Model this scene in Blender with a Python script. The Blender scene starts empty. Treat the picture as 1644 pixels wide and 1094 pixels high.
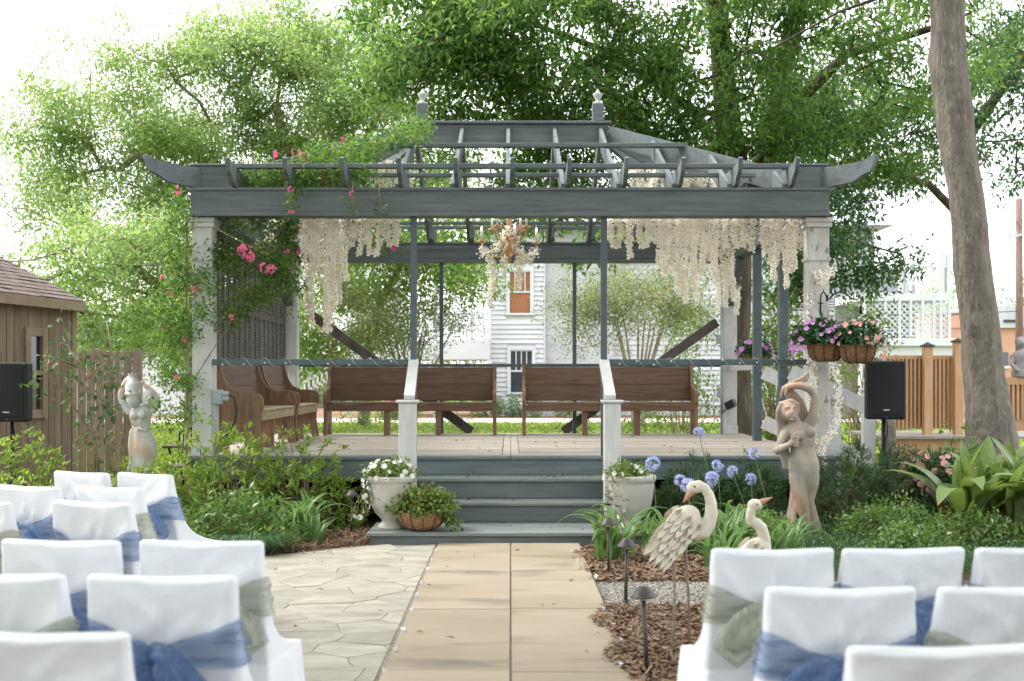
import bpy, bmesh, math, random
import numpy as np
from mathutils import Vector, Matrix, noise

random.seed(7)
RNG = np.random.default_rng(11)
R = math.radians
PI = math.pi
scene = bpy.context.scene
COL = scene.collection

# ---------------------------------------------------------------- camera
EYE = 1.5            # eye height
F = 1850.0           # focal length in photo pixels (photo 1644 px wide)
CU, CV = 820.0, 607.0   # vanishing point of the pavilion axis in the photo
cam_d = bpy.data.cameras.new('camera')
cam_d.sensor_width = 36.0
cam_d.lens = 36.0 * F / 1644.0
cam_d.shift_x = (822.0 - CU) / 1644.0
cam_d.shift_y = (CV - 547.0) / 1644.0
cam_d.clip_start = 0.05
cam_d.clip_end = 900.0
cam_d.dof.use_dof = True
cam_d.dof.focus_distance = 12.0
cam_d.dof.aperture_fstop = 3.0
cam = bpy.data.objects.new('camera', cam_d)
cam.location = (0, 0, EYE)
cam.rotation_euler = (R(90), 0, 0)
COL.objects.link(cam)
scene.camera = cam

# ---------------------------------------------------------------- sky, sun, exposure
SUN_EL, SUN_AZ = R(52), R(-72)      # azimuth from +Y towards +X
world = bpy.data.worlds.new('World')
scene.world = world
world.use_nodes = True
wn = world.node_tree.nodes
wl = world.node_tree.links
for n in list(wn):
    wn.remove(n)
sky = wn.new('ShaderNodeTexSky')
sky.sky_type = 'NISHITA'
sky.sun_disc = False
sky.sun_elevation = SUN_EL
sky.sun_rotation = SUN_AZ
sky.air_density = 1.0
sky.dust_density = 4.0
sky.ozone_density = 1.0
hsv = wn.new('ShaderNodeHueSaturation')      # thin bright overcast: the blue is veiled
hsv.inputs['Saturation'].default_value = 0.22
wmix = wn.new('ShaderNodeMix')
wmix.data_type = 'RGBA'
wmix.inputs['Factor'].default_value = 0.55
wmix.inputs['B'].default_value = (9.0, 9.25, 9.7, 1)
bg = wn.new('ShaderNodeBackground')
bg.inputs['Strength'].default_value = 0.15
wo = wn.new('ShaderNodeOutputWorld')
wl.new(sky.outputs[0], hsv.inputs['Color'])
wl.new(hsv.outputs[0], wmix.inputs['A'])
wl.new(wmix.outputs['Result'], bg.inputs['Color'])
wl.new(bg.outputs[0], wo.inputs['Surface'])

sun_d = bpy.data.lights.new('sun', 'SUN')
sun_d.energy = 1.2
sun_d.angle = R(16)
sun_d.color = (1.0, 0.95, 0.86)
sun = bpy.data.objects.new('sun', sun_d)
sdir = Vector((math.sin(SUN_AZ) * math.cos(SUN_EL), math.cos(SUN_AZ) * math.cos(SUN_EL), math.sin(SUN_EL)))
sun.rotation_euler = (-sdir).to_track_quat('-Z', 'Y').to_euler()
COL.objects.link(sun)

scene.view_settings.view_transform = 'Standard'
scene.view_settings.look = 'None'
scene.view_settings.exposure = 1.55
scene.view_settings.gamma = 1.0
scene.view_settings.use_curve_mapping = False
scene.render.engine = 'CYCLES'
scene.cycles.use_denoising = True
scene.cycles.caustics_reflective = False
scene.cycles.caustics_refractive = False
scene.cycles.use_adaptive_sampling = True
scene.cycles.adaptive_threshold = 0.02
scene.cycles.max_bounces = 5
scene.cycles.diffuse_bounces = 2
scene.cycles.transparent_max_bounces = 16
scene.cycles.sample_clamp_indirect = 6.0


# ---------------------------------------------------------------- helpers
def P(u, v, Y):
    """point at depth Y that the photo shows at pixel u, v"""
    return Vector(((u - CU) / F * Y, Y, EYE - (v - CV) / F * Y))


def G(u, v, z=0.0):
    Y = (EYE - z) * F / (v - CV)
    return Vector(((u - CU) / F * Y, Y, z))


LOCAL = {}          # name -> world translation of one-off roots


def tag(o, label=None, cat=None, group=None, kind=None):
    if label: o['label'] = label
    if cat: o['category'] = cat
    if group: o['group'] = group
    if kind: o['kind'] = kind
    return o


def thing(name, label, cat, loc=(0, 0, 0), rotz=0.0, group=None, local=False):
    o = bpy.data.objects.new(name, None)
    o.empty_display_size = 0.1
    COL.objects.link(o)
    o.location = loc
    o.rotation_euler = (0, 0, rotz)
    tag(o, label, cat, group)
    if not local:
        LOCAL[o.name] = Vector(loc)
    return o


def link(name, me, parent=None, loc=None, rot=None, scale=None):
    o = bpy.data.objects.new(name, me)
    COL.objects.link(o)
    if parent is not None:
        o.parent = parent
        if parent.name in LOCAL:
            o.matrix_parent_inverse = Matrix.Translation(-LOCAL[parent.name])
    if loc is not None: o.location = loc
    if rot is not None: o.rotation_euler = rot
    if scale is not None: o.scale = scale if hasattr(scale, '__len__') else (scale,) * 3
    return o


def copy_tree(o, parent=None, loc=None, rotz=None):
    c = o.copy()
    COL.objects.link(c)
    if parent is not None:
        c.parent = parent
    if loc is not None: c.location = loc
    if rotz is not None: c.rotation_euler = (0, 0, rotz)
    for ch in list(o.children):
        copy_tree(ch, c)
    return c


def np_mesh(name, V, Fc, mat=None, smooth=False):
    V = np.asarray(V, dtype=np.float32)
    Fc = np.asarray(Fc, dtype=np.int32)
    me = bpy.data.meshes.new(name)
    me.vertices.add(len(V))
    me.vertices.foreach_set('co', V.ravel())
    k = Fc.shape[1]
    me.loops.add(Fc.size)
    me.loops.foreach_set('vertex_index', Fc.ravel())
    me.polygons.add(len(Fc))
    me.polygons.foreach_set('loop_start', np.arange(len(Fc), dtype=np.int32) * k)
    if smooth:
        me.polygons.foreach_set('use_smooth', np.ones(len(Fc), dtype=bool))
    me.update(calc_edges=True)
    if mat: me.materials.append(mat)
    return me


class MB:
    """collects shapes; build() links them as one mesh object"""
    def __init__(s):
        s.v = []; s.f = []

    def add(s, vs, fs):
        k = len(s.v)
        s.v += [tuple(p) for p in vs]
        s.f += [tuple(i + k for i in f) for f in fs]
        return s

    def box(s, x0, x1, y0, y1, z0, z1, M=None, bev=0.0):
        if bev > 0:
            b = bev
            vs, fs = bevel_box(x0, x1, y0, y1, z0, z1, b)
        else:
            vs = [(x, y, z) for x in (x0, x1) for y in (y0, y1) for z in (z0, z1)]
            fs = [(0, 1, 3, 2), (4, 6, 7, 5), (0, 4, 5, 1), (2, 3, 7, 6), (0, 2, 6, 4), (1, 5, 7, 3)]
        if M is not None:
            vs = [M @ Vector(p) for p in vs]
        return s.add(vs, fs)

    def bar(s, a, b, w, h, up=(0, 0, 1), bev=0.0):
        """rectangular bar from a to b, w across, h along 'up'"""
        a = Vector(a); b = Vector(b)
        d = b - a; L = d.length; d.normalize()
        upv = Vector(up)
        x = d.cross(upv)
        if x.length < 1e-4:
            x = d.cross(Vector((0, 1, 0)))
        x.normalize(); z = x.cross(d)
        M = Matrix(((x.x, d.x, z.x, a.x), (x.y, d.y, z.y, a.y), (x.z, d.z, z.z, a.z), (0, 0, 0, 1)))
        return s.box(-w / 2, w / 2, 0, L, -h / 2, h / 2, M, bev)

    def tube(s, pts, rad, n=8, cap=True, flat=None):
        pts = [Vector(p) for p in pts]
        if not hasattr(rad, '__len__'): rad = [rad] * len(pts)
        rings = []
        prev = None
        for i, p in enumerate(pts):
            d = (pts[min(i + 1, len(pts) - 1)] - pts[max(i - 1, 0)])
            if d.length < 1e-7: d = Vector((0, 0, 1))
            d.normalize()
            if prev is None:
                ref = Vector((1, 0, 0)) if abs(d.x) < 0.8 else Vector((0, 1, 0))
                x = d.cross(ref).normalized()
            else:
                x = prev - d * prev.dot(d)
                if x.length < 1e-5: x = d.orthogonal()
                x.normalize()
            prev = x
            y = d.cross(x)
            r = rad[i]
            rx, ry = (r if hasattr(r, '__len__') else (r, r))
            rings.append([p + x * (rx * math.cos(2 * PI * k / n)) + y * (ry * math.sin(2 * PI * k / n)) for k in range(n)])
        vs = [q for rg in rings for q in rg]
        fs = []
        for i in range(len(rings) - 1):
            for k in range(n):
                k2 = (k + 1) % n
                fs.append((i * n + k, i * n + k2, (i + 1) * n + k2, (i + 1) * n + k))
        if cap:
            fs.append(tuple(reversed(range(n))))
            fs.append(tuple((len(rings) - 1) * n + k for k in range(n)))
        return s.add(vs, fs)

    def loft(s, rings, n=20):
        """rings: (x,y,z,rx,ry[,rot]) horizontal ellipses"""
        vs = []; fs = []
        for rg in rings:
            x, y, z, rx, ry = rg[:5]
            a0 = rg[5] if len(rg) > 5 else 0.0
            for k in range(n):
                a = 2 * PI * k / n
                ex, ey = rx * math.cos(a), ry * math.sin(a)
                vs.append((x + ex * math.cos(a0) - ey * math.sin(a0), y + ex * math.sin(a0) + ey * math.cos(a0), z))
        for i in range(len(rings) - 1):
            for k in range(n):
                k2 = (k + 1) % n
                fs.append((i * n + k, i * n + k2, (i + 1) * n + k2, (i + 1) * n + k))
        fs.append(tuple(reversed(range(n))))
        fs.append(tuple((len(rings) - 1) * n + k for k in range(n)))
        return s.add(vs, fs)

    def lathe(s, prof, n=24, c=(0, 0, 0), cap=False):
        vs = []; fs = []
        for r, z in prof:
            for k in range(n):
                a = 2 * PI * k / n
                vs.append((c[0] + r * math.cos(a), c[1] + r * math.sin(a), c[2] + z))
        for i in range(len(prof) - 1):
            for k in range(n):
                k2 = (k + 1) % n
                fs.append((i * n + k, i * n + k2, (i + 1) * n + k2, (i + 1) * n + k))
        if cap:
            fs.append(tuple(reversed(range(n))))
            fs.append(tuple((len(prof) - 1) * n + k for k in range(n)))
        return s.add(vs, fs)

    def ball(s, c, r, n=14, m=9, M=None):
        rx, ry, rz = r if hasattr(r, '__len__') else (r, r, r)
        vs = [(0, 0, -rz)]; fs = []
        for i in range(1, m):
            t = -PI / 2 + PI * i / m
            for k in range(n):
                a = 2 * PI * k / n
                vs.append((rx * math.cos(t) * math.cos(a), ry * math.cos(t) * math.sin(a), rz * math.sin(t)))
        vs.append((0, 0, rz))
        for k in range(n):
            fs.append((0, 1 + (k + 1) % n, 1 + k))
        for i in range(m - 2):
            for k in range(n):
                k2 = (k + 1) % n
                fs.append((1 + i * n + k, 1 + i * n + k2, 1 + (i + 1) * n + k2, 1 + (i + 1) * n + k))
        t = 1 + (m - 2) * n
        for k in range(n):
            fs.append((t + k, t + (k + 1) % n, len(vs) - 1))
        c = Vector(c)
        vs = [(M @ Vector(p) if M is not None else Vector(p)) + c for p in vs]
        return s.add(vs, fs)

    def prism(s, poly, a, b):
        """poly: list of 3d points (planar), extruded from +a to +b vectors"""
        a = Vector(a); b = Vector(b); n = len(poly)
        vs = [Vector(p) + a for p in poly] + [Vector(p) + b for p in poly]
        fs = [tuple(reversed(range(n))), tuple(range(n, 2 * n))]
        for k in range(n):
            k2 = (k + 1) % n
            fs.append((k, k2, n + k2, n + k))
        return s.add(vs, fs)

    def mesh(s, name, mat=None, smooth=False):
        me = bpy.data.meshes.new(name)
        me.from_pydata(s.v, [], s.f)
        me.update()
        if smooth:
            me.polygons.foreach_set('use_smooth', np.ones(len(me.polygons), dtype=bool))
        if mat: me.materials.append(mat)
        return me

    def fix(s):
        bm = bmesh.new()
        me = s.mesh('tmp')
        bm.from_mesh(me)
        bmesh.ops.recalc_face_normals(bm, faces=bm.faces)
        bm.to_mesh(me); bm.free()
        return me

    def build(s, name, mat, parent=None, smooth=False, fix=True):
        me = s.mesh(name, mat, smooth)
        if fix:
            bm = bmesh.new(); bm.from_mesh(me)
            bmesh.ops.recalc_face_normals(bm, faces=bm.faces)
            bm.to_mesh(me); bm.free()
        return link(name, me, parent)


def bevel_box(x0, x1, y0, y1, z0, z1, b):
    b = min(b, (x1 - x0) * .45, (y1 - y0) * .45, (z1 - z0) * .45)
    bm = bmesh.new()
    vs = [bm.verts.new((x, y, z)) for x in (x0, x1) for y in (y0, y1) for z in (z0, z1)]
    for f in [(0, 1, 3, 2), (4, 6, 7, 5), (0, 4, 5, 1), (2, 3, 7, 6), (0, 2, 6, 4), (1, 5, 7, 3)]:
        bm.faces.new([vs[i] for i in f])
    bmesh.ops.bevel(bm, geom=list(bm.edges), offset=b, segments=1, affect='EDGES')
    bm.verts.index_update()
    v = [tuple(q.co) for q in bm.verts]
    f = [tuple(q.index for q in fa.verts) for fa in bm.faces]
    bm.free()
    return v, f


def struct(name, mb_or_me, mat, kind='structure'):
    if isinstance(mb_or_me, MB):
        o = mb_or_me.build(name, mat)
    else:
        o = link(name, mb_or_me)
    o['kind'] = kind
    return o


def sculpt(name, mb, voxel, mat, parent=None, smooth_it=6):
    """one continuous body: overlapping closed lofts merged into a single skin"""
    me = mb.fix()
    ob = bpy.data.objects.new(name, me)
    COL.objects.link(ob)
    m = ob.modifiers.new('r', 'REMESH'); m.mode = 'VOXEL'; m.voxel_size = voxel
    m2 = ob.modifiers.new('s', 'SMOOTH'); m2.factor = 0.5; m2.iterations = smooth_it
    dg = bpy.context.evaluated_depsgraph_get()
    res = bpy.data.meshes.new_from_object(ob.evaluated_get(dg))
    bpy.data.objects.remove(ob)
    bpy.data.meshes.remove(me)
    res.name = name
    res.materials.clear()
    res.materials.append(mat)
    res.polygons.foreach_set('use_smooth', np.ones(len(res.polygons), dtype=bool))
    return link(name, res, parent)


# ---------------------------------------------------------------- materials
def base_mat(name):
    m = bpy.data.materials.new(name)
    m.use_nodes = True
    nt = m.node_tree
    b = nt.nodes['Principled BSDF']
    return m, nt, b


def mat(name, c1, c2=None, scale=6.0, rough=0.7, bump=0.0, bump_scale=None, stretch=(1, 1, 1), metal=0.0,
        detail=6.0, rand=0.0, spots=None, spec=0.35, contrast=(0.35, 0.65), world=False, bump_dist=0.01):
    """procedural: noise between two colours, optional second spot layer, bump, per object brightness jitter"""
    m, nt, b = base_mat(name)
    N, L = nt.nodes, nt.links
    c2 = c2 or tuple(x * 0.8 for x in c1)
    if world:
        tc = N.new('ShaderNodeNewGeometry'); co = tc.outputs['Position']
    else:
        tc = N.new('ShaderNodeTexCoord'); co = tc.outputs['Object']
    mp = N.new('ShaderNodeMapping')
    mp.inputs['Scale'].default_value = stretch
    L.new(co, mp.inputs['Vector'])
    if rand > 0:
        oi = N.new('ShaderNodeObjectInfo')
        mul = N.new('ShaderNodeVectorMath'); mul.operation = 'SCALE'
        mul.inputs[0].default_value = (13.1, 7.7, 5.3)
        L.new(oi.outputs['Random'], mul.inputs['Scale'])
        L.new(mul.outputs[0], mp.inputs['Location'])
    nz = N.new('ShaderNodeTexNoise')
    nz.inputs['Scale'].default_value = scale
    nz.inputs['Detail'].default_value = detail
    nz.inputs['Roughness'].default_value = 0.62
    L.new(mp.outputs[0], nz.inputs['Vector'])
    cr = N.new('ShaderNodeValToRGB')
    cr.color_ramp.elements[0].position = contrast[0]
    cr.color_ramp.elements[1].position = contrast[1]
    cr.color_ramp.elements[0].color = (*c1, 1)
    cr.color_ramp.elements[1].color = (*c2, 1)
    L.new(nz.outputs['Fac'], cr.inputs['Fac'])
    col = cr.outputs['Color']
    if spots:
        sc, s_scale, lo, hi = spots
        n2 = N.new('ShaderNodeTexNoise')
        n2.inputs['Scale'].default_value = s_scale
        n2.inputs['Detail'].default_value = 5.0
        L.new(mp.outputs[0], n2.inputs['Vector'])
        r2 = N.new('ShaderNodeMapRange')
        r2.inputs['From Min'].default_value = lo
        r2.inputs['From Max'].default_value = hi
        L.new(n2.outputs['Fac'], r2.inputs['Value'])
        mx = N.new('ShaderNodeMix'); mx.data_type = 'RGBA'
        mx.inputs['B'].default_value = (*sc, 1)
        L.new(r2.outputs[0], mx.inputs['Factor'])
        L.new(col, mx.inputs['A'])
        col = mx.outputs['Result']
    if rand > 0:
        mr = N.new('ShaderNodeMapRange')
        mr.inputs['To Min'].default_value = 1 - rand
        mr.inputs['To Max'].default_value = 1 + rand
        L.new(oi.outputs['Random'], mr.inputs['Value'])
        vs = N.new('ShaderNodeVectorMath'); vs.operation = 'SCALE'
        L.new(col, vs.inputs[0]); L.new(mr.outputs[0], vs.inputs['Scale'])
        col = vs.outputs[0]
    L.new(col, b.inputs['Base Color'])
    b.inputs['Roughness'].default_value = rough
    b.inputs['Metallic'].default_value = metal
    b.inputs['Specular IOR Level'].default_value = spec
    if bump > 0:
        nb = N.new('ShaderNodeTexNoise')
        nb.inputs['Scale'].default_value = bump_scale or scale * 2
        nb.inputs['Detail'].default_value = 5.0
        L.new(mp.outputs[0], nb.inputs['Vector'])
        bp = N.new('ShaderNodeBump')
        bp.inputs['Strength'].default_value = bump
        bp.inputs['Distance'].default_value = bump_dist
        L.new(nb.outputs['Fac'], bp.inputs['Height'])
        L.new(bp.outputs[0], b.inputs['Normal'])
    return m


def leaf_mat(name, cols, trans=0.35, rough=0.45, sat_rand=True, gloss=0.35):
    """foliage: each leaf its own green, light passes through"""
    m, nt, b = base_mat(name)
    N, L = nt.nodes, nt.links
    g = N.new('ShaderNodeNewGeometry')
    cr = N.new('ShaderNodeValToRGB')
    els = cr.color_ramp.elements
    els[0].color = (*cols[0], 1); els[0].position = 0.0
    els[1].color = (*cols[-1], 1); els[1].position = 1.0
    for i, c in enumerate(cols[1:-1]):
        e = els.new((i + 1) / (len(cols) - 1)); e.color = (*c, 1)
    L.new(g.outputs['Random Per Island'], cr.inputs['Fac'])
    col = cr.outputs['Color']
    L.new(col, b.inputs['Base Color'])
    b.inputs['Roughness'].default_value = rough
    b.inputs['Specular IOR Level'].default_value = gloss
    t = N.new('ShaderNodeBsdfTranslucent')
    hs = N.new('ShaderNodeHueSaturation')
    hs.inputs['Hue'].default_value = 0.485
    hs.inputs['Saturation'].default_value = 1.1
    hs.inputs['Value'].default_value = 1.7
    L.new(col, hs.inputs['Color'])
    L.new(hs.outputs[0], t.inputs['Color'])
    mx = N.new('ShaderNodeMixShader')
    mx.inputs['Fac'].default_value = trans
    L.new(b.outputs[0], mx.inputs[1])
    L.new(t.outputs[0], mx.inputs[2])
    L.new(mx.outputs[0], N['Material Output'].inputs['Surface'])
    return m


def sheer_mat(name, col, alpha=0.5, freq=(5, 5, 55)):
    """organza: see-through weave, denser where the cloth is gathered in folds"""
    m, nt, b = base_mat(name)
    N, L = nt.nodes, nt.links
    tr = N.new('ShaderNodeBsdfTransparent')
    tr.inputs['Color'].default_value = (0.80, 0.86, 0.95, 1) if col[2] > col[0] * 1.4 else (0.93, 0.94, 0.88, 1)
    mx = N.new('ShaderNodeMixShader')
    tc = N.new('ShaderNodeTexCoord')
    mp = N.new('ShaderNodeMapping'); mp.inputs['Scale'].default_value = freq
    nz = N.new('ShaderNodeTexNoise'); nz.inputs['Scale'].default_value = 1.0; nz.inputs['Detail'].default_value = 3.0
    L.new(tc.outputs['Object'], mp.inputs['Vector']); L.new(mp.outputs[0], nz.inputs['Vector'])
    fr = N.new('ShaderNodeMapRange')
    fr.inputs['From Min'].default_value = 0.38; fr.inputs['From Max'].default_value = 0.68
    fr.inputs['To Min'].default_value = alpha - 0.16; fr.inputs['To Max'].default_value = min(1, alpha + 0.36)
    L.new(nz.outputs['Fac'], fr.inputs['Value'])
    lw = N.new('ShaderNodeLayerWeight'); lw.inputs['Blend'].default_value = 0.3
    add = N.new('ShaderNodeMath'); add.operation = 'MULTIPLY_ADD'; add.use_clamp = True
    add.inputs[1].default_value = 0.4
    L.new(lw.outputs['Facing'], add.inputs[0]); L.new(fr.outputs[0], add.inputs[2])
    L.new(add.outputs[0], mx.inputs['Fac'])
    bp = N.new('ShaderNodeBump'); bp.inputs['Strength'].default_value = 0.6; bp.inputs['Distance'].default_value = 0.01
    L.new(nz.outputs['Fac'], bp.inputs['Height']); L.new(bp.outputs[0], b.inputs['Normal'])
    b.inputs['Base Color'].default_value = (*col, 1)
    b.inputs['Roughness'].default_value = 0.45
    b.inputs['Sheen Weight'].default_value = 0.3
    L.new(tr.outputs[0], mx.inputs[1])
    L.new(b.outputs[0], mx.inputs[2])
    L.new(mx.outputs[0], N['Material Output'].inputs['Surface'])
    return m


def glass_mat(name, col, rough=0.08):
    m, nt, b = base_mat(name)
    b.inputs['Base Color'].default_value = (*col, 1)
    b.inputs['Roughness'].default_value = rough
    b.inputs['Specular IOR Level'].default_value = 0.9
    return m


def emit_mat(name, col, st):
    m, nt, b = base_mat(name)
    b.inputs['Emission Color'].default_value = (*col, 1)
    b.inputs['Emission Strength'].default_value = st
    b.inputs['Base Color'].default_value = (*col, 1)
    return m


M = {}
M['slate'] = mat('slate_painted_wood', (0.112, 0.138, 0.144), (0.168, 0.197, 0.200), scale=3, stretch=(0.6, 6, 6), rough=0.6,
                 bump=0.35, bump_scale=14, rand=0.10, spots=((0.085, 0.103, 0.108), 2.2, 0.58, 0.8), bump_dist=0.004)
M['slate_tread'] = mat('slate_worn_tread', (0.15, 0.175, 0.172), (0.23, 0.25, 0.235), scale=4, stretch=(0.7, 5, 5), rough=0.6,
                       bump=0.3, bump_scale=18, rand=0.08, bump_dist=0.004)
M['steel'] = mat('slate_painted_steel', (0.075, 0.10, 0.112), (0.10, 0.13, 0.14), scale=9, rough=0.42)
M['white_wood'] = mat('white_painted_wood', (0.62, 0.62, 0.605), (0.52, 0.515, 0.49), scale=3.5, stretch=(4, 4, 1), rough=0.6, bump=0.25,
                      bump_scale=12, rand=0.05, spots=((0.45, 0.42, 0.38), 5.5, 0.70, 0.80), bump_dist=0.004)
M['peeling'] = mat('white_peeling_paint', (0.60, 0.59, 0.565), (0.48, 0.465, 0.43), scale=3, stretch=(3, 3, 1.2), rough=0.65, bump=0.4,
                   bump_scale=10, spots=((0.30, 0.245, 0.20), 7.0, 0.60, 0.66), bump_dist=0.005)
M['deck'] = mat('weathered_deck_board', (0.28, 0.24, 0.195), (0.41, 0.365, 0.31), scale=3.5, stretch=(0.5, 9, 5), rough=0.75, bump=0.3,
                bump_scale=20, rand=0.16, bump_dist=0.003)
M['pew'] = mat('old_pew_wood', (0.105, 0.056, 0.034), (0.195, 0.118, 0.072), scale=3, stretch=(0.6, 3, 8), rough=0.55, bump=0.3, bump_scale=12,
               rand=0.18, spots=((0.045, 0.028, 0.02), 3.0, 0.55, 0.75), bump_dist=0.004)
M['pew_end'] = mat('old_pew_end_wood', (0.17, 0.085, 0.045), (0.29, 0.185, 0.115), scale=2.6, stretch=(4, 4, 0.8), rough=0.6, bump=0.3,
                   bump_scale=10, rand=0.12, spots=((0.07, 0.045, 0.03), 2.6, 0.55, 0.75), bump_dist=0.004)
M['pew_seat'] = mat('weathered_pew_seat', (0.25, 0.19, 0.115), (0.38, 0.32, 0.20), scale=4, stretch=(5, 0.6, 5), rough=0.7, bump=0.3,
                    bump_scale=12, spots=((0.20, 0.22, 0.08), 3.0, 0.55, 0.75), bump_dist=0.004)
M['shutter'] = mat('grey_shutter_wood', (0.085, 0.080, 0.074), (0.14, 0.13, 0.12), scale=4, stretch=(5, 5, 1), rough=0.75, rand=0.2, bump=0.2)
M['grey_brace'] = mat('grey_weathered_timber', (0.085, 0.072, 0.06), (0.15, 0.13, 0.11), scale=5, rough=0.8, bump=0.3)
M['concrete'] = mat('cast_stone', (0.43, 0.405, 0.36), (0.53, 0.505, 0.455), scale=5, rough=0.8, bump=0.2, bump_scale=40,
                    spots=((0.40, 0.38, 0.33), 3.5, 0.55, 0.8), bump_dist=0.004)
M['marble'] = mat('painted_plaster_statue', (0.62, 0.62, 0.61), (0.72, 0.71, 0.69), scale=3, rough=0.6, bump=0.15, bump_scale=30,
                  spots=((0.66, 0.42, 0.28), 2.0, 0.54, 0.70), bump_dist=0.004)
M['stone_statue'] = mat('weathered_stone_statue', (0.25, 0.21, 0.175), (0.40, 0.345, 0.295), scale=4.0, stretch=(1.6, 1.6, 0.7), rough=0.75,
                        bump=0.35, bump_scale=26, spots=((0.42, 0.27, 0.18), 2.6, 0.52, 0.66), bump_dist=0.006)
M['stone_grey'] = mat('grey_stone_statue', (0.20, 0.19, 0.18), (0.36, 0.34, 0.32), scale=6, rough=0.85, bump=0.4, bump_scale=24)
M['heron'] = mat('painted_metal_heron', (0.60, 0.54, 0.43), (0.70, 0.65, 0.55), scale=9, rough=0.45, bump=0.15, bump_scale=30,
                 spots=((0.40, 0.28, 0.16), 6, 0.60, 0.75), rand=0.06)
M['heron_edge'] = mat('heron_dark_edge', (0.07, 0.05, 0.035), (0.16, 0.12, 0.08), scale=20, rough=0.6)
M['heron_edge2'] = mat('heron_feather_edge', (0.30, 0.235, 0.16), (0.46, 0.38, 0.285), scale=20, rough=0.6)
M['beak'] = mat('heron_beak', (0.50, 0.27, 0.14), (0.42, 0.25, 0.16), scale=20, rough=0.45)
M['rust'] = mat('rusted_leg_metal', (0.20, 0.15, 0.11), (0.30, 0.24, 0.18), scale=24, rough=0.7)
M['lamp'] = mat('bronze_lamp_metal', (0.045, 0.040, 0.038), (0.085, 0.077, 0.072), scale=14, rough=0.5, metal=0.3)
M['black'] = mat('black_plastic', (0.011, 0.012, 0.014), (0.017, 0.018, 0.020), scale=30, rough=0.55)
M['grille'] = mat('black_speaker_grille', (0.009, 0.010, 0.012), (0.013, 0.014, 0.016), scale=300, rough=0.6, bump=0.4, bump_scale=500, bump_dist=0.002)
M['iron'] = mat('wrought_iron', (0.010, 0.010, 0.013), (0.022, 0.021, 0.026), scale=20, rough=0.5, metal=0.2)
M['silver'] = mat('silver_badge', (0.6, 0.6, 0.6), (0.5, 0.5, 0.5), rough=0.35, metal=0.7)
M['coco'] = mat('coco_fibre', (0.20, 0.105, 0.05), (0.34, 0.19, 0.10), scale=26, stretch=(1, 1, 2), rough=0.95, bump=0.9, bump_scale=70, bump_dist=0.012)
M['soil'] = mat('potting_soil', (0.03, 0.02, 0.014), (0.06, 0.042, 0.03), scale=30, rough=1.0, bump=0.6, bump_scale=60)
M['white_cloth'] = mat('white_chair_cover', (0.74, 0.75, 0.78), (0.71, 0.722, 0.755), scale=4, rough=0.8, spec=0.1, bump=0.55, bump_scale=4.5, bump_dist=0.03, stretch=(1.2, 1, 1), rand=0.02)
M['blue_sash'] = sheer_mat('blue_organza', (0.105, 0.18, 0.34), 0.27)
M['sage_sash'] = sheer_mat('sage_organza', (0.32, 0.34, 0.27), 0.30)
M['blue_knot'] = sheer_mat('blue_organza_gathered', (0.075, 0.145, 0.30), 0.50, (40, 20, 12))
M['sage_knot'] = sheer_mat('sage_organza_gathered', (0.36, 0.38, 0.29), 0.55, (40, 20, 12))
M['shed'] = mat('brown_shed_siding', (0.21, 0.155, 0.105), (0.31, 0.235, 0.165), scale=3, stretch=(5, 5, 0.6), rough=0.85, rand=0.12, bump=0.3, bump_scale=10)
M['shed_trim'] = mat('shed_trim_wood', (0.27, 0.20, 0.135), (0.36, 0.28, 0.19), scale=4, rough=0.8, bump=0.2)
M['shingle'] = mat('brown_shingle', (0.085, 0.062, 0.052), (0.17, 0.135, 0.118), scale=9, rough=0.95, rand=0.25, bump=0.5, bump_scale=60)
M['fence_old'] = mat('old_fence_board', (0.20, 0.15, 0.105), (0.31, 0.245, 0.185), scale=3.2, stretch=(6, 6, 0.5), rough=0.9, rand=0.2, bump=0.3)
M['cedar'] = mat('new_cedar_wood', (0.50, 0.29, 0.155), (0.60, 0.375, 0.215), scale=4, stretch=(6, 6, 0.7), rough=0.65, rand=0.10, bump=0.2)
M['house_white'] = mat('white_house_paint', (0.62, 0.63, 0.65), (0.55, 0.565, 0.59), scale=1.4, stretch=(0.6, 1, 3), rough=0.7, rand=0.05)
M['stucco'] = mat('white_stucco', (0.52, 0.53, 0.55), (0.40, 0.41, 0.435), scale=1.5, rough=0.9, bump=0.4, bump_scale=6)
M['pane'] = glass_mat('dark_window_glass', (0.035, 0.045, 0.055))
M['blind'] = mat('bamboo_blind', (0.36, 0.155, 0.075), (0.27, 0.11, 0.055), scale=3, stretch=(1, 1, 26), rough=0.8)
M['brick'] = mat('salmon_brick', (0.50, 0.27, 0.19), (0.60, 0.36, 0.27), scale=0.8, rough=0.9, bump=0.2)
M['metal_roof'] = mat('grey_metal_roof', (0.42, 0.45, 0.49), (0.50, 0.53, 0.56), scale=1, rough=0.5)
M['pole'] = mat('utility_pole_wood', (0.13, 0.085, 0.065), (0.22, 0.15, 0.12), scale=5, stretch=(4, 4, 0.6), rough=0.9)
M['bark_oak'] = mat('dark_oak_bark', (0.055, 0.042, 0.030), (0.125, 0.098, 0.072), scale=9, stretch=(1, 1, 0.25), rough=0.95, bump=0.9, bump_scale=16, bump_dist=0.03,
                    spots=((0.15, 0.15, 0.12), 7, 0.6, 0.72))
M['bark_light'] = mat('grey_bark', (0.17, 0.145, 0.115), (0.27, 0.235, 0.19), scale=7, stretch=(1, 1, 0.5), rough=0.95, bump=0.6, bump_scale=16, bump_dist=0.015)
M['bark_lichen'] = mat('grey_bark_with_lichen', (0.145, 0.128, 0.106), (0.235, 0.207, 0.172), scale=9, stretch=(1, 1, 0.35), rough=0.95, bump=1.0,
                       bump_scale=30, bump_dist=0.03, spots=((0.29, 0.27, 0.24), 26, 0.60, 0.70))
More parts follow.
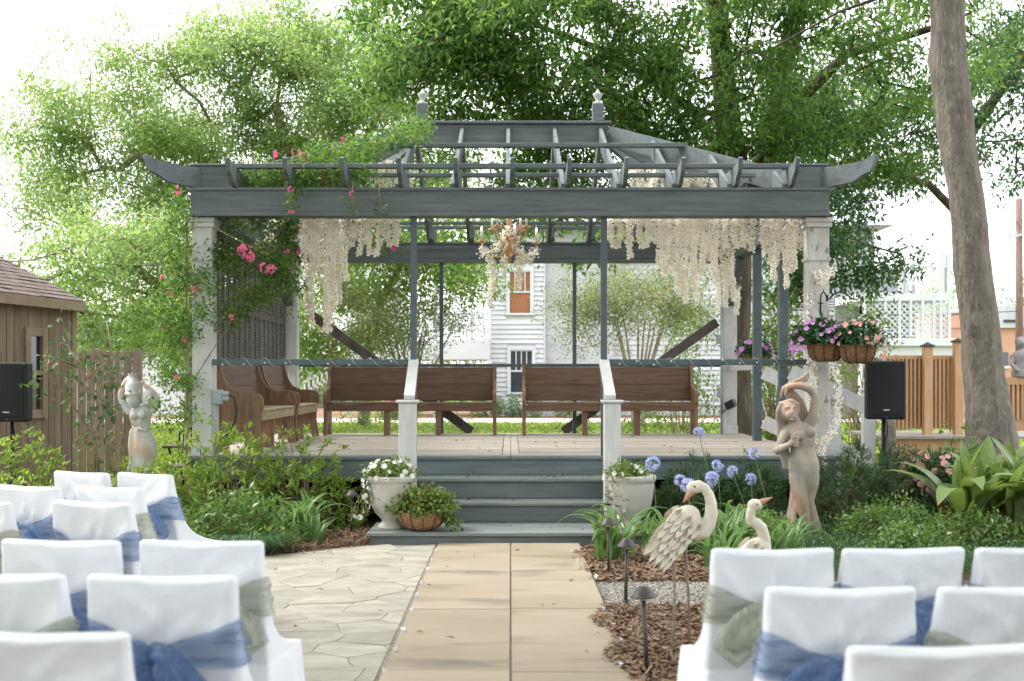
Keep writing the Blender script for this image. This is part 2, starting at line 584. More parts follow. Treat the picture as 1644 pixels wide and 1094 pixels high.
M['bark_myrtle'] = mat('crape_myrtle_bark', (0.24, 0.19, 0.135), (0.36, 0.30, 0.23), scale=6, stretch=(1, 1, 0.3), rough=0.8, bump=0.3)
M['twig'] = mat('brown_twig', (0.20, 0.145, 0.095), (0.31, 0.24, 0.17), scale=12, rough=0.9)
M['gold'] = mat('antique_gold', (0.56, 0.33, 0.17), (0.68, 0.46, 0.28), scale=12, rough=0.45, metal=0.25)
M['candle'] = mat('candle_sleeve', (0.75, 0.72, 0.66), (0.68, 0.64, 0.58), scale=10, rough=0.6)
M['bulb'] = emit_mat('lit_candle_bulb', (1.0, 0.80, 0.62), 2.2)
M['plastic_grey'] = mat('grey_electrical_plastic', (0.30, 0.33, 0.35), (0.36, 0.39, 0.41), scale=8, rough=0.5)
M['wire_white'] = mat('clear_light_wire', (0.75, 0.76, 0.76), (0.6, 0.62, 0.62), scale=40, rough=0.4)

M['leaf_oak'] = leaf_mat('oak_leaf', [(0.046, 0.106, 0.030), (0.078, 0.16, 0.042), (0.12, 0.215, 0.058), (0.17, 0.27, 0.076)], 0.58)
M['leaf_oak_dark'] = leaf_mat('dark_oak_leaf', [(0.030, 0.075, 0.034), (0.050, 0.110, 0.046), (0.075, 0.145, 0.055), (0.105, 0.180, 0.06)], 0.48)
M['leaf_pale'] = leaf_mat('pale_tree_leaf', [(0.15, 0.24, 0.085), (0.185, 0.28, 0.098), (0.225, 0.315, 0.112), (0.265, 0.34, 0.125)], 0.6)
M['leaf_bright'] = leaf_mat('bright_leaf', [(0.070, 0.145, 0.030), (0.10, 0.185, 0.040), (0.135, 0.215, 0.050), (0.17, 0.23, 0.058)], 0.5)
M['leaf_myrtle'] = leaf_mat('crape_myrtle_leaf', [(0.075, 0.115, 0.038), (0.11, 0.155, 0.055), (0.19, 0.235, 0.09), (0.25, 0.275, 0.13)], 0.5)
M['leaf_azalea'] = leaf_mat('azalea_leaf', [(0.10, 0.20, 0.038), (0.155, 0.265, 0.050), (0.22, 0.32, 0.066), (0.30, 0.36, 0.09)], 0.5)
M['leaf_shrub'] = leaf_mat('glossy_shrub_leaf', [(0.055, 0.125, 0.030), (0.085, 0.17, 0.042), (0.125, 0.215, 0.055), (0.17, 0.25, 0.07)], 0.36, rough=0.35, gloss=0.5)
M['leaf_holly'] = leaf_mat('holly_leaf', [(0.045, 0.10, 0.035), (0.065, 0.13, 0.045), (0.10, 0.165, 0.055)], 0.35, rough=0.45, gloss=0.35)
M['leaf_podo'] = leaf_mat('needle_shrub_leaf', [(0.038, 0.085, 0.036), (0.058, 0.115, 0.044), (0.085, 0.15, 0.05)], 0.32)
M['leaf_vine'] = leaf_mat('vine_leaf', [(0.042, 0.105, 0.026), (0.068, 0.155, 0.034), (0.105, 0.20, 0.044), (0.18, 0.26, 0.055)], 0.46)
M['leaf_strap'] = leaf_mat('strap_leaf', [(0.085, 0.18, 0.055), (0.12, 0.22, 0.07), (0.155, 0.25, 0.085)], 0.36, rough=0.38)
M['leaf_mondo'] = leaf_mat('mondo_grass', [(0.035, 0.085, 0.036), (0.055, 0.12, 0.046), (0.085, 0.16, 0.058)], 0.3)
M['leaf_ivy'] = leaf_mat('ivy_leaf', [(0.07, 0.14, 0.028), (0.12, 0.19, 0.04), (0.20, 0.23, 0.06)], 0.32)
M['leaf_dry'] = leaf_mat('dry_leaf', [(0.16, 0.085, 0.042), (0.24, 0.135, 0.07), (0.31, 0.19, 0.10)], 0.1, rough=0.8)
M['leaf_impatiens'] = leaf_mat('impatiens_leaf', [(0.024, 0.075, 0.028), (0.040, 0.105, 0.036), (0.058, 0.130, 0.040)], 0.2)
M['petal_white'] = leaf_mat('white_petal', [(0.72, 0.72, 0.70), (0.80, 0.80, 0.78)], 0.25, rough=0.7)
M['petal_wisteria'] = leaf_mat('cream_silk_petal', [(0.74, 0.70, 0.60), (0.84, 0.81, 0.73), (0.90, 0.88, 0.82)], 0.45, rough=0.85, gloss=0.1)
M['petal_blue'] = leaf_mat('lavender_blue_petal', [(0.36, 0.38, 0.68), (0.46, 0.48, 0.76), (0.60, 0.61, 0.84)], 0.28, rough=0.6)
M['petal_purple'] = leaf_mat('mauve_impatiens_petal', [(0.56, 0.20, 0.58), (0.66, 0.28, 0.66), (0.72, 0.38, 0.72)], 0.25, rough=0.6)
M['petal_coral'] = leaf_mat('coral_impatiens_petal', [(0.66, 0.24, 0.24), (0.74, 0.36, 0.34), (0.78, 0.48, 0.46)], 0.25, rough=0.6)
M['petal_pink'] = leaf_mat('hot_pink_petal', [(0.70, 0.10, 0.24), (0.78, 0.17, 0.32), (0.80, 0.30, 0.42)], 0.25, rough=0.6)
# ================================================================ the ground
M['earth'] = mat('bed_soil', (0.060, 0.038, 0.024), (0.115, 0.075, 0.047), scale=5, rough=1.0, bump=0.8, bump_scale=30, world=True, bump_dist=0.02)
M['lawn'] = mat('mown_lawn', (0.13, 0.195, 0.030), (0.20, 0.265, 0.045), scale=1.6, rough=1.0, bump=0.8, bump_scale=60, world=True, bump_dist=0.03)
M['pale_path'] = mat('pale_gravel_drive', (0.44, 0.36, 0.31), (0.52, 0.44, 0.38), scale=2.0, rough=1.0, world=True)
M['red_mulch'] = mat('red_brown_mulch', (0.16, 0.085, 0.055), (0.26, 0.15, 0.10), scale=6, rough=1.0, world=True, bump=0.5)
M['paver'] = mat('tan_paver', (0.265, 0.214, 0.152), (0.33, 0.273, 0.203), scale=1.5, rough=0.85, bump=0.22, bump_scale=70, rand=0.05,
                 spots=((0.10, 0.08, 0.06), 2.0, 0.56, 0.78), world=True, stretch=(0.55, 1.3, 1), bump_dist=0.004)
M['flag'] = mat('cream_flagstone', (0.245, 0.225, 0.178), (0.345, 0.322, 0.265), scale=4.5, stretch=(0.7, 1.6, 1), rough=0.85, bump=0.5, bump_scale=14, rand=0.10,
                spots=((0.19, 0.17, 0.125), 2.6, 0.57, 0.78), world=True, bump_dist=0.012)
M['joint'] = mat('grey_joint_mortar', (0.17, 0.15, 0.112), (0.235, 0.21, 0.162), scale=12, rough=1.0, bump=0.5, world=True)
M['gravel_bed'] = mat('grey_grit', (0.20, 0.18, 0.155), (0.32, 0.30, 0.27), scale=60, rough=1.0, bump=0.8, bump_scale=90, world=True)


def sheet(x0, x1, y0, y1, z, nx=1, ny=1, wob=0.0, edge=0.0):
    V = []; Fc = []
    for j in range(ny + 1):
        for i in range(nx + 1):
            x = x0 + (x1 - x0) * i / nx; y = y0 + (y1 - y0) * j / ny
            zz = z + wob * noise.noise((x * 0.9, y * 0.9, 3.1))
            if edge and (i in (0, nx) or j in (0, ny)):
                x += edge * noise.noise((x * 1.7, y * 1.7, 1.0)); y += edge * noise.noise((x * 1.7, y * 1.7, 9.0))
            V.append((x, y, zz))
    for j in range(ny):
        for i in range(nx):
            a = j * (nx + 1) + i
            Fc.append((a, a + 1, a + nx + 2, a + nx + 1))
    mb = MB(); mb.add(V, Fc)
    return mb


struct('ground', sheet(-400, 400, -60, 700, -0.012), M['earth'])
struct('lawn', sheet(-60, 60, 17.6, 38.6, 0.0), M['lawn'])
struct('drive', sheet(-60, 60, 38.6, 42.6, 0.006), M['pale_path'])
struct('house_bed', sheet(-40, 34, 42.6, 60, 0.006), M['red_mulch'])
struct('far_lawn', sheet(-300, 300, 60, 640, 0.0), M['lawn'])

# tufts along the visible lawn
def grass_tufts():
    n = 26000
    x = RNG.uniform(-16, 16, n); y = RNG.uniform(17.8, 38.4, n)
    c = np.stack([x, y, np.zeros(n)], 1)
    d = np.stack([RNG.normal(0, .35, n), RNG.normal(0, .35, n), np.ones(n)], 1)
    d /= np.linalg.norm(d, axis=1)[:, None]
    s = np.stack([np.cos(x * 77), np.sin(x * 77), np.zeros(n)], 1)
    L = RNG.uniform(.04, .09, n)[:, None]; W = RNG.uniform(.02, .05, n)[:, None]
    V = np.concatenate([c - s * W, c + s * W, c + d * L], 1).reshape(-1, 3)
    return np_mesh('grass', V, np.arange(3 * n).reshape(-1, 3), M['leaf_lawn'])
M['leaf_lawn'] = leaf_mat('lawn_blade', [(0.12, 0.19, 0.028), (0.165, 0.24, 0.04), (0.21, 0.28, 0.055)], 0.35)
tag(link('grass', grass_tufts()), 'short bright grass of the lawn behind the pavilion', 'grass', kind='stuff')

# ---- walkway of tan pavers, laid in two columns
walk = struct('walkway', sheet(-0.66, 0.61, 1.2, 10.2, 0.030), M['joint'])
JL = [10.19, 9.80, 8.81, 7.27, 5.75, 4.2, 2.7, 1.3]
JR = [10.19, 8.75, 8.29, 7.30, 5.72, 4.25, 2.75, 1.3]
for col_x, js in (((-0.640, -0.002), JL), ((0.002, 0.605), JR)):
    for a, b in zip(js[:-1], js[1:]):
        mb = MB(); mb.box(col_x[0] + .003, col_x[1] - .003, b + .004, a - .004, 0.031, 0.042 + random.uniform(-.002, .002), bev=0.004)
        mb.build('paver', M['paver'], walk)

# ---- stamped flagstone patio left of the walkway
patio_poly = [(-0.655, 1.0), (-0.655, 10.17), (-1.35, 10.12), (-1.72, 9.78), (-2.1, 9.45), (-2.9, 8.9), (-3.6, 8.3), (-4.3, 7.2), (-4.5, 5.0), (-4.3, 1.0)]
pm = MB(); pm.add([(x, y, 0.028) for x, y in patio_poly], [tuple(range(len(patio_poly)))])
patio = struct('patio', pm, M['joint'])


def clip(poly, px, py, nx, ny):
    out = []
    for i in range(len(poly)):
        a, b = poly[i], poly[(i + 1) % len(poly)]
        da = (a[0] - px) * nx + (a[1] - py) * ny; db = (b[0] - px) * nx + (b[1] - py) * ny
        if da <= 0: out.append(a)
        if (da < 0) != (db < 0) and abs(da - db) > 1e-9:
            t = da / (da - db); out.append((a[0] + (b[0] - a[0]) * t, a[1] + (b[1] - a[1]) * t))
    return out


def in_poly(x, y, poly):
    c = False
    for i in range(len(poly)):
        x1, y1 = poly[i]; x2, y2 = poly[i - 1]
        if (y1 > y) != (y2 > y) and x < (x2 - x1) * (y - y1) / (y2 - y1) + x1: c = not c
    return c


rs = random.Random(5)
sites = []
for j in range(40):
    for i in range(10):
        x = -0.42 - 0.44 * i - (0.22 if j % 2 else 0) + rs.uniform(-.14, .14)
        y = 3.4 + 0.285 * j + rs.uniform(-.10, .10)
        if y < 10.4: sites.append((x, y))
for sx, sy in sites:
    if not (-3.6 < sx < -0.45 and 3.6 < sy < 10.12 and in_poly(min(sx, -.66), sy, patio_poly)): continue
    poly = [(-4.2, 3.4), (-0.662, 3.4), (-0.662, 10.16), (-4.2, 10.16)]
    for qx, qy in sites:
        if (qx, qy) == (sx, sy) or abs(qx - sx) > 1.2 or abs(qy - sy) > 1.0: continue
        mx, my = (sx + qx) / 2, (sy + qy) / 2
        nx, ny = qx - sx, qy - sy
        L = math.hypot(nx, ny); nx /= L; ny /= L
        poly = clip(poly, mx - nx * .0020, my - ny * .0020, nx, ny)
        if len(poly) < 3: break
    # patio rim: straight cuts along the planting bed
    for k in range(1, 8):
        (ax, ay), (bx, by) = patio_poly[k], patio_poly[k + 1]
        nx, ny = -(by - ay), (bx - ax)
        L = math.hypot(nx, ny)
        if L: poly = clip(poly, ax, ay, -nx / L, -ny / L) if len(poly) > 2 else poly
    if len(poly) < 3: continue
    # ragged edges
    pts = []
    for i in range(len(poly)):
        a, b = poly[i], poly[(i + 1) % len(poly)]
        L = math.hypot(a[0] - b[0], a[1] - b[1])
        m = max(1, int(L / .09))
        for t in range(m):
            x = a[0] + (b[0] - a[0]) * t / m; y = a[1] + (b[1] - a[1]) * t / m
            if x < -0.67:
                x += .012 * noise.noise((x * 9, y * 9, 0)); y += .012 * noise.noise((x * 9, y * 9, 5))
            pts.append((x, y))
    n = len(pts); zt = 0.0335 + rs.uniform(-.0015, .0025)
    tx, ty = rs.uniform(-.008, .008), rs.uniform(-.008, .008)
    cx = sum(p[0] for p in pts) / n; cy = sum(p[1] for p in pts) / n
    mb = MB()
    lo = [(x, y, 0.024) for x, y in pts]
    mid = [(x, y, zt - .0025 + (x - cx) * tx + (y - cy) * ty) for x, y in pts]
    top = [(cx + (x - cx) * .985, cy + (y - cy) * .985, zt + (x - cx) * tx + (y - cy) * ty) for x, y in pts]
    fs = [(k, (k + 1) % n, n + (k + 1) % n, n + k) for k in range(n)] + [(n + k, n + (k + 1) % n, 2 * n + (k + 1) % n, 2 * n + k) for k in range(n)]
    fs.append(tuple(2 * n + k for k in range(n)))
    mb.add(lo + mid + top, fs)
    mb.build('flagstone', M['flag'], patio, fix=False)

# ---- gravel strip and bark mulch in the right bed
struct('gravel_strip', sheet(0.612, 3.4, 7.35, 8.42, 0.006, 18, 6, 0.01, 0.10), M['gravel_bed'])


def pebbles(n, x0, x1, y0, y1, r0, r1):
    base = np.array([(1, 0, 0), (-1, 0, 0), (0, 1, 0), (0, -1, 0), (0, 0, .7), (0, 0, -.5)], float)
    fc = np.array([(0, 2, 4), (2, 1, 4), (1, 3, 4), (3, 0, 4), (2, 0, 5), (1, 2, 5), (3, 1, 5), (0, 3, 5)])
    c = np.stack([RNG.uniform(x0, x1, n), RNG.uniform(y0, y1, n), RNG.uniform(.008, .016, n)], 1)
    s = RNG.uniform(r0, r1, n)
    a = RNG.uniform(0, 6.28, n)
    rot = np.stack([np.stack([np.cos(a), -np.sin(a), 0 * a], 1), np.stack([np.sin(a), np.cos(a), 0 * a], 1), np.stack([0 * a, 0 * a, 1 + 0 * a], 1)], 1)
    b = base[None] * RNG.uniform(.6, 1.3, (n, 6, 1))
    V = np.einsum('nij,nkj->nki', rot, b) * s[:, None, None] + c[:, None]
    Fc = (fc[None] + (np.arange(n) * 6)[:, None, None]).reshape(-1, 3)
    return V.reshape(-1, 3), Fc
M['pebble'] = leaf_mat('grey_pebble', [(0.17, 0.15, 0.13), (0.30, 0.28, 0.25), (0.42, 0.40, 0.36)], 0.0, rough=0.9, gloss=0.1)
v, f = pebbles(9500, .61, 2.2, 7.38, 8.4, .006, .014)
tag(link('gravel', np_mesh('gravel', v, f, M['pebble'])), 'loose grey gravel crossing the bed beside the walkway', 'gravel', kind='stuff')


def chips(n, xf, y0, y1, l0, l1, w0, w1, z0=0.0, zspread=.03):
    """flat slivers lying about; xf(y) gives the x span"""
    y = RNG.uniform(y0, y1, n)
    lo = np.array([xf(t)[0] for t in y]); hi = np.array([xf(t)[1] for t in y])
    x = lo + (hi - lo) * RNG.uniform(0, 1, n)
    c = np.stack([x, y, z0 + RNG.uniform(0, zspread, n)], 1)
    a = RNG.uniform(0, 6.28, n)
    d = np.stack([np.cos(a), np.sin(a), RNG.normal(0, .28, n)], 1)
    nrm = np.stack([RNG.normal(0, .45, n), RNG.normal(0, .45, n), np.ones(n)], 1)
    s = np.cross(d, nrm); s /= np.linalg.norm(s, axis=1)[:, None]
    L = RNG.uniform(l0, l1, n)[:, None]; W = RNG.uniform(w0, w1, n)[:, None]
    j = RNG.uniform(.5, 1, (n, 1))
    V = np.concatenate([c - d * L / 2 - s * W / 2 * j, c - d * L / 2 + s * W / 2, c + d * L / 2 + s * W / 2 * j, c + d * L / 2 - s * W / 2], 1).reshape(-1, 3)
    return V, np.arange(4 * n).reshape(-1, 4)


M['chip'] = leaf_mat('bark_chip', [(0.12, 0.070, 0.044), (0.175, 0.108, 0.068), (0.235, 0.155, 0.10), (0.31, 0.22, 0.155)], 0.0, rough=0.9, gloss=0.15)
v1, f1 = chips(15000, lambda y: (0.54 + .05 * math.sin(y * 7), 1.5), 5.0, 7.42, .02, .07, .006, .020, .012, .045)
v2, f2 = chips(7000, lambda y: (0.57 + .04 * math.sin(y * 9), 2.2), 8.36, 10.0, .02, .07, .006, .020, .012, .045)
V = np.concatenate([v1, v2]); Fc = np.concatenate([f1, f2 + len(v1)])
tag(link('bark_mulch', np_mesh('bark_mulch', V, Fc, M['chip'])), 'brown bark chip mulch in the bed right of the walkway', 'mulch', kind='stuff')
v1, f1 = chips(7500, lambda y: (-3.1 + (y - 9) * .35, -1.28), 9.55, 10.9, .08, .20, .003, .007, 0.0, .07)
keep = np.array([not in_poly(*q, patio_poly) for q in v1.reshape(-1, 4, 3)[:, 0, :2]])
V = v1.reshape(-1, 4, 3)[keep].reshape(-1, 3)
tag(link('pine_straw', np_mesh('pine_straw', V, np.arange(len(V)).reshape(-1, 4), M['chip'])), 'brown pine straw beside the left path light and steps', 'mulch', kind='stuff')
M['painted_dark_gap'] = mat('painted_gap_black', (0.010, 0.009, 0.008), (0.018, 0.016, 0.014), scale=6, rough=0.9)  # painted-in shade of the void under the deck; also the dark beam joint
# ================================================================ the pavilion
ZD = 0.71            # deck
YF, YB = 11.63, 16.42
pav = thing('garden_pavilion', 'slate grey open hip roofed garden pavilion with white posts and front steps', 'pavilion', (0, 14.1, 0))


def bx(name, m, *a, bev=0.004, parent=None):
    mb = MB(); mb.box(*a, bev=bev)
    return mb.build(name, M[m], parent or pav)


# --- deck: frame, then every board
frame = MB()
frame.box(-3.28, 3.28, YF + .004, YF + .05, ZD - .235, ZD - .036)
frame.box(-3.28, -3.23, YF + .05, YB, ZD - .235, ZD - .036)
frame.box(3.23, 3.28, YF + .05, YB, ZD - .235, ZD - .036)
frame.box(-3.28, 3.28, YB, YB + .05, ZD - .235, ZD - .036)
for k in range(9):
    x = -3.0 + k * .75
    frame.box(x - .02, x + .02, YF + .05, YB, ZD - .22, ZD - .036)
dk = frame.build('deck_frame', M['slate'], pav)
for x in (-3.1, -1.6, 1.6, 3.1):
    for y in (14.0, 16.2):
        bx('pier', 'concrete', x - .1, x + .1, y - .1, y + .1, -.01, ZD - .236)
bw = 0.1415
boards = int((YB + .05 - (YF + .14)) / bw)
for half in ((-3.29, -0.092), (0.092, 3.29)):
    mb = MB(); mb.box(0, half[1] - half[0], 0.003, bw - .006, -.034, 0, bev=.004)
    me = mb.mesh('deck_board', M['deck'])
    for k in range(boards):
        o = link('deck_board', me, dk, (half[0] + random.uniform(-.006, .006), YF + .14 + k * bw, ZD + random.uniform(-.002, .0015)))
bx('deck_board', 'deck', -.086, -.002, YF + .14, YB + .05, ZD - .034, ZD + .001, parent=dk)
bx('deck_board', 'deck', .002, .086, YF + .14, YB + .05, ZD - .034, ZD + .0015, parent=dk)
bx('edge_board', 'slate', -3.30, -.003, YF - .03, YF + .134, ZD - .034, ZD + .002, parent=dk)
bx('edge_board', 'slate', .003, 3.30, YF - .03, YF + .134, ZD - .034, ZD + .002, parent=dk)
# near-black panels under the deck that paint in the shade of the void
bx('painted_dark_gap', 'painted_dark_gap', -3.2, 3.2, 12.3, 12.34, -.01, ZD - .24)
bx('painted_dark_gap', 'painted_dark_gap', -3.2, 3.2, YB - .1, YB - .06, -.01, ZD - .24)
bx('painted_dark_gap', 'painted_dark_gap', -3.22, -3.18, 12.35, YB - .11, -.01, ZD - .24)
bx('painted_dark_gap', 'painted_dark_gap', 3.18, 3.22, 12.35, YB - .11, -.01, ZD - .24)

# --- steps
for z, y0, y1, w in ((.323, 10.88, 11.26, 1.0), (.52, 11.22, 11.63, 1.0)):
    bx('tread', 'slate_tread', -w, w, y0, y1 - .002, z - .036, z, bev=.008)
for z0, z1, y in ((.133, .286, 10.915), (.324, .483, 11.255), (.521, ZD - .036, 11.625)):
    bx('riser', 'slate', -.995, .995, y, y + .022, z0, z1)
bx('stringer', 'slate', -1.05, -1.003, 10.93, 11.63, .10, .60)
bx('stringer', 'slate', 1.003, 1.05, 10.93, 11.63, .10, .60)
plat = MB(); plat.box(-1.25, 1.25, 10.225, 11.25, -.01, .094)
pf = plat.build('bottom_platform', M['slate'], pav)
for k in range(5):
    y = 10.19 + k * .147
    bx('platform_board', 'slate_tread', -1.275, 1.275, y, y + .142, .096, .132, bev=.006, parent=pf)


# --- white posts (square box columns with base, collar and cap)
def column(x0, x1, y0, y1, z0, z1, m):
    s = bx('post', m, x0, x1, y0, y1, z0, z1, bev=.006)
    e = .022
    bx('post_cap', m, x0 - e - .012, x1 + e + .012, y0 - e - .012, y1 + e + .012, z1 - .05, z1 - .003, parent=s)
    bx('post_moulding', m, x0 - e, x1 + e, y0 - e, y1 + e, z1 - .10, z1 - .052, parent=s)
    bx('post_collar', m, x0 - .015, x1 + .015, y0 - .015, y1 + .015, z1 - .44, z1 - .405, parent=s)
    bx('post_base', m, x0 - .012, x1 + .012, y0 - .012, y1 + .012, z0, z0 + .12, parent=s)
    for zz in (z0 + .40, z0 + .68, z0 + .96, z0 + 1.24, z0 + 1.52):
        bx('post_joint', m, x0 - .003, x1 + .003, y0 - .003, y1 + .003, zz, zz + .006, parent=s)
    return s


BZ0, BZ1 = 3.13, 3.42
column(-3.235, -3.035, 11.70, 11.90, ZD, BZ0, 'white_wood')
column(3.02, 3.235, 11.70, 11.90, ZD, BZ0, 'peeling')
column(-3.20, -3.01, 16.22, 16.41, ZD, BZ0, 'white_wood')
column(2.99, 3.185, 16.22, 16.41, ZD, BZ0, 'white_wood')


# --- beams with lip and bottom trim
def beam(ax, y0, y1, x0, x1):
    if ax == 'x':
        b = bx('beam', 'slate', x0, x1, y0, y1, BZ0 + .05, BZ1 - .035)
        bx('beam_trim', 'slate', x0 - .004, x1 + .004, y0 - .016, y1 + .016, BZ0 + .002, BZ0 + .047, parent=b)
        bx('beam_lip', 'slate', x0 - .004, x1 + .004, y0 - .012, y1 + .012, BZ1 - .032, BZ1, parent=b)
    else:
        b = bx('beam', 'slate', x0, x1, y0, y1, BZ0 + .05, BZ1 - .038)
        bx('beam_trim', 'slate', x0 - .016, x1 + .016, y0, y1, BZ0 + .004, BZ0 + .045, parent=b)
        bx('beam_lip', 'slate', x0 - .012, x1 + .012, y0, y1, BZ1 - .034, BZ1 - .003, parent=b)


beam('x', 11.62, 11.80, -3.23, 3.215)
bx('beam_joint_strip', 'painted_dark_gap', -1.633, -1.630, 11.6025, 11.61, BZ0 + .004, BZ0 + .045)
beam('x', 16.28, 16.44, -3.23, 3.215)
beam('y', 11.83, 16.25, -3.21, -3.06)
beam('y', 11.83, 16.25, 3.05, 3.20)

# --- roof: ridge, hips, rafters with shaped tails, purlins
RY, RZ = 14.05, 4.50       # ridge line
RXH = 1.15                 # half length of ridge
EY0, EY1 = 11.64, 16.46    # eave lines
EX = 3.22
SL = (RZ - 3.55) / (RY - EY0)
SLX = (RZ - 3.55) / (EX - RXH)
rb = bx('ridge_board', 'slate', -RXH - .03, RXH + .03, RY - .03, RY + .03, 4.33, 4.585)
bx('ridge_cap', 'slate', -RXH - .07, RXH + .07, RY - .085, RY + .085, 4.588, 4.618, parent=rb)


TAIL = [(-.66, .0), (.06, .0), (.14, .016), (.19, .055), (.235, .085), (.27, .098), (.30, .13), (.335, .235), (.315, .25), (.28, .222), (.20, .203), (.06, .195), (-.66, .195)]
ZE, ZR = 3.455, 4.565        # top edge of the rafters at the plate and at the ridge
RD = .20


def rafter(x, y_eave, y_top, t, sgn):
    """common or jack rafter in a plane x = const, plus its horizontal shaped lookout"""
    th = .042; z0 = BZ1 + .002
    zt = ZE + (ZR - ZE) * t
    dy = (y_top - y_eave)
    yb = y_eave + dy * min(.9, (z0 + RD - ZE) / max(.05, zt - ZE))
    poly = [(x, y_eave, ZE), (x, y_eave, z0), (x, yb, z0), (x, y_top, max(z0 + .001, zt - RD)), (x, y_top, zt)]
    mb = MB(); mb.prism(poly, (-th / 2, 0, 0), (th / 2, 0, 0))
    r = mb.build('rafter', M['slate'], pav)
    tl = MB(); tl.prism([(x + .048, y_eave + sgn * s_, z0 + t_) for s_, t_ in TAIL], (-th / 2, 0, 0), (th / 2, 0, 0))
    tl.build('rafter_tail', M['slate'], r)


def side_rafter(y, sgn, x_top, t):
    th = .042; z0 = BZ1 + .002; xe = sgn * (EX - .02)
    zt = ZE + (ZR - ZE) * t
    xb = xe + (x_top - xe) * min(.9, (z0 + RD - ZE) / max(.05, zt - ZE))
    poly = [(xe, y, ZE), (xe, y, z0), (xb, y, z0), (x_top, y, max(z0 + .001, zt - RD)), (x_top, y, zt)]
    mb = MB(); mb.prism(poly, (0, -th / 2, 0), (0, th / 2, 0))
    r = mb.build('rafter', M['slate'], pav)
    tl = MB(); tl.prism([(xe + sgn * s_, y + .048, z0 + t_) for s_, t_ in TAIL], (0, -th / 2, 0), (0, th / 2, 0))
    tl.build('rafter_tail', M['slate'], r)


for k in range(-5, 6):
    x = .56 * k - .03
    for ye, sg in ((EY0, -1), (EY1, 1)):
        if abs(x) <= RXH + .04:
            rafter(x, ye, RY + sg * .032, .985, sg)
        else:
            t = (EX - abs(x)) / (EX - RXH)
            rafter(x, ye, ye + (RY - ye) * t + sg * .05, t - .02, sg)
for k in range(-3, 4):
    y = RY + .56 * k
    t = 1 - abs(y - RY) / ((EY1 - EY0) / 2)
    for sg in (-1, 1):
        side_rafter(y, sg, sg * (EX - (EX - RXH) * t) + sg * .06, t - .02)
# hip rafters and their corner tails
for sx in (-1, 1):
    for ye, sg in ((EY0, -1), (EY1, 1)):
        a = Vector((sx * (EX - .12), ye - sg * .14, ZE - .03)); b = Vector((sx * (RXH + .04), RY + sg * .06, ZR - .12))
        mb = MB(); mb.bar(a, b, .05, .22)
        hr = mb.build('hip_rafter', M['slate'], pav)
        d = Vector((sx, sg, 0)).normalized(); nrm = Vector((-d.y, d.x, 0))
        prof = [(-.5, .0), (0, -.0), (.30, .02), (.36, .055), (.42, .085), (.48, .10), (.505, .14), (.55, .255), (.525, .268), (.47, .235), (.38, .213), (.24, .205), (0, .203), (-.5, .203)]
        tl = MB(); c = Vector((sx * (EX - .02), ye + .02 * -sg, BZ1 + .004))
        tl.prism([c + d * s + Vector((0, 0, t)) for s, t in prof], nrm * -.03, nrm * .03)
        tl.build('corner_tail', M['slate'], hr)
# corner boards of the upper plate
for x0, x1 in ((-3.225, -2.84), (2.86, 3.21)):
    bx('corner_board', 'slate', x0, x1, 11.675, 11.715, BZ1 + .003, 3.645)
    bx('corner_board_cap', 'slate', x0 - .01, x1 + .01, 11.655, 11.735, 3.648, 3.668)
    bx('corner_board', 'slate', x0, x1, 16.37, 16.41, BZ1 + .003, 3.645)
# purlins
for y, z, xh in ((11.67, 3.62, 2.86), (13.08, 4.115, 2.0), (15.02, 4.115, 2.0), (16.43, 3.62, 2.86)):
    bx('purlin', 'slate', -xh + .0, xh, y - .045, y + .045, z, z + .045)
bx('purlin', 'slate', -2.55, 2.58, 12.13, 12.21, 3.62, 3.66)
bx('purlin', 'slate', -2.55, 2.58, 15.89, 15.97, 3.62, 3.66)
for sx in (-1, 1):
    bx('purlin', 'slate', min(sx * 2.55, sx * 2.63), max(sx * 2.55, sx * 2.63), 12.35, 15.75, 3.62, 3.66)
# ridge end posts with urn finials
for x in (-1.075, 1.06):
    p = bx('ridge_post', 'slate', x - .068, x + .068, RY - .068, RY + .068, 4.62, 4.835, bev=.006)
    mb = MB()
    mb.lathe([(0.0, 0), (.062, 0), (.062, .018), (.028, .03), (.022, .05), (.045, .085), (.058, .115), (.060, .125), (.040, .130), (.034, .140), (.018, .160), (.012, .175), (.0, .19)], 20, (x, RY, 4.836))
    mb.build('finial', M['white_wood'], p, smooth=True)


# --- slender steel posts and rails
def tube_post(x, y, z0, z1, w=.062):
    bx('steel_post', 'steel', x - w / 2, x + w / 2, y - w / 2, y + w / 2, z0, z1, bev=.005)


for x in (-.985, .945):
    tube_post(x, 11.70, ZD + .003, BZ0 + .0)
for x in (-.985, .905):
    tube_post(x, 16.36, ZD + .003, BZ0 + .0, .055)
tube_post(3.10, 14.5, ZD - .2, BZ0, .10)
tube_post(3.10, 13.12, ZD - .2, BZ0, .10)
bx('rail', 'steel', -3.03, -1.02, 11.68, 11.735, 1.63, 1.69)
bx('rail', 'steel', .98, 3.01, 11.68, 11.735, 1.63, 1.69)
bx('rail', 'steel', -3.0, 2.98, 16.33, 16.37, 1.655, 1.70)
bx('rail', 'white_wood', 3.07, 3.12, 14.56, 16.22, 1.60, 1.67)
bx('rail', 'steel', 3.075, 3.125, 11.92, 13.06, 1.63, 1.69)
# back diagonal braces
for a, b in (((-2.86, 16.33, 2.41), (-.56, 16.33, ZD + .02)), ((2.95, 16.33, 2.30), (.75, 16.33, ZD + .02))):
    mb = MB(); mb.bar(Vector(a) + Vector((0, .16, 0)), Vector(b) + Vector((0, .16, 0)), .05, .13, up=(0, 0, 1))
    mb.build('brace', M['grey_brace'], pav)
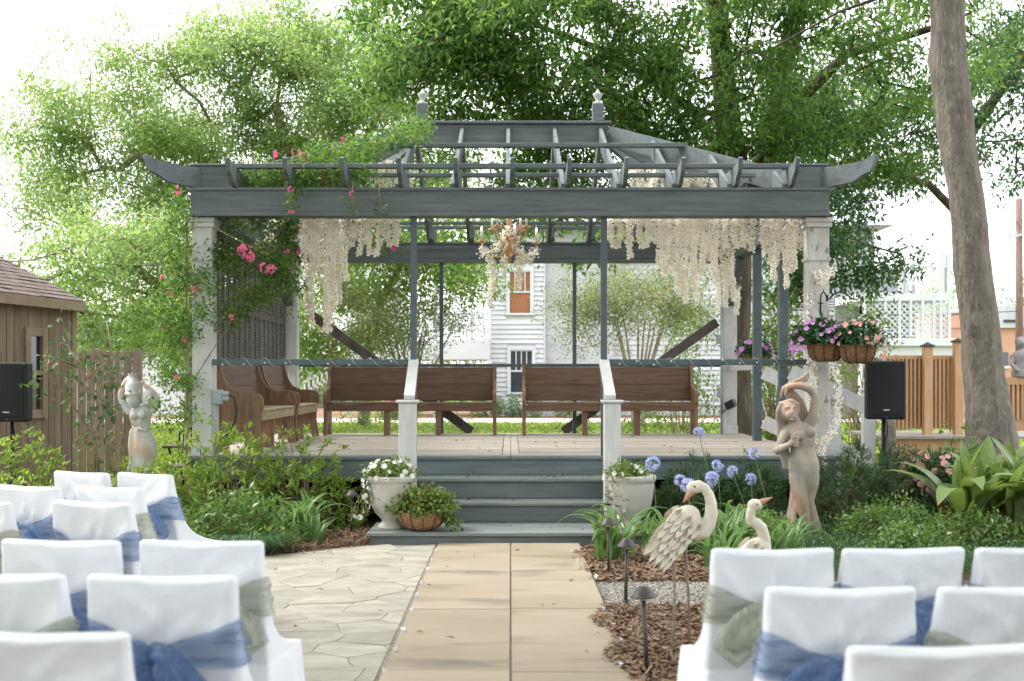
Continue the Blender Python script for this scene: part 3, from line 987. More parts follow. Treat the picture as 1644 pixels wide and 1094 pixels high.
# knee braces under the side beams
for sx in (-1, 1):
    mb = MB(); mb.bar((sx * 3.1, 16.2, 2.55), (sx * 3.1, 15.55, 3.12), .09, .11); mb.build('knee_brace', M['slate'], pav)

# --- stair newels and sloping handrails
for x0, x1 in ((-1.06, -.90), (.885, 1.04)):
    p = bx('newel_post', 'white_wood', x0, x1, 10.88, 11.04, .133, 1.262, bev=.006)
    bx('newel_cap', 'white_wood', x0 - .025, x1 + .025, 10.855, 11.065, 1.264, 1.29, parent=p)
    xc = (x0 + x1) / 2
    xt = -.985 if x0 < 0 else .945
    mb = MB(); mb.bar((xc + (.02 if x0 < 0 else -.02), 10.90, 1.315), (xt, 11.70, 1.675), .10, .045)
    mb.build('handrail', M['white_wood'], pav)
    mb = MB(); mb.bar((xt, 11.66, ZD + .1), (xt, 11.66, 1.64), .022, .022); mb.build('baluster', M['white_wood'], pav)

# --- left wall of old louvred shutters
sw = .535
for k in range(8):
    y0 = 11.95 + k * sw
    x0 = -3.205
    st = MB()
    for ya, yb in ((y0, y0 + .05), (y0 + sw - .055, y0 + sw - .005), (y0 + sw / 2 - .022, y0 + sw / 2 + .022)):
        st.box(x0, x0 + .036, ya, yb, 1.62, 3.10)
    for za, zb in ((1.62, 1.72), (2.24, 2.32), (3.02, 3.10)):
        st.box(x0 + .001, x0 + .035, y0 + .051, y0 + sw / 2 - .023, za, zb)
        st.box(x0 + .001, x0 + .035, y0 + sw / 2 + .023, y0 + sw - .056, za, zb)
    s = st.build('shutter', M['shutter'], pav)
    lv = MB()
    for ya, yb in ((y0 + .051, y0 + sw / 2 - .023), (y0 + sw / 2 + .023, y0 + sw - .056)):
        for za, zb in ((1.72, 2.24), (2.32, 3.02)):
            nl = int((zb - za) / .034)
            for i in range(nl):
                z = za + (i + .5) * (zb - za) / nl
                lv.bar((x0 + .018, ya, z), (x0 + .018, yb, z), .034, .006, up=(.8, 0, .6))
    o = lv.build('louvers', M['shutter'], s, fix=False); o['kind'] = 'stuff'

# --- electrical box and conduit on the left post
b = bx('electrical_box', 'plastic_grey', -3.03, -2.92, 11.66, 11.72, 1.23, 1.38, bev=.01)
for i, z in enumerate((1.34, 1.29)):
    mb = MB(); mb.tube([(-2.92, 11.68, z), (-2.86, 11.68, z)], .026, 12); mb.build('socket_cover', M['plastic_grey'], b, smooth=False)
mb = MB(); mb.tube([(-2.985, 11.70, 1.23), (-2.985, 11.70, .72)], .022, 10); mb.build('conduit', M['plastic_grey'], pav, smooth=True)
mb = MB(); mb.tube([(-2.87, 11.68, 1.33), (-2.80, 11.66, 1.30), (-2.77, 11.66, 1.18), (-2.80, 11.67, 1.04), (-2.88, 11.68, .92), (-2.93, 11.69, .80)], .010, 6)
mb.build('cable', M['black'], pav, smooth=True)
# conduit, boxes and spot lamp on the back right post
mb = MB(); mb.tube([(2.965, 16.2, ZD), (2.965, 16.2, 2.5)], .018, 8); mb.build('conduit', M['plastic_grey'], pav, smooth=True)
bx('electrical_box', 'plastic_grey', 2.89, 2.955, 16.16, 16.24, 1.98, 2.11)
bx('electrical_box', 'plastic_grey', 2.90, 2.96, 16.16, 16.24, 1.22, 1.36)
lamp = MB(); lamp.bar((3.02, 16.12, 1.10), (3.12, 16.05, 1.16), .10, .10); sp = lamp.build('spot_lamp', M['black'], pav)
mb = MB(); mb.tube([(2.96, 16.18, 1.0), (3.06, 16.10, 1.11)], .008, 6); mb.build('lamp_arm', M['black'], sp)

# --- side steps with white rails on the right
for i in range(4):
    z = ZD - .17 * (i + 1)
    bx('side_tread', 'deck', 3.30 + .28 * i, 3.60 + .28 * i, 13.18, 14.44, z - .035, z)
    bx('side_riser', 'white_wood', 3.30 + .28 * i, 3.32 + .28 * i, 13.18, 14.44, z, z + .134)
for y in (13.12, 14.5):
    for x, h in ((3.68, 1.30), (4.07, 1.35)):
        bx('side_newel', 'white_wood', x - .065, x + .065, y - .065, y + .065, 0, h)
        bx('side_newel_cap', 'white_wood', x - .085, x + .085, y - .085, y + .085, h + .002, h + .03)
    for dz in (0, -.62):
        mb = MB(); mb.bar((3.16, y - .09, 1.57 + dz), (4.07, y - .09, 1.15 + dz), .03, .17); mb.build('side_rail', M['white_wood'], pav)
# ================================================================ pews
def pew(label, loc, rotz, L, two=True):
    """local: length along x, faces -y; back at +y"""
    t = thing('church_pew', label, 'pew', loc, rotz, 'old church pews on the deck', local=True)
    # end panels: curved profile in the y-z plane
    prof = [(.29, 0), (.29, .30), (.315, .55), (.335, .97), (.27, .98), (.245, .90), (.215, .78), (.15, .68), (.05, .635), (-.12, .63), (-.175, .61),
            (-.20, .56), (-.205, .47), (-.17, .40), (-.165, .25), (-.20, .0), (-.11, 0), (-.075, .10), (0, .165), (.08, .165), (.15, .10), (.19, 0)]
    for x0 in (0, L - .045):
        mb = MB(); mb.prism([(0, y, z) for y, z in prof], (x0, 0, 0), (x0 + .045, 0, 0))
        mb.build('end_panel', M['pew_end'], t)
    seat = MB(); seat.box(.047, L - .047, -.19, .23, .425, .455, bev=.008)
    so = seat.build('seat', M['pew_seat'] if two == 'side' else M['pew'], t)
    mb = MB(); mb.box(.047, L - .047, -.185, -.155, .335, .423, bev=.004); mb.build('seat_rail', M['pew_seat'] if two == 'side' else M['pew'], t)
    Mt = Matrix.Translation((0, .235, .47)) @ Matrix.Rotation(R(-8), 4, 'X')
    for za, zb in ((.0, .231), (.2330, .475)):
        mb = MB(); mb.box(.047, L - .047, -.014, .014, za, zb, Mt, bev=.005); mb.build('back_plank', M['pew'], t)
    for x in ((L * .36, L * .66) if L > 2 else (L * .5,)):
        mb = MB(); mb.box(x - .03, x + .03, -.12, .20, 0, .424); mb.build('leg', M['pew_end'], t)
        mb = MB(); mb.prism([(x, -.15, .42), (x, .16, .42), (x, .16, .30)], (-.02, 0, 0), (.02, 0, 0))
    return t


pew('dark wooden church pew at the back, left of the gap', (-2.56, 15.92, ZD), 0, 2.36)
pew('reddish wooden church pew at the back, right of the gap', (.16, 15.92, ZD), 0, 2.40)
# along the left wall, facing right: local -y -> +x  => rotate +90
pew('worn church pew along the shutter wall, nearest the left front post', (-2.82, 12.18, ZD), R(90), 1.9, 'side')
pew('weathered church pew along the shutter wall, second from the front', (-2.80, 14.14, ZD), R(90), 1.5, 'side')

# ================================================================ fairy lights wound round the front rails
def wound_wire(x0, x1, y, z, turns, label):
    t = thing('fairy_light_string', label, 'string lights', (x0, y, z))
    n = turns * 10
    pts = [(x0 + (x1 - x0) * i / n, y + .036 * math.cos(2 * PI * i / 10), z + .044 * math.sin(2 * PI * i / 10)) for i in range(n + 1)]
    mb = MB(); mb.tube(pts, .0018, 4); mb.build('wire', M['wire_white'], t, fix=False)
    ball = MB(); ball.ball((0, 0, 0), (.011, .011, .009), 6, 4)
    me = ball.mesh('bulb', M['wire_white'])
    for k in range(turns):
        link('bulb', me, t, (x0 + (x1 - x0) * (k + .3) / turns, y - .05, z + random.uniform(-.03, .04)))


wound_wire(-2.98, -1.06, 11.707, 1.66, 9, 'clear fairy lights wound round the left front rail')
wound_wire(1.05, 2.96, 11.707, 1.66, 11, 'clear fairy lights wound round the right front rail')

# ================================================================ speakers on stands
def speaker(loc, rotz, lab_s, lab_t, ztop):
    x, y = loc
    w, d, h = .40, .34, .62
    zb = ztop - h
    t = thing('speaker_stand', lab_t, 'speaker stand', (x, y, 0), rotz, local=True)
    mb = MB(); mb.tube([(0, 0, .06), (0, 0, zb * .62)], .022, 12); mb.tube([(0, 0, zb * .55), (0, 0, zb + .02)], .0165, 12); mb.build('pole', M['black'], t, smooth=True)
    mb = MB(); mb.tube([(0, 0, zb * .58), (0, 0, zb * .64)], .030, 12); c = mb.build('collar', M['black'], t)
    mb = MB(); mb.tube([(.03, 0, zb * .61), (.07, 0, zb * .61)], .012, 8); mb.build('knob', M['black'], c)
    for k in range(3):
        a = R(30 + 120 * k)
        mb = MB(); mb.tube([(.03 * math.cos(a), .03 * math.sin(a), .46), (.46 * math.cos(a), .46 * math.sin(a), .012)], .0125, 8); mb.build('leg', M['black'], t, smooth=True)
    mb = MB(); mb.tube([(.015 + .02 * math.sin(i * 1.1), -.035 - .012 * math.cos(i), zb - .02 - i * (zb - .1) / 14) for i in range(15)], .006, 6); mb.build('cable', M['black'], t, smooth=True)
    s = thing('loudspeaker', lab_s, 'loudspeaker', (x, y, zb), rotz, local=True)
    # cabinet, narrower to the rear
    pl = [(-w / 2, -d / 2), (w / 2, -d / 2), (w / 2, d * .12), (w * .30, d / 2), (-w * .30, d / 2), (-w / 2, d * .12)]
    mb = MB(); mb.prism([(a, b, 0) for a, b in pl], (0, 0, 0), (0, 0, h)); cab = mb.build('cabinet', M['black'], s)
    bv = cab.modifiers.new('b', 'BEVEL'); bv.width = .018; bv.segments = 2
    mb = MB()
    gw = w * .415
    n = 10
    V = []; fs = []
    for j, z in enumerate((.055, h - .03)):
        for i in range(n + 1):
            xx = -gw + 2 * gw * i / n
            V.append((xx, -d / 2 - .006 - .016 * (1 - (xx / gw) ** 2), z))
    for i in range(n): fs.append((i, i + 1, n + 2 + i, n + 1 + i))
    k = len(V)
    V += [(-gw, -d / 2 + .01, .055), (gw, -d / 2 + .01, .055), (gw, -d / 2 + .01, h - .03), (-gw, -d / 2 + .01, h - .03)]
    fs += [tuple(range(n, -1, -1)) + (k, k + 1), tuple(range(n + 1, 2 * n + 2)) + (k + 2, k + 3), (0, n + 1, k + 3, k), (n, k + 1, k + 2, 2 * n + 1)]
    mb.add(V, fs); g = mb.build('grille', M['grille'], s, smooth=False)
    mb = MB(); mb.box(-.032, .032, -d / 2 - .031, -d / 2 - .02, .095, .108); mb.build('badge', M['silver'], s)
    mb = MB(); mb.box(-.014, .014, -d / 2 - .010, -d / 2 + .01, .018, .03); mb.build('indicator', M['blue_led'], s)
    for sx in (-1, 1):
        for z in (.03, h - .03):
            mb = MB(); mb.box(sx * (w / 2 - .03) - .014, sx * (w / 2 - .03) + .014, -d / 2 - .004, -d / 2 + .01, z - .012, z + .012, bev=.003); mb.build('corner_foot', M['black'], s)


M['blue_led'] = mat('blue_indicator', (0.05, 0.07, 0.16), (0.06, 0.08, 0.2), rough=0.3)
speaker((4.0, 12.35), R(-10), 'black loudspeaker on a pole right of the pavilion', 'black speaker stand rising from the right shrubs', 1.68)
speaker((-5.28, 12.2), R(6), 'black loudspeaker in front of the brown shed', 'black speaker stand in front of the brown shed', 1.66)


# ================================================================ path lights
def path_light():
    t = thing('path_light', 'x', 'path light', (0, 0, 0), 0, 'bronze path lights', local=True)
    mb = MB(); mb.tube([(0, 0, -.02), (0, 0, .40)], .0115, 12); mb.build('stem', M['lamp'], t, smooth=True)
    mb = MB(); mb.lathe([(.0, .0), (.020, .0), (.020, .045), (.0135, .05)], 14, (0, 0, 0)); mb.build('stake_collar', M['lamp'], t, smooth=True)
    mb = MB(); mb.lathe([(.0, .455), (.022, .453), (.030, .445), (.064, .405), (.066, .400), (.060, .399), (.028, .432), (.0, .435)], 22); c = mb.build('cap', M['lamp'], t, smooth=True)
    mb = MB(); mb.lathe([(.012, .385), (.020, .388), (.022, .40), (.018, .43), (0, .435)], 14); mb.build('lens', M['concrete'], c, smooth=True)
    return t


LIGHTS = [((-1.49, 10.76), 'bronze path light standing in pine straw left of the steps'),
          ((.965, 10.50), 'bronze path light beside the right stair post'),
          ((.735, 8.64), 'bronze path light among strap leaves right of the walkway'),
          ((.752, 7.54), 'bronze path light in the gravel strip'),
          ((.685, 5.78), 'bronze path light nearest the camera, in the bark mulch')]
p0 = path_light()
for i, (q, lb) in enumerate(LIGHTS):
    o = p0 if i == 0 else copy_tree(p0)
    o.location = (q[0], q[1], .0); o['label'] = lb
    o.rotation_euler = (random.uniform(-.03, .03), random.uniform(-.05, .05), random.uniform(0, 3))

# ================================================================ covered wedding chairs
HB = .90


NB_, NS_ = 34, 12
NR = 2 * (NB_ + NS_)


def ring_at(z, w_back=.215):
    """closed outline of the cover at height z (chair faces +y); points: back, right side, front, left side"""
    t = max(0.0, (z - .47) / (HB - .47))
    if z >= .462:
        yb = -.005 - .10 * t * .9
        yf = yb + .050 + .030 * (1 - t) + .33 * math.exp(-(z - .462) / .055)
        hw = w_back + .008 * (1 - t)
        if z > HB - .014:
            q = (z - (HB - .014)) / .014
            hw -= .012 * q * q; yb += .012 * q * q; yf -= .012 * q * q
    else:
        u = 1 - z / .462
        yb = -.005 - .075 * u - .02 * u * u
        yf = .41 + .035 * u
        hw = .226 + .045 * u
    r = min(.013, (yf - yb) * .48)
    pts = []
    def edge(x, y, sg):
        d = abs(x) - (hw - r)
        return y + sg * (r - math.sqrt(max(0, r * r - d * d))) if d > 0 else y
    for k in range(NB_):
        x = -hw + 2 * hw * (k + .5) / NB_; pts.append((x, edge(x, yb, 1)))
    for k in range(NS_):
        pts.append((hw, yb + r + (yf - yb - 2 * r) * (k + .5) / NS_))
    for k in range(NB_):
        x = hw - 2 * hw * (k + .5) / NB_; pts.append((x, edge(x, yf, -1)))
    for k in range(NS_):
        pts.append((-hw, yf - r - (yf - yb - 2 * r) * (k + .5) / NS_))
    return pts


def ridge(x, y, z, pw=5):
    return (1 - abs(noise.noise((x, y, z)))) ** pw


def cover_point(k, z, ph, rings={}):
    key = round(z, 4)
    if key not in rings: rings[key] = ring_at(z)
    x, y = rings[key][k]
    a = 2 * PI * k / NR
    zo = z
    w = max(0, 1 - z / .46)
    f = .030 * w * math.sin(a * 9 + ph + 1.2 * math.sin(a * 2)) + .016 * w * math.sin(a * 17 + ph * 2)
    r = math.hypot(x, y - .15) + 1e-6
    x += f * x / r; y += f * (y - .15) / r
    if k < NB_ and z <= .462:          # vertical folds hanging below the sash
        y -= .020 * ridge(x * 7 + ph, .4 * z, ph, 4) * min(1, w + .35)
    if z > .462:
        up = min(1, (z - .462) / .12)
        back = k < NB_
        bk = 1.0 if back else .4
        sag = math.sin(min(1, (z - .46) / .44) * PI)
        d = 0.010 * noise.noise((x * 4 + ph, 1.5, z * 5)) + .005 * (1 - (x / .225) ** 2) * sag
        # creases pulled from the top corners towards the knot
        q = abs(x) * .8 - (z - .66)
        top = max(0, 1 - abs(z - .75) / .15)
        d -= .022 * ridge(q * 6 + ph, (abs(x) + z) * 1.6, 3 + (1 if x > 0 else 0), 7) * top
        d -= .016 * ridge(x * 4 - z * 9, z * 5 + ph, 7, 8) * top
        if z < .66: d -= .016 * ridge(x * 8 + ph * 2, z * 1.5, 2, 4) * min(1, (.66 - z) / .06)
        y += up * bk * d
        zo += (.014 * (abs(x) / .215) ** 2 - .008 + .006 * noise.noise((x * 9 + ph, 5, 0))) * max(0, (z - .62) / .28)
        x += .007 * noise.noise((1 if x > 0 else 4, z * 7 + ph, y * 3)) * up
    return x, y, zo


def chair_cover(seed):
    zs = [0.004, .06, .13, .20, .27, .34, .40, .44, .461, .463, .47, .48, .495, .515, .54, .57, .60, .63, .66, .69, .72, .75, .78, .81, .835, .858, .876, .886, .889, .894, .898, HB]
    ph = random.Random(seed).uniform(0, 9)
    V = []; fs = []
    for iz, z in enumerate(zs):
        for k in range(NR): V.append(cover_point(k, z, ph))
        if iz:
            for k in range(NR):
                k2 = (k + 1) % NR
                fs.append(((iz - 1) * NR + k, (iz - 1) * NR + k2, iz * NR + k2, iz * NR + k))
    fs.append(tuple((len(zs) - 1) * NR + k for k in range(NR)))
    me = bpy.data.meshes.new('cover')
    me.from_pydata(V, [], fs); me.update()
    me.polygons.foreach_set('use_smooth', np.ones(len(me.polygons), dtype=bool))
    me.materials.append(M['white_cloth'])
    return me


def sash_band(seed):
    ph = random.Random(seed).uniform(0, 9)
    m = 10; V = []; fs = []
    for k in range(NR):
        back = k < NB_; side = NB_ <= k < NB_ + NS_ or k >= 2 * NB_ + NS_
        x0 = ring_at(.70)[k][0]
        g = min(1, abs(x0) / .20) if back else 1.0
        gg = g ** .8
        for j in range(m + 1):
            t = j / m
            h = .040 + .095 * gg if back else .135
            zc = .668 + .037 * gg if back else .705
            z = zc + (t - .5) * h + .005 * math.sin(k * .35 + ph)
            x, y, z = cover_point(k, round(z, 3), ph)
            off = .010 + .0045 * math.sin(t * 16 + ph + 1.5 * math.sin(k * .11)) + (.016 * (1 - g) if back else 0)
            if back: V.append((x + math.copysign(.006 * g ** 6, x), y - off, z))
            elif side: V.append((x + math.copysign(off, x), y, z))
            else: V.append((x, y + off, z))
    for k in range(NR):
        k2 = (k + 1) % NR
        for j in range(m):
            fs.append((k * (m + 1) + j, k2 * (m + 1) + j, k2 * (m + 1) + j + 1, k * (m + 1) + j + 1))
    mb = MB(); mb.add(V, fs)
    return mb


def ribbon(path, wid, seed, thick_wave=.012, fold=5):
    """gathered strip along path; wid(t) half width"""
    rr = random.Random(seed); ph = rr.uniform(0, 9)
    n = len(path); m = 8
    V = []; fs = []
    for i, p in enumerate(path):
        p = Vector(p)
        d = (Vector(path[min(i + 1, n - 1)]) - Vector(path[max(i - 1, 0)])).normalized()
        t = i / (n - 1)
        side = d.cross(Vector((0, -1, 0.05)))
        if side.length < .2: side = Vector((1, 0, 0))
        side.normalize(); nr = side.cross(d).normalized()
        for j in range(m + 1):
            s = -1 + 2 * j / m
            V.append(p + side * (s * wid(t)) + nr * (thick_wave * math.sin(s * fold + ph + t * 2.5) * min(1, .25 + 2 * t)))
    for i in range(n - 1):
        for j in range(m):
            fs.append((i * (m + 1) + j, i * (m + 1) + j + 1, (i + 1) * (m + 1) + j + 1, (i + 1) * (m + 1) + j))
    return V, fs


def make_chair(seed):
    t = thing('covered_chair', 'x', 'chair', (0, 0, 0), 0, 'white covered wedding chairs', local=True)
    o = link('cover', chair_cover(seed), t)
    o.modifiers.new('s', 'SUBSURF').levels = 1; o.modifiers['s'].render_levels = 1
    band = sash_band(seed).build('sash', M['blue_sash'], t, smooth=True, fix=False)
    rr = random.Random(seed + 50)
    kx, ky, kz = rr.uniform(-.02, .02), -.092, .668
    mb = MB(); mb.ball((kx, ky, kz), (.026, .022, .026), 12, 8)
    mb.build('knot', M['blue_knot'], band, smooth=True)
    for sx in (-1, 1):
        L = rr.uniform(.10, .17); dr = rr.uniform(.06, .16)
        path = []
        for i in range(15):
            a = i / 14 * PI * 2
            # loop: out, round, and back
            q = (1 - math.cos(a)) / 2
            path.append((kx + sx * L * q, ky - .022 - .036 * math.sin(a) * .9, kz - dr * q * q + .032 * math.sin(a)))
        V, fs = ribbon(path, lambda u: .012 + .056 * math.sin(u * PI) ** .7, seed * 3 + sx, .014, 7)
        b = MB(); b.add(V, fs); b.build('bow_loop', M['blue_knot'], band, smooth=True, fix=False)
        Lt = rr.uniform(.26, .36)
        path = [(kx + sx * (.012 + .07 * (i / 11) + .014 * math.sin(i * .8 + sx)), ky - .014 - .022 * math.sin(i / 11 * 2.6) - .012 * (i / 11), kz - Lt * (i / 11)) for i in range(12)]
        V, fs = ribbon(path, lambda u: .012 + .050 * u ** .7, seed * 7 + sx, .016, 6)
        b = MB(); b.add(V, fs); b.build('bow_tail', M['blue_sash'], band, smooth=True, fix=False)
    return t


def recolor(t, sage):
    if not sage: return
    for o in t.children_recursive:
        if o.data.materials[0] in (M['blue_sash'], M['blue_knot']):
            key = 'sage_sash' if o.data.materials[0] == M['blue_sash'] else 'sage_knot'
            o.data = o.data.copy(); o.data.materials[0] = M[key]


CHAIRS = [  # x, y, facing turn (deg), sage, label
    (-2.52, 6.90, -27, 0, 'white covered chair in the farthest left row, the outer one'),
    (-2.10, 6.78, -30, 0, 'white covered chair with blue sash in the farthest left row, below the white statue'),
    (-2.48, 6.02, -20, 0, 'white covered chair with dark blue bow, second left row from the pavilion, outer one'),
    (-2.03, 5.97, -24, 1, 'white covered chair with sage sash, second left row from the pavilion, inner one'),
    (-2.42, 5.30, -20, 1, 'white covered chair with sage sash cut by the left picture edge, third row'),
    (-1.865, 5.26, -20, 0, 'white covered chair with large blue bow, third left row from the pavilion'),
    (-1.545, 4.04, -8, 0, 'white covered chair with blue sash, fourth left row, outer one'),
    (-1.055, 4.02, -5, 1, 'white covered chair with sage sash beside the patio, fourth left row, inner one'),
    (-1.475, 3.36, -5, 1, 'white covered chair with sage sash, fifth left row, cut by the left picture edge'),
    (-.985, 3.33, -4, 0, 'white covered chair with wide blue sash and long bow, nearest the walkway at left'),
    (-1.045, 2.60, -4, 0, 'white covered chair filling the bottom left corner'),
    (.905, 4.07, 4, 1, 'white covered chair with sage sash beside the mulch bed, front right row'),
    (1.362, 4.09, 4, 0, 'white covered chair with blue bow, middle of the front right row'),
    (1.83, 4.10, 5, 0, 'white covered chair cut by the right picture edge, front right row'),
    (.930, 3.33, 3, 0, 'white covered chair with a big blue bow, second right row'),
    (1.42, 3.35, 4, 1, 'white covered chair with sage sash, second right row at the picture edge'),
    (.955, 2.62, 3, 0, 'white covered chair filling the bottom right corner'),
]
protos = [make_chair(s) for s in (1, 2, 3)]
used = [False] * 3
for i, (x, y, a, sage, lb) in enumerate(CHAIRS):
    k = i % 3
    if not used[k]:
        c = protos[k]; used[k] = True
    else:
        c = copy_tree(protos[k])
    c.location = (x, y, .04 if x < 0 else .005); c.rotation_euler = (0, 0, R(a)); c['label'] = lb
    c['_s'] = sage
for c in [o for o in scene.objects if '_s' in o.keys()]:
    if c['_s']: recolor(c, True)
    del c['_s']
# ================================================================ foliage helpers
def unit(a):
    return a / (np.linalg.norm(a, axis=1)[:, None] + 1e-9)


def leaf_geo(c, d, n, L, W, fold=0.12, mid=0.45):
    """one folded rhombus per leaf"""
    s = unit(np.cross(d, n)); n2 = np.cross(s, d)
    L = np.asarray(L).reshape(-1, 1); W = np.asarray(W).reshape(-1, 1)
    a = c; b = c + d * L * mid + s * W / 2 + n2 * W * fold
    t = c + d * L - n2 * L * .08; e = c + d * L * mid - s * W / 2 + n2 * W * fold
    return np.concatenate([a, b, t, e], 1).reshape(-1, 3)


def quads(V):
    return np.arange(len(V)).reshape(-1, 4)


def rand_dirs(n, up=0.0, rng=RNG):
    d = rng.normal(0, 1, (n, 3)); d[:, 2] += up
    return unit(d)


def cluster_leaves(cent, m, spread, L, W, droop=-.1, flat=.7, rng=RNG, outward=None):
    """m leaves round every cluster centre"""
    n = len(cent) * m
    off = rng.normal(0, 1, (n, 3)) * spread
    off[:, 2] *= flat
    c = np.repeat(cent, m, 0) + off
    d = rand_dirs(n, 0, rng) * .8 + unit(off) * .5
    d[:, 2] += droop
    d = unit(d)
    nr = rng.normal(0, .55, (n, 3)); nr[:, 2] += 1.0
    nr = unit(nr)
    return leaf_geo(c, d, nr, rng.uniform(L * .7, L * 1.25, n), rng.uniform(W * .7, W * 1.2, n))


def segs_to_mesh(A, B, ra, rb, n=5):
    d = unit(B - A)
    ref = np.where(np.abs(d[:, 2:3]) < .9, np.array([[0, 0, 1.]]), np.array([[1., 0, 0]]))
    x = unit(np.cross(d, ref)); y = np.cross(d, x)
    V = []
    for P_, r in ((A, ra), (B, rb)):
        for k in range(n):
            a = 2 * PI * k / n
            V.append(P_ + (x * math.cos(a) + y * math.sin(a)) * r[:, None])
    V = np.stack(V, 1)            # (m, 2n, 3)
    m = len(A)
    f = np.array([(k, (k + 1) % n, n + (k + 1) % n, n + k) for k in range(n)])
    Fc = (f[None] + (np.arange(m) * 2 * n)[:, None, None]).reshape(-1, 4)
    return V.reshape(-1, 3), Fc


def grow(trunks, attract, rng, tip=.012, expo=.45, step=.5, wander=.12, lift=.25):
    """branch skeleton from trunk polylines to attractor points; returns segments"""
    pos = []; par = []; fixed = {}
    for tr in trunks:
        prev = -1
        root = tr[0]
        # root may attach to an existing node
        if pos:
            dd = [(Vector(q) - Vector(root[:3])).length for q in pos]
            j = int(np.argmin(dd))
            if dd[j] < .4: prev = j
        for a in tr:
            pos.append(np.array(a[:3], float)); par.append(prev); fixed[len(pos) - 1] = a[3]; prev = len(pos) - 1
    Ppos = np.array(pos)
    d0 = np.array([np.min(np.linalg.norm(Ppos - a, axis=1)) for a in attract])
    order = np.argsort(d0)
    buf = np.zeros((len(attract) * 14 + len(pos), 3)); buf[:len(pos)] = Ppos; cnt = len(pos)
    par = list(par)
    depth = [0] * cnt
    for k in range(cnt):
        depth[k] = depth[par[k]] + 1 if par[k] >= 0 else 0
    tips = []
    for i in order:
        a = attract[i]
        dv = buf[:cnt] - a
        cost = np.linalg.norm(dv, axis=1) + .35 * np.maximum(0, dv[:, 2])   # prefer growing from below
        j = int(np.argmin(cost))
        p0 = buf[j].copy(); D = a - p0; L = np.linalg.norm(D)
        k = max(1, min(12, int(L / step)))
        prev = j
        for q in range(1, k + 1):
            t = q / k
            p = p0 + D * t
            if q < k:
                p = p + rng.normal(0, wander * min(1, L), 3) * math.sin(t * PI) + np.array([0, 0, lift * L * .25 * math.sin(t * PI)])
            buf[cnt] = p; par.append(prev); prev = cnt; cnt += 1
        tips.append(prev)
    w = np.zeros(cnt)
    for t in tips: w[t] += 1
    for k in range(cnt - 1, -1, -1):
        if par[k] >= 0: w[par[k]] += w[k]
    r = tip * np.maximum(w, 1) ** expo
    for k, v in fixed.items(): r[k] = v
    A = []; B = []; ra = []; rb = []
    for k in range(cnt):
        if par[k] >= 0 and k not in fixed:
            A.append(buf[par[k]]); B.append(buf[k])
            ra.append(min(r[par[k]], r[k] * 1.35)); rb.append(r[k])
    return np.array(A), np.array(B), np.array(ra), np.array(rb), buf[:cnt]


def in_blob(c, rad, n, rng, shell=2.0):
    d = unit(rng.normal(0, 1, (n, 3)))
    r = rng.uniform(0, 1, (n, 1)) ** (1 / shell)
    return np.array(c) + d * r * np.array(rad)


def keep_out_roof(a):
    """no twig inside the pavilion"""
    inside = (np.abs(a[:, 0]) < 3.9) & (a[:, 1] > 10.9) & (a[:, 1] < 17.3) & (a[:, 2] < 5.2 - np.maximum(0, np.abs(a[:, 1] - 14) - 1) * .25)
    return a[~inside]


def clumps(blobs, rng, sub=5, sig=.42, keep=.62):
    """foliage in tufts: tuft centres kept apart inside every blob, a few leaf clusters round each"""
    out = []
    for c, r, n in blobs:
        k = max(3, int(n / sub))
        cand = in_blob(c, r, k * 6, rng, 2.2)
        sel = [cand[0]]
        mind = keep * (4.19 * r[0] * r[1] * r[2] / k) ** (1 / 3)
        for q in cand[1:]:
            if len(sel) >= k: break
            if np.min(np.linalg.norm(np.array(sel) - q, axis=1)) > mind: sel.append(q)
        for q in sel:
            s_ = sig * rng.uniform(.65, 1.3)
            d = rng.normal(0, 1, (sub, 3)) * np.array([s_, s_, s_ * .55])
            out.append(q + d)
    return np.concatenate(out)


def tree(name, label, trunks, blobs, leaf, bark, seed, L=.11, W=.05, per=90, spread=.32, tip=.010, group=None, cat='tree', expo=.45, flat=.7,
         droop=-.15, step=.5, zmin=None, sides=12, sig=.42, sub=5):
    rng = np.random.default_rng(seed)
    base = Vector(trunks[0][0][:3])
    t = thing(name, label, cat, base, 0, group)
    att = keep_out_roof(clumps(blobs, rng, sub, sig))
    if zmin is not None: att = att[att[:, 2] > zmin]
    A, B, ra, rb, nodes = grow(trunks, att, rng, tip, expo, step)
    mb = MB()
    for tr in trunks:
        pts = []; rad = []
        # smooth the trunk line with a little irregularity
        for i in range(len(tr) - 1):
            for q in range(5):
                u = q / 5
                p = [tr[i][k] * (1 - u) + tr[i + 1][k] * u for k in range(3)]
                r_ = tr[i][3] * (1 - u) + tr[i + 1][3] * u
                nz = noise.noise_vector((p[0] * .8, p[1] * .8, p[2] * .9 + seed))
                pts.append((p[0] + nz.x * r_ * .22, p[1] + nz.y * r_ * .22, p[2])); rad.append(r_ * (1 + .10 * noise.noise((p[2] * 2.3, seed, 0))))
        pts.append(tr[-1][:3]); rad.append(tr[-1][3])
        mb.tube(pts, rad, sides)
    v0 = np.array(mb.v); f0 = mb.f
    v1, f1 = segs_to_mesh(A, B, ra, rb, 5)
    me = bpy.data.meshes.new('trunk')
    me.from_pydata([tuple(p) for p in mb.v] + v1.tolist(), [], f0 + (f1 + len(v0)).tolist())
    me.update(); me.polygons.foreach_set('use_smooth', np.ones(len(me.polygons), dtype=bool))
    me.materials.append(bark)
    link('trunk', me, t)
    V = cluster_leaves(att, per, spread, L, W, droop, flat, rng)
    link('crown', np_mesh('crown', V, quads(V), leaf), t)
    return t


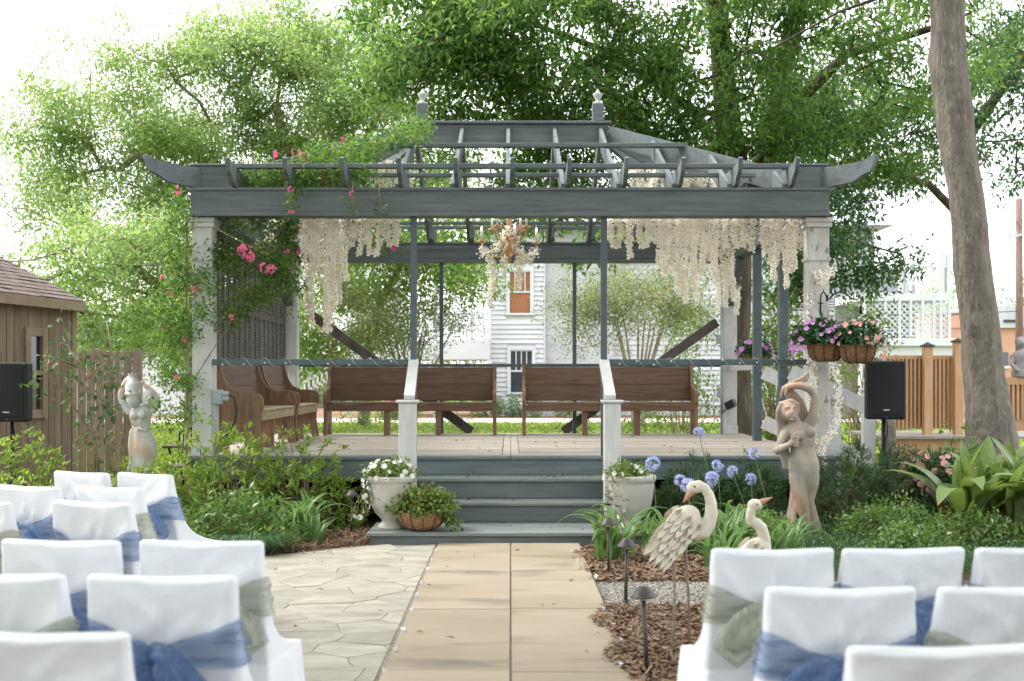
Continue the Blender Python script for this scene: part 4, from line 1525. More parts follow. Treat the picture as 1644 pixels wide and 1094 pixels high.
def shrub(name, label, base, rad, n_tips, leaf, seed, L=.05, W=.02, per=14, spread=.05, cat='shrub', group=None, whorl=False, zbase=.0, stem_r=.004,
          bark=None, dome=1.0, shape='dome', droop=0.0, up=.6):
    """leafy bush: stems fan out of the base to tips spread over a dome"""
    rng = np.random.default_rng(seed)
    bx_, by_, bz_ = base
    t = thing(name, label, cat, base, 0, group)
    d = unit(rng.normal(0, 1, (n_tips, 3)))
    d[:, 2] = np.abs(d[:, 2])
    rr = rng.uniform(0.25, 1, (n_tips, 1)) ** (1 / 2.6)
    lump = np.array([1 + .22 * noise.noise((q[0] * 2.2 + seed, q[1] * 2.2, q[2] * 2.2)) for q in d])[:, None]
    tips = np.array(base) + d * rr * lump * np.array(rad)
    tips[:, 2] = np.maximum(tips[:, 2], bz_ + .03)
    # stems: from a scatter of root points, two segments each
    root = np.array(base) + np.stack([rng.normal(0, rad[0] * .16, n_tips), rng.normal(0, rad[1] * .16, n_tips), np.zeros(n_tips)], 1)
    midp = root * .45 + tips * .55; midp[:, 2] += .08 * rad[2]; midp += rng.normal(0, .04 * rad[0], midp.shape)
    sel = rng.uniform(0, 1, n_tips) < .28
    A = np.concatenate([root[sel], midp[sel]]); B = np.concatenate([midp[sel], tips[sel]])
    r1 = np.full(sel.sum(), stem_r * 1.6); r2 = np.full(sel.sum(), stem_r)
    v, f = segs_to_mesh(A, B, np.concatenate([r1, r2]), np.concatenate([r2, r2 * .6]), 4)
    link('stems', np_mesh('stems', v, f, bark or M['twig'], True), t)
    if whorl:
        n = n_tips * per
        c = np.repeat(tips, per, 0) + rng.normal(0, spread * .25, (n, 3))
        ax = unit(d * .6 + np.array([0, 0, up]) + rng.normal(0, .25, (n_tips, 3)))
        axr = np.repeat(ax, per, 0)
        dd = unit(unit(rng.normal(0, 1, (n, 3))) * 1.0 + axr * .75)
        nr = unit(axr + rng.normal(0, .2, (n, 3)))
        V = leaf_geo(c, dd, nr, rng.uniform(L * .6, L * 1.2, n), rng.uniform(W * .7, W * 1.2, n))
    else:
        V = cluster_leaves(tips, per, spread, L, W, droop, .8, rng)
        V[:, 2] = np.maximum(V[:, 2], bz_ + .005)
    link('foliage', np_mesh('foliage', V, quads(V), leaf), t)
    return t


def strap_mesh(name, L, W, bend, m, seed=0, seg=9, tipw=.15, chan=.18, petiole=0.0):
    """arching strap leaf: rises along z, bends over +y"""
    V = []; fs = []
    y = z = 0.0; ang = R(8)
    for i in range(seg + 1):
        t = i / seg
        w = W * (min(1, .35 + 3 * t) if petiole == 0 else (.10 if t < petiole else math.sin(min(1, (t - petiole) / (1 - petiole) * .93 + .07) * PI) ** .75))
        if petiole == 0: w *= max(tipw, 1 - max(0, (t - .55) / .45) ** 1.6)
        for s, zz in ((-1, chan), (0, 0), (1, chan)):
            V.append((s * w / 2, y - math.cos(ang) * 0 - w * zz * math.sin(-ang) * 0, z + w * zz * math.sin(ang)))
            if zz: V[-1] = (V[-1][0], y - w * zz * math.cos(ang), z + w * zz * math.sin(ang))
        ang += bend / seg * (.4 + 1.2 * t)
        y += L / seg * math.sin(ang); z += L / seg * math.cos(ang)
    for i in range(seg):
        for j in range(2):
            a = i * 3 + j
            fs.append((a, a + 1, a + 4, a + 3))
    mb = MB(); mb.add(V, fs)
    return mb.mesh(name, m, True)


STRAP = [strap_mesh('leaf', .34 + .05 * k, .028 + .003 * (k % 3), R(55 + 22 * k), M['leaf_strap'], k) for k in range(5)]


def strap_clump(name, label, base, n, scale, seed, cat='plant', group=None, spread=.09, meshes=STRAP):
    rr = random.Random(seed)
    t = thing(name, label, cat, base, 0, group)
    for k in range(n):
        a = rr.uniform(0, 2 * PI)
        q = rr.random()
        me = meshes[min(len(meshes) - 1, int(q * len(meshes)))]
        x = base[0] + math.cos(a) * spread * rr.random(); y = base[1] + math.sin(a) * spread * rr.random()
        link('leaf', me, t, (x, y, base[2]), (R(rr.uniform(-12, 26)), 0, a + rr.uniform(-.5, .5)), scale * rr.uniform(.75, 1.2))
    return t


def flower_head(r, n, seed, m, petals=6, pl=.032, pw=.012):
    """round umbel of star florets on rays"""
    rng = np.random.default_rng(seed)
    d = unit(rng.normal(0, 1, (n, 3)) + np.array([0, 0, .45]))
    c = d * r * rng.uniform(.7, 1.05, (n, 1))
    # petals: radial in plane normal to d, bent outward
    ref = unit(np.cross(d, rng.normal(0, 1, (n, 3)))); bi = np.cross(d, ref)
    Vs = []
    for k in range(petals):
        a = 2 * PI * k / petals
        dd = unit(ref * math.cos(a) + bi * math.sin(a) + d * .75)
        Vs.append(leaf_geo(c - d * .012, dd, d, rng.uniform(pl * .8, pl * 1.15, n), np.full(n, pw), .1, .6))
    V = np.concatenate(Vs)
    return np_mesh('florets', V, quads(V), m), c


def blossom_mesh(name, r, m, petals=5, seed=0):
    """flat five petalled flower facing +z"""
    rng = np.random.default_rng(seed)
    a = np.arange(petals) * 2 * PI / petals
    d = np.stack([np.cos(a), np.sin(a), np.full(petals, .18)], 1)
    nrm = np.tile(np.array([[0, 0, 1.]]), (petals, 1)) + rng.normal(0, .15, (petals, 3))
    V = leaf_geo(np.zeros((petals, 3)), unit(d), unit(nrm), np.full(petals, r), np.full(petals, r * 1.15), -.05, .62)
    return np_mesh(name, V, quads(V), m)


# ================================================================ trees
# the big water oak behind the pavilion, trunk just right of the back right post
ob = (3.86, 19.3, 0)
oak_trunks = [
    [(3.86, 19.3, -.05, .34), (3.84, 19.3, .5, .24), (3.80, 19.3, 2.2, .20), (3.84, 19.3, 3.9, .22), (3.72, 19.2, 5.0, .24), (3.55, 19.0, 6.2, .20), (3.3, 18.7, 8.0, .15), (3.1, 18.5, 10.2, .08)],
    [(3.84, 19.3, 3.9, .22), (4.15, 19.5, 4.7, .17), (4.45, 19.6, 5.8, .17), (4.75, 19.7, 7.2, .15), (5.2, 19.8, 9.6, .08)],
    [(3.72, 19.2, 5.0, .12), (2.9, 18.7, 5.9, .07), (1.5, 18.3, 6.7, .05), (-.4, 18.0, 7.3, .03)],
    [(4.45, 19.6, 5.8, .13), (5.6, 19.2, 6.9, .08), (7.2, 18.8, 7.3, .05)],
]
tree('water_oak', 'large dark trunked oak spreading over and behind the pavilion', oak_trunks,
     [((1.4, 17.4, 6.9), (3.9, 1.8, 1.9), 260), ((-.7, 16.8, 6.3), (1.6, 1.0, 1.0), 60), ((1.6, 18.3, 5.5), (3.2, 1.0, .8), 70), ((5.3, 19.2, 7.0), (3.2, 2.2, 1.9), 105), ((5.6, 19.2, 5.3), (2.2, 1.2, .9), 32),
      ((-2.0, 18.5, 7.5), (1.2, 1.2, .8), 12), ((.4, 18.4, 5.15), (2.4, .8, .8), 42), ((.9, 20.0, 4.15), (2.6, .8, .5), 34)],
     M['leaf_oak'], M['bark_oak'], 3, L=.125, W=.050, per=120, spread=.19, tip=.0075, droop=-.35, expo=.36, sig=.36)
# oak to the right, behind the grey trunk, hanging low beside the pavilion
tree('low_branched_oak', 'dark green oak hanging low right of the pavilion roof', [
    [(9.7, 23.5, -.05, .30), (9.6, 23.4, 2.0, .22), (9.4, 23.2, 4.4, .19), (9.0, 22.8, 6.2, .15), (8.4, 22.2, 8.2, .10)],
    [(9.4, 23.2, 4.4, .10), (8.2, 22.6, 5.3, .07), (6.9, 21.9, 5.5, .05), (5.8, 21.2, 5.2, .03)],
    [(9.0, 22.8, 6.2, .12), (9.8, 22.0, 7.6, .08), (10.4, 21.5, 8.2, .05)]],
    [((6.1, 21.3, 4.1), (1.6, 1.4, 1.1), 62), ((7.2, 22.6, 6.6), (2.4, 1.8, 1.6), 80), ((5.8, 21.0, 5.8), (1.6, 1.4, .9), 40), ((10.4, 22.6, 8.0), (1.8, 1.8, 2.2), 75), ((10.8, 22.4, 6.2), (1.0, 1.2, 1.0), 22)],
    M['leaf_oak_dark'], M['bark_oak'], 5, L=.14, W=.055, per=105, spread=.21, tip=.008, droop=-.35, expo=.36, sig=.38)
# the tall pale tree at left
tree('pale_green_tree', 'tall pale green tree with open crown left of the pavilion', [
    [(-6.2, 29, -.05, .42), (-6.1, 29, 2.5, .30), (-6.0, 29, 4.6, .27), (-5.5, 29, 6.3, .17), (-5.9, 29, 8.4, .10)],
    [(-6.0, 29, 4.6, .22), (-7.4, 28.7, 5.9, .15), (-9.2, 28.4, 7.0, .09)],
    [(-6.0, 29, 4.6, .20), (-4.2, 29.2, 6.2, .15), (-3.4, 29.3, 8.2, .09)],
    [(-7.4, 28.7, 5.9, .12), (-7.9, 28.6, 7.8, .07)]],
    [((-8.9, 28.6, 8.0), (2.9, 2.0, 1.5), 110), ((-10.8, 28.4, 6.5), (1.9, 1.6, 1.5), 64), ((-6.6, 28.8, 9.5), (2.2, 1.8, 1.25), 90), ((-3.9, 29.0, 9.3), (2.3, 1.8, 1.4), 90),
     ((-4.2, 29.2, 7.3), (2.4, 1.6, 1.2), 60), ((-7.0, 28.9, 7.4), (2.0, 1.4, 1.0), 40), ((-8.2, 28.4, 5.5), (2.4, 1.4, 1.0), 44), ((-2.4, 29.4, 6.9), (1.5, 1.3, 1.0), 28)],
    M['leaf_pale'], M['bark_light'], 8, L=.12, W=.055, per=185, spread=.27, tip=.009, droop=-.1, flat=.75, sig=.50)
# lower trees on the left
tree('spreading_left_tree', 'mid green spreading tree behind the shed and left post', [
    [(-6.6, 24, -.05, .26), (-6.6, 24, 1.8, .19), (-6.9, 23.8, 3.1, .13), (-8.0, 23.6, 4.0, .08)],
    [(-6.6, 24, 1.8, .15), (-5.6, 24.2, 3.0, .10), (-4.9, 24.2, 4.0, .06)]],
    [((-8.3, 23.6, 4.1), (2.2, 1.8, 1.0), 70), ((-6.3, 23.8, 4.2), (1.6, 1.6, .8), 42), ((-5.6, 24.0, 3.0), (1.3, 1.2, 1.0), 34), ((-9.4, 23.6, 3.0), (1.2, 1.3, .9), 40), ((-6.9, 23.6, 2.6), (1.1, 1.1, .8), 26)],
    M['leaf_pale'], M['bark_light'], 13, L=.11, W=.048, per=140, spread=.22, tip=.011, sig=.40)
tree('hedge_tree', 'light green small tree beyond the old board fence', [
    [(-8.6, 33, -.05, .14), (-8.6, 33, 1.4, .10), (-8.4, 33, 2.6, .06)], [(-8.6, 33, .6, .08), (-7.6, 33, 2.2, .05)]],
    [((-8.6, 33, 2.9), (2.2, 1.8, 1.2), 90), ((-6.6, 33.2, 2.6), (1.6, 1.4, 1.2), 60), ((-10.8, 33, 2.5), (1.6, 1.4, 1.1), 50)],
    M['leaf_bright'], M['bark_light'], 15, L=.16, W=.07, per=65, spread=.34)
# trees seen through the pavilion
tree('house_side_tree', 'bright green tree hanging beside the house balcony', [
    [(-4.6, 36, -.05, .22), (-4.5, 36, 2.2, .17), (-4.0, 35.8, 4.0, .12), (-3.0, 35.4, 5.6, .06)]],
    [((-3.2, 35.0, 5.2), (2.6, 1.8, 1.2), 80), ((-1.5, 34.6, 4.5), (1.0, 1.2, .9), 32), ((-4.8, 35.4, 4.8), (1.7, 1.6, 1.3), 45), ((-5.8, 36, 3.2), (1.2, 1.2, 1.2), 26)],
    M['leaf_bright'], M['bark_light'], 17, L=.17, W=.07, per=75, spread=.32)


def myrtle(label, x, y, h, spreadx, seed, blobs, n=9):
    rr = random.Random(seed)
    trunks = []
    for k in range(n):
        a = rr.uniform(0, 2 * PI); q = rr.uniform(.25, 1)
        trunks.append([(x + .10 * math.cos(a), y + .10 * math.sin(a), -.03, .055), (x + .32 * q * spreadx * math.cos(a), y + .25 * q * math.sin(a), h * .28, .045),
                       (x + .75 * q * spreadx * math.cos(a), y + .5 * q * math.sin(a), h * .52, .034), (x + 1.1 * q * spreadx * math.cos(a), y + .7 * q * math.sin(a), h * .72, .02)])
        if k: trunks[-1][0] = (x + .14 * math.cos(a), y + .14 * math.sin(a), -.03, .05)
    return tree('crape_myrtle', label, trunks, blobs, M['leaf_myrtle'], M['bark_myrtle'], seed, L=.10, W=.045, per=75, spread=.28, tip=.006, sides=7, group='multi stemmed crape myrtles')


myrtle('multi stemmed crape myrtle in front of the house, right of the middle', 3.9, 35.5, 4.6, 1.5, 21,
       [((3.9, 35.5, 4.0), (2.2, 1.6, 1.15), 150), ((2.2, 35.4, 3.4), (.9, .9, .8), 40), ((5.6, 35.4, 3.2), (1.0, 1.0, .8), 45)], 12)
myrtle('multi stemmed crape myrtle left of the house balcony', -3.0, 34.5, 4.0, 1.3, 23,
       [((-3.3, 34.5, 3.3), (1.9, 1.5, 1.2), 120), ((-5.0, 34.3, 2.9), (1.3, 1.0, 1.1), 60)], 8)
myrtle('slender multi stemmed crape myrtle left of the statue with the jug', -6.9, 26.5, 2.6, .6, 27, [((-6.9, 26.5, 2.6), (.8, .8, .6), 30)], 6)

# the tall grey trunk in the right foreground: only trunk, high limbs out of view
gt = thing('grey_trunk_tree', 'tall grey lichen spotted tree trunk at the right', 'tree', (5.55, 13.4, 0))
tr = [(5.64, 13.4, -.05, .42), (5.63, 13.4, .25, .355), (5.60, 13.4, .80, .285), (5.55, 13.4, 1.2, .245), (5.50, 13.4, 1.65, .218), (5.40, 13.4, 2.57, .206), (5.26, 13.4, 3.77, .190), (5.15, 13.4, 4.60, .212), (5.10, 13.4, 5.1, .205), (5.07, 13.4, 5.9, .182), (5.02, 13.4, 6.4, .18), (4.95, 13.4, 7.4, .16), (4.9, 13.4, 8.6, .12)]
pts = []; rad = []
for i in range(len(tr) - 1):
    for q in range(16):
        u = q / 16
        p = [tr[i][k] * (1 - u) + tr[i + 1][k] * u for k in range(4)]
        nz = noise.noise_vector((0, 0, p[2] * 1.4))
        pts.append((p[0] + nz.x * .02, p[1] + nz.y * .02, p[2])); rad.append(p[3] * (1 + .035 * noise.noise((p[2] * 3.1, 4, 0))))
mb = MB(); mb.tube(pts, rad, 72)
vv = []
for k, (x, y, z) in enumerate(mb.v):
    c = pts[min(k // 72, len(pts) - 1)]
    dx, dy = x - c[0], y - c[1]
    an = math.atan2(dy, dx)
    f = .020 * noise.noise((math.cos(an) * 2.2, math.sin(an) * 2.2, z * .9)) + .010 * noise.noise((math.cos(an) * 9, math.sin(an) * 9, z * 2.2)) + .006 * noise.noise((math.cos(an) * 3, math.sin(an) * 3, z * 14))
    if z < .6: f += .06 * (.6 - z) * math.cos(an * 5 + 1)
    for kz, ka in ((5.25, 2.6), (3.3, -1.2), (2.1, -2.3)):       # old limb scars
        f += .035 * math.exp(-((z - kz) / .10) ** 2 - ((math.atan2(math.sin(an - ka), math.cos(an - ka))) / .35) ** 2)
    r_ = math.hypot(dx, dy) + 1e-6
    vv.append((x + f * dx / r_, y + f * dy / r_, z))
mb.v = vv
mb.build('trunk', M['bark_lichen'], gt, smooth=True)
rngt = np.random.default_rng(31)
att = np.concatenate([in_blob((4.6, 13.4, 8.9), (2.6, 2.2, 1.0), 60, rngt), in_blob((6.9, 14.2, 6.9), (.9, 1.2, 1.6), 50, rngt)])
A, B, ra, rb, _ = grow([[(5.05, 13.4, 5.6, .05), (5.02, 13.4, 6.4, .05), (4.95, 13.4, 7.4, .05), (4.9, 13.4, 8.6, .05)],
                        [(5.02, 13.4, 5.9, .05), (5.5, 13.6, 6.05, .035), (6.3, 13.9, 6.2, .025)],
                        [(5.02, 13.4, 5.9, .05), (4.5, 13.5, 6.0, .035), (3.9, 13.7, 5.85, .025), (3.2, 13.9, 5.6, .015)]], att, rngt, .006, .42)
v, f = segs_to_mesh(A, B, ra, rb, 6)
link('limbs', np_mesh('limbs', v, f, M['bark_oak'], True), gt)
mb = MB(); mb.tube([(5.02, 13.4, 5.9), (5.5, 13.6, 6.02), (6.3, 13.9, 6.1), (7.2, 14.0, 6.15)], [.04, .028, .022, .016], 8); mb.build('limb', M['bark_oak'], gt, smooth=True)
mb = MB(); mb.tube([(5.02, 13.4, 5.95), (4.5, 13.5, 6.02), (3.9, 13.7, 5.85), (3.2, 13.9, 5.5)], [.038, .024, .017, .010], 8); mb.build('limb', M['bark_oak'], gt, smooth=True)
V = cluster_leaves(att, 90, .3, .12, .05, -.2, .8, rngt)
link('crown', np_mesh('crown', V, quads(V), M['leaf_oak_dark']), gt)

# unseen trees added overhead and behind the camera to shade the chairs
for lb, x, y, blobs_, sd in (('unseen tall tree added to shade the right hand chairs', 5.5, -3.0, [((2.5, 1.5, 9.4), (6.0, 6.5, 1.5), 200), ((1.5, 6.5, 9.8), (5.0, 3.2, 1.2), 120), ((8.5, -6, 5.2), (4.5, 3.0, 4.6), 130)], 41),
                             ('unseen tall tree added to shade the left hand chairs', -6.5, -2.0, [((-3.5, 2.0, 9.4), (6.0, 6.5, 1.5), 200), ((-4.5, 7.0, 9.8), (4.5, 3.2, 1.2), 120), ((-9.0, -5, 5.2), (4.5, 3.0, 4.6), 130)], 42),
                             ('unseen dense tree added behind the camera to block sky light', 0.0, -9.0, [((0, -9, 5.0), (6.5, 2.5, 4.8), 200)], 43)):
    tree('added_shade_tree', lb, [[(x, y, -.05, .40), (x, y, 3.0, .30), (x * .9, y + .3, 6.5, .24), (x * .8, y + .8, 9.0, .15)]],
         blobs_, M['leaf_oak'], M['bark_oak'], sd, L=.30, W=.14, per=48, spread=.6, tip=.012, step=.9, group='unseen added shade trees')

# far tree line
FAR = [(-30, 80, 9, 9), (-19, 74, 8, 8.5), (-8, 62, 9, 12.5), (1, 66, 9, 13.5), (11, 70, 9, 13), (30, 84, 8.5, 8.5), (39, 88, 9, 9.0), (50, 90, 9, 10), (-42, 84, 10, 10)]
FLAB = ['far tree on the left skyline beyond the shed roof', 'far tree behind the tall pale tree', 'far tree behind the left crape myrtle', 'far tree behind the white house',
        'far tree behind the white house, right half', 'far tree behind the lattice porch', 'far tree above the brick building', 'far tree beside the utility pole', 'farthest left skyline tree']
for i, (x, y, rw, h) in enumerate(FAR):
    tree('far_tree', FLAB[i], [[(x, y, 0, .4), (x, y, h * .4, .25), (x, y, h * .8, .1)]], [((x, y, h * .58), (rw * .62, 4, h * .40), 120), ((x, y - 3, 1.4), (rw * .70, 2.0, 1.7), 60)],
         M['leaf_pale'] if i % 2 else M['leaf_bright'], M['bark_light'], 60 + i, L=.42, W=.22, per=32, spread=.8, tip=.02, step=1.2, group='trees on the skyline')
# ================================================================ white house behind (front wall at Y = 45)
HY = 45.0
house = thing('white_house', 'white two storey clapboard house seen through the pavilion', 'house', (3, HY, 0))


def hx(u, Y=HY): return (u - CU) / F * Y


def hz(v, Y=HY): return EYE - (v - CV) / F * Y


def part(name, m, *a, parent=None, bev=0):
    mb = MB(); mb.box(*a, bev=bev)
    return mb.build(name, M[m], parent)


def clapboards(par, x0, x1, y, z0, z1, pitch, holes=(), m='house_white'):
    """lapped boards, each its own piece, cut round the openings"""
    n = int((z1 - z0) / pitch)
    for k in range(n):
        za = z0 + k * pitch; zb = za + pitch + .012
        spans = [(x0, x1)]
        for hx0, hx1, hz0, hz1 in holes:
            if zb > hz0 and za < hz1:
                ns = []
                for a, b in spans:
                    if hx0 > a: ns.append((a, min(b, hx0)))
                    if hx1 < b: ns.append((max(a, hx1), b))
                spans = [q for q in ns if q[1] - q[0] > .02]
        for a, b in spans:
            mb = MB(); mb.prism([(a, y - .060, za), (a, y - .006, zb), (a, y + .01, zb), (a, y + .01, za)], (0, 0, 0), (b - a, 0, 0))
            mb.build('clapboard', M[m], par)


def window(par, x0, x1, z0, z1, y, blind=False, lights=4, shutters=False):
    """sash window: casing frame, sill, panes, muntins"""
    w = part('window', 'house_white', x0 - .14, x1 + .14, y - .06, y + .02, z1, z1 + .16, parent=par)
    part('casing', 'house_white', x0 - .14, x0, y - .06, y + .02, z0, z1, parent=w)
    part('casing', 'house_white', x1, x1 + .14, y - .06, y + .02, z0, z1, parent=w)
    part('sill', 'house_white', x0 - .18, x1 + .18, y - .10, y + .02, z0 - .08, z0, parent=w)
    zm = (z0 + z1) / 2
    part('pane', 'pane' if not blind else 'blind', x0, x1, y + .03, y + .05, z0, zm, parent=w)
    part('pane', 'pane' if not blind else 'blind', x0, x1, y + .031, y + .051, zm, z1, parent=w)
    part('meeting_rail', 'house_white', x0, x1, y - .02, y + .03, zm - .035, zm + .035, parent=w)
    part('sash_rail', 'house_white', x0, x1, y - .02, y + .03, z1 - .05, z1, parent=w)
    for k in range(1, lights):
        x = x0 + (x1 - x0) * k / lights
        part('glazing_bar', 'house_white', x - .018, x + .018, y - .015, y + .028, zm + .035, z1 - .05, parent=w)
    if shutters:
        nn = 11
        for k in range(nn):
            z = z0 + (z1 - z0) * (k + .5) / nn
            part('slat', 'house_white', x0, x1, y + .005, y + .02, z - .05, z + .03, parent=w)
    return w


wx0, wx1 = hx(788), hx(873)
top = 7.4
up = (hx(818.5), hx(851), hz(503), hz(435))
lo = (hx(820), hx(854), hz(630), hz(562))
wall = part('wall', 'house_white', wx0, wx1, HY + .06, HY + 6, 0, top, parent=house)
part('foundation', 'stucco', wx0 - .02, wx1 + .02, HY - .03, HY + .05, 0, .42, parent=house)
holes = [(a - .14, b + .14, c - .08, d + .16) for a, b, c, d in (up, lo)]
clapboards(wall, wx0, wx1, HY + .055, .42, top, .187, holes)
part('corner_board', 'house_white', wx0 - .09, wx0, HY - .02, HY + .10, 0, top, parent=wall)
part('corner_board', 'house_white', wx1, wx1 + .05, HY - .02, HY + .10, 0, top, parent=wall)
window(wall, up[0], up[1], up[2], up[3], HY + .0, True)
window(wall, lo[0], lo[1], lo[2], lo[3], HY + .0, False)
# pale stucco chimney breast and set back right wing
part('stucco_wall', 'stucco', wx1 + .06, hx(985), HY + .25, HY + 5, 0, top, parent=house)
W2 = HY + .9
wing = part('wall', 'house_white', hx(985) + .003, hx(1405, W2), W2 + .06, W2 + 6, 0, top, parent=house)
sw = [(hx(1272, W2), hx(1298, W2), hz(503, W2), hz(452, W2)), (hx(1330, W2), hx(1352, W2), hz(503, W2), hz(452, W2))]
clapboards(wing, hx(985) + .003, hx(1405, W2), W2 + .055, .42, top, .20, [(a - .14, b + .14, c - .08, d + .16) for a, b, c, d in sw])
for q in sw:
    window(wing, q[0], q[1], q[2], q[3], W2, False, 2, True)
rf = MB(); rf.prism([(wx0 - .6, HY - .6, top), (wx0 - .6, HY + 6.6, top), (wx0 - .6, HY + 3, top + 2.4)], (0, 0, 0), (hx(1405, W2) - wx0 + .9, 0, 0))
rf.build('roof', M['metal_roof'], house)
# left balcony over an open porch
bx0, bx1 = hx(560), hx(787)
zf = hz(547)
por = part('balcony', 'house_white', bx0, bx1, HY - .4, HY + 3, zf - .75, zf, parent=house)
part('rail', 'house_white', bx0, bx1, HY - .38, HY - .30, zf + .98, zf + 1.06, parent=por)
part('rail', 'house_white', bx0, bx1, HY - .37, HY - .31, zf + .10, zf + .16, parent=por)
x = bx0 + .1
bal = MB(); bal.box(-.02, .02, -.02, .02, 0, .82); bme = bal.mesh('baluster', M['house_white'])
while x < bx1 - .05:
    link('baluster', bme, por, (x, HY - .34, zf + .16)); x += .19
for u in (562, 640, 700, 786):
    part('porch_post', 'house_white', hx(u) - .09, hx(u) + .09, HY - .38, HY - .2, 0, zf - .751, parent=house)
    part('porch_post', 'house_white', hx(u) - .07, hx(u) + .07, HY - .42, HY - .28, zf + .001, zf + 2.6, parent=house)
part('porch_ceiling_beam', 'house_white', bx0, bx1, HY - .42, HY - .2, zf + 2.6, zf + 3.0, parent=house)
mb = MB(); mb.ball((hx(743), HY + .6, hz(566)), (.12, .12, .12)); mb.build('porch_lamp', M['bulb'], house, smooth=True)


# rocking chairs on the balcony
def rocker(label, x, y, z, rz):
    t = thing('rocking_chair', label, 'rocking chair', (x, y, z), rz, 'rocking chairs on the balcony', local=True)
    for sx in (-.27, .27):
        mb = MB(); mb.tube([(sx, -.45, .10), (sx, -.2, .03), (sx, .1, .02), (sx, .45, .09)], .025, 6); mb.build('rocker', M['house_white'], t)
        mb = MB(); mb.bar((sx, -.25, .04), (sx, -.25, .65), .05, .05); mb.build('leg', M['house_white'], t)
        mb = MB(); mb.bar((sx, .20, .04), (sx, .40, 1.15), .05, .05); mb.build('leg', M['house_white'], t)
        mb = MB(); mb.box(sx - .05, sx + .05, -.30, .28, .64, .68); mb.build('arm', M['house_white'], t)
    mb = MB(); mb.box(-.28, .28, -.28, .25, .38, .43); mb.build('seat', M['house_white'], t)
    for k in range(5):
        xx = -.2 + .1 * k
        mb = MB(); mb.bar((xx, .24, .45), (xx, .39, 1.12), .06, .02, up=(0, 1, 0)); mb.build('slat', M['house_white'], t)
    mb = MB(); mb.bar((-.3, .40, 1.15), (.3, .40, 1.15), .05, .10); mb.build('top_rail', M['house_white'], t)


rocker('white rocking chair on the balcony, nearer the house wall', hx(770), HY + .7, zf, R(20))
rocker('white rocking chair on the balcony, farther from the house wall', hx(743), HY + .8, zf, R(-25))

# small clipped shrubs along the foundation
SH = [('left of the lower window', 800), ('under the lower window', 826), ('right of the lower window', 856), ('below the stucco wall', 905), ('below the stucco wall, farther right', 948),
      ('below the right wing', 1040), ('below the right wing beside the post', 1180), ('below the balcony', 770), ('below the balcony post', 712), ('in the bed left of the balcony', 640)]
for i, (w, u) in enumerate(SH):
    shrub('foundation_shrub', 'small green shrub in the house bed ' + w, (hx(u, 43.6), 43.6, 0), (.34, .34, .85 + .15 * (i % 3)), 70, M['leaf_shrub'], 200 + i, L=.11, W=.05, per=9, spread=.07,
          group='shrubs along the house')
# pink hydrangea beside the left pew
hyd = shrub('hydrangea', 'pink flowering hydrangea below the balcony', (hx(640, 41), 41, 0), (.9, .6, 1.0), 120, M['leaf_shrub'], 230, L=.14, W=.08, per=9, spread=.1)
for k in range(9):
    m_, c_ = flower_head(.14, 26, 300 + k, M['petal_hyd'] if 'petal_hyd' in M else M['petal_coral'], 4, .07, .06)
    link('flower_head', m_, hyd, (hx(640, 41) + random.uniform(-.8, .8), 40.6, random.uniform(.5, 1.0)))
# leafy young shrubs just behind the deck
BS = [((-2.55, 19.5), .75, 'bright leafy shrub behind the left end of the back pew'), ((-.95, 19.2), .55, 'loose young shrub behind the deck left of the pew gap'), ((1.05, 19.4), .6, 'loose young shrub behind the deck right of the pew gap'),
      ((2.25, 19.0), .8, 'leafy shrub behind the right pew end')]
for i, ((x, y), h, lb) in enumerate(BS):
    shrub('leafy_shrub', lb, (x, y, 0), (.55, .5, h + .55), 70, M['leaf_shrub'] if i else M['leaf_bright'], 240 + i, L=.075, W=.035, per=9, spread=.09, group='shrubs behind the deck')
# tall bright shrub right of the oak trunk
shrub('tall_bright_shrub', 'tall bright green shrub behind the right steps', (5.0, 21.5, 0), (1.0, .9, 3.7), 360, M['leaf_bright'], 250, L=.10, W=.055, per=14, spread=.12, stem_r=.008)
shrub('tall_bright_shrub', 'bright green shrub behind the right brace and pew', (3.05, 20.5, 0), (.75, .7, 2.6), 150, M['leaf_bright'], 251, L=.085, W=.04, per=12, spread=.11, stem_r=.007)
shrub('tall_bright_shrub', 'tall bright shrub directly behind the hanging baskets', (6.9, 22.5, 0), (.8, .8, 3.6), 160, M['leaf_bright'], 252, L=.10, W=.055, per=12, spread=.12, stem_r=.008)

# ================================================================ two storey porch at right (Y = 40)
PY = 40.0
M['porch_shade_grey'] = mat('porch_wall_painted_shade', (0.23, 0.245, 0.26), (0.30, 0.315, 0.33), scale=1.5, rough=0.8)  # grey puts the shade behind the lattice into the wall colour
porch = thing('lattice_porch', 'white two storey porch with lattice panels right of the pavilion', 'porch', (hx(1450, PY), PY, 0))
a0, a1 = hx(1378, PY), hx(1524, PY)
zl0, zl1 = hz(541, PY), hz(487, PY)
part('entablature', 'house_white', a0 - .1, a1 + .35, PY - .2, PY + 3, hz(575, PY), hz(556, PY), parent=porch)
part('cornice', 'house_white', a0 - .1, a1 + .55, PY - .4, PY + 3.2, hz(556, PY) + .003, zl0 - .06, parent=porch)
part('upper_floor', 'house_white', a0, a1 + .04, PY - .1, PY + 3, zl1 + .08, hz(471, PY), parent=porch)
for u in (1386, 1420, 1443, 1461, 1480, 1498, 1509, 1523):
    part('lattice_post', 'house_white', hx(u, PY) - .045, hx(u, PY) + .045, PY - .10, PY - .02, zl0 - .058, zl1 + .078, parent=porch)
lat = MB()
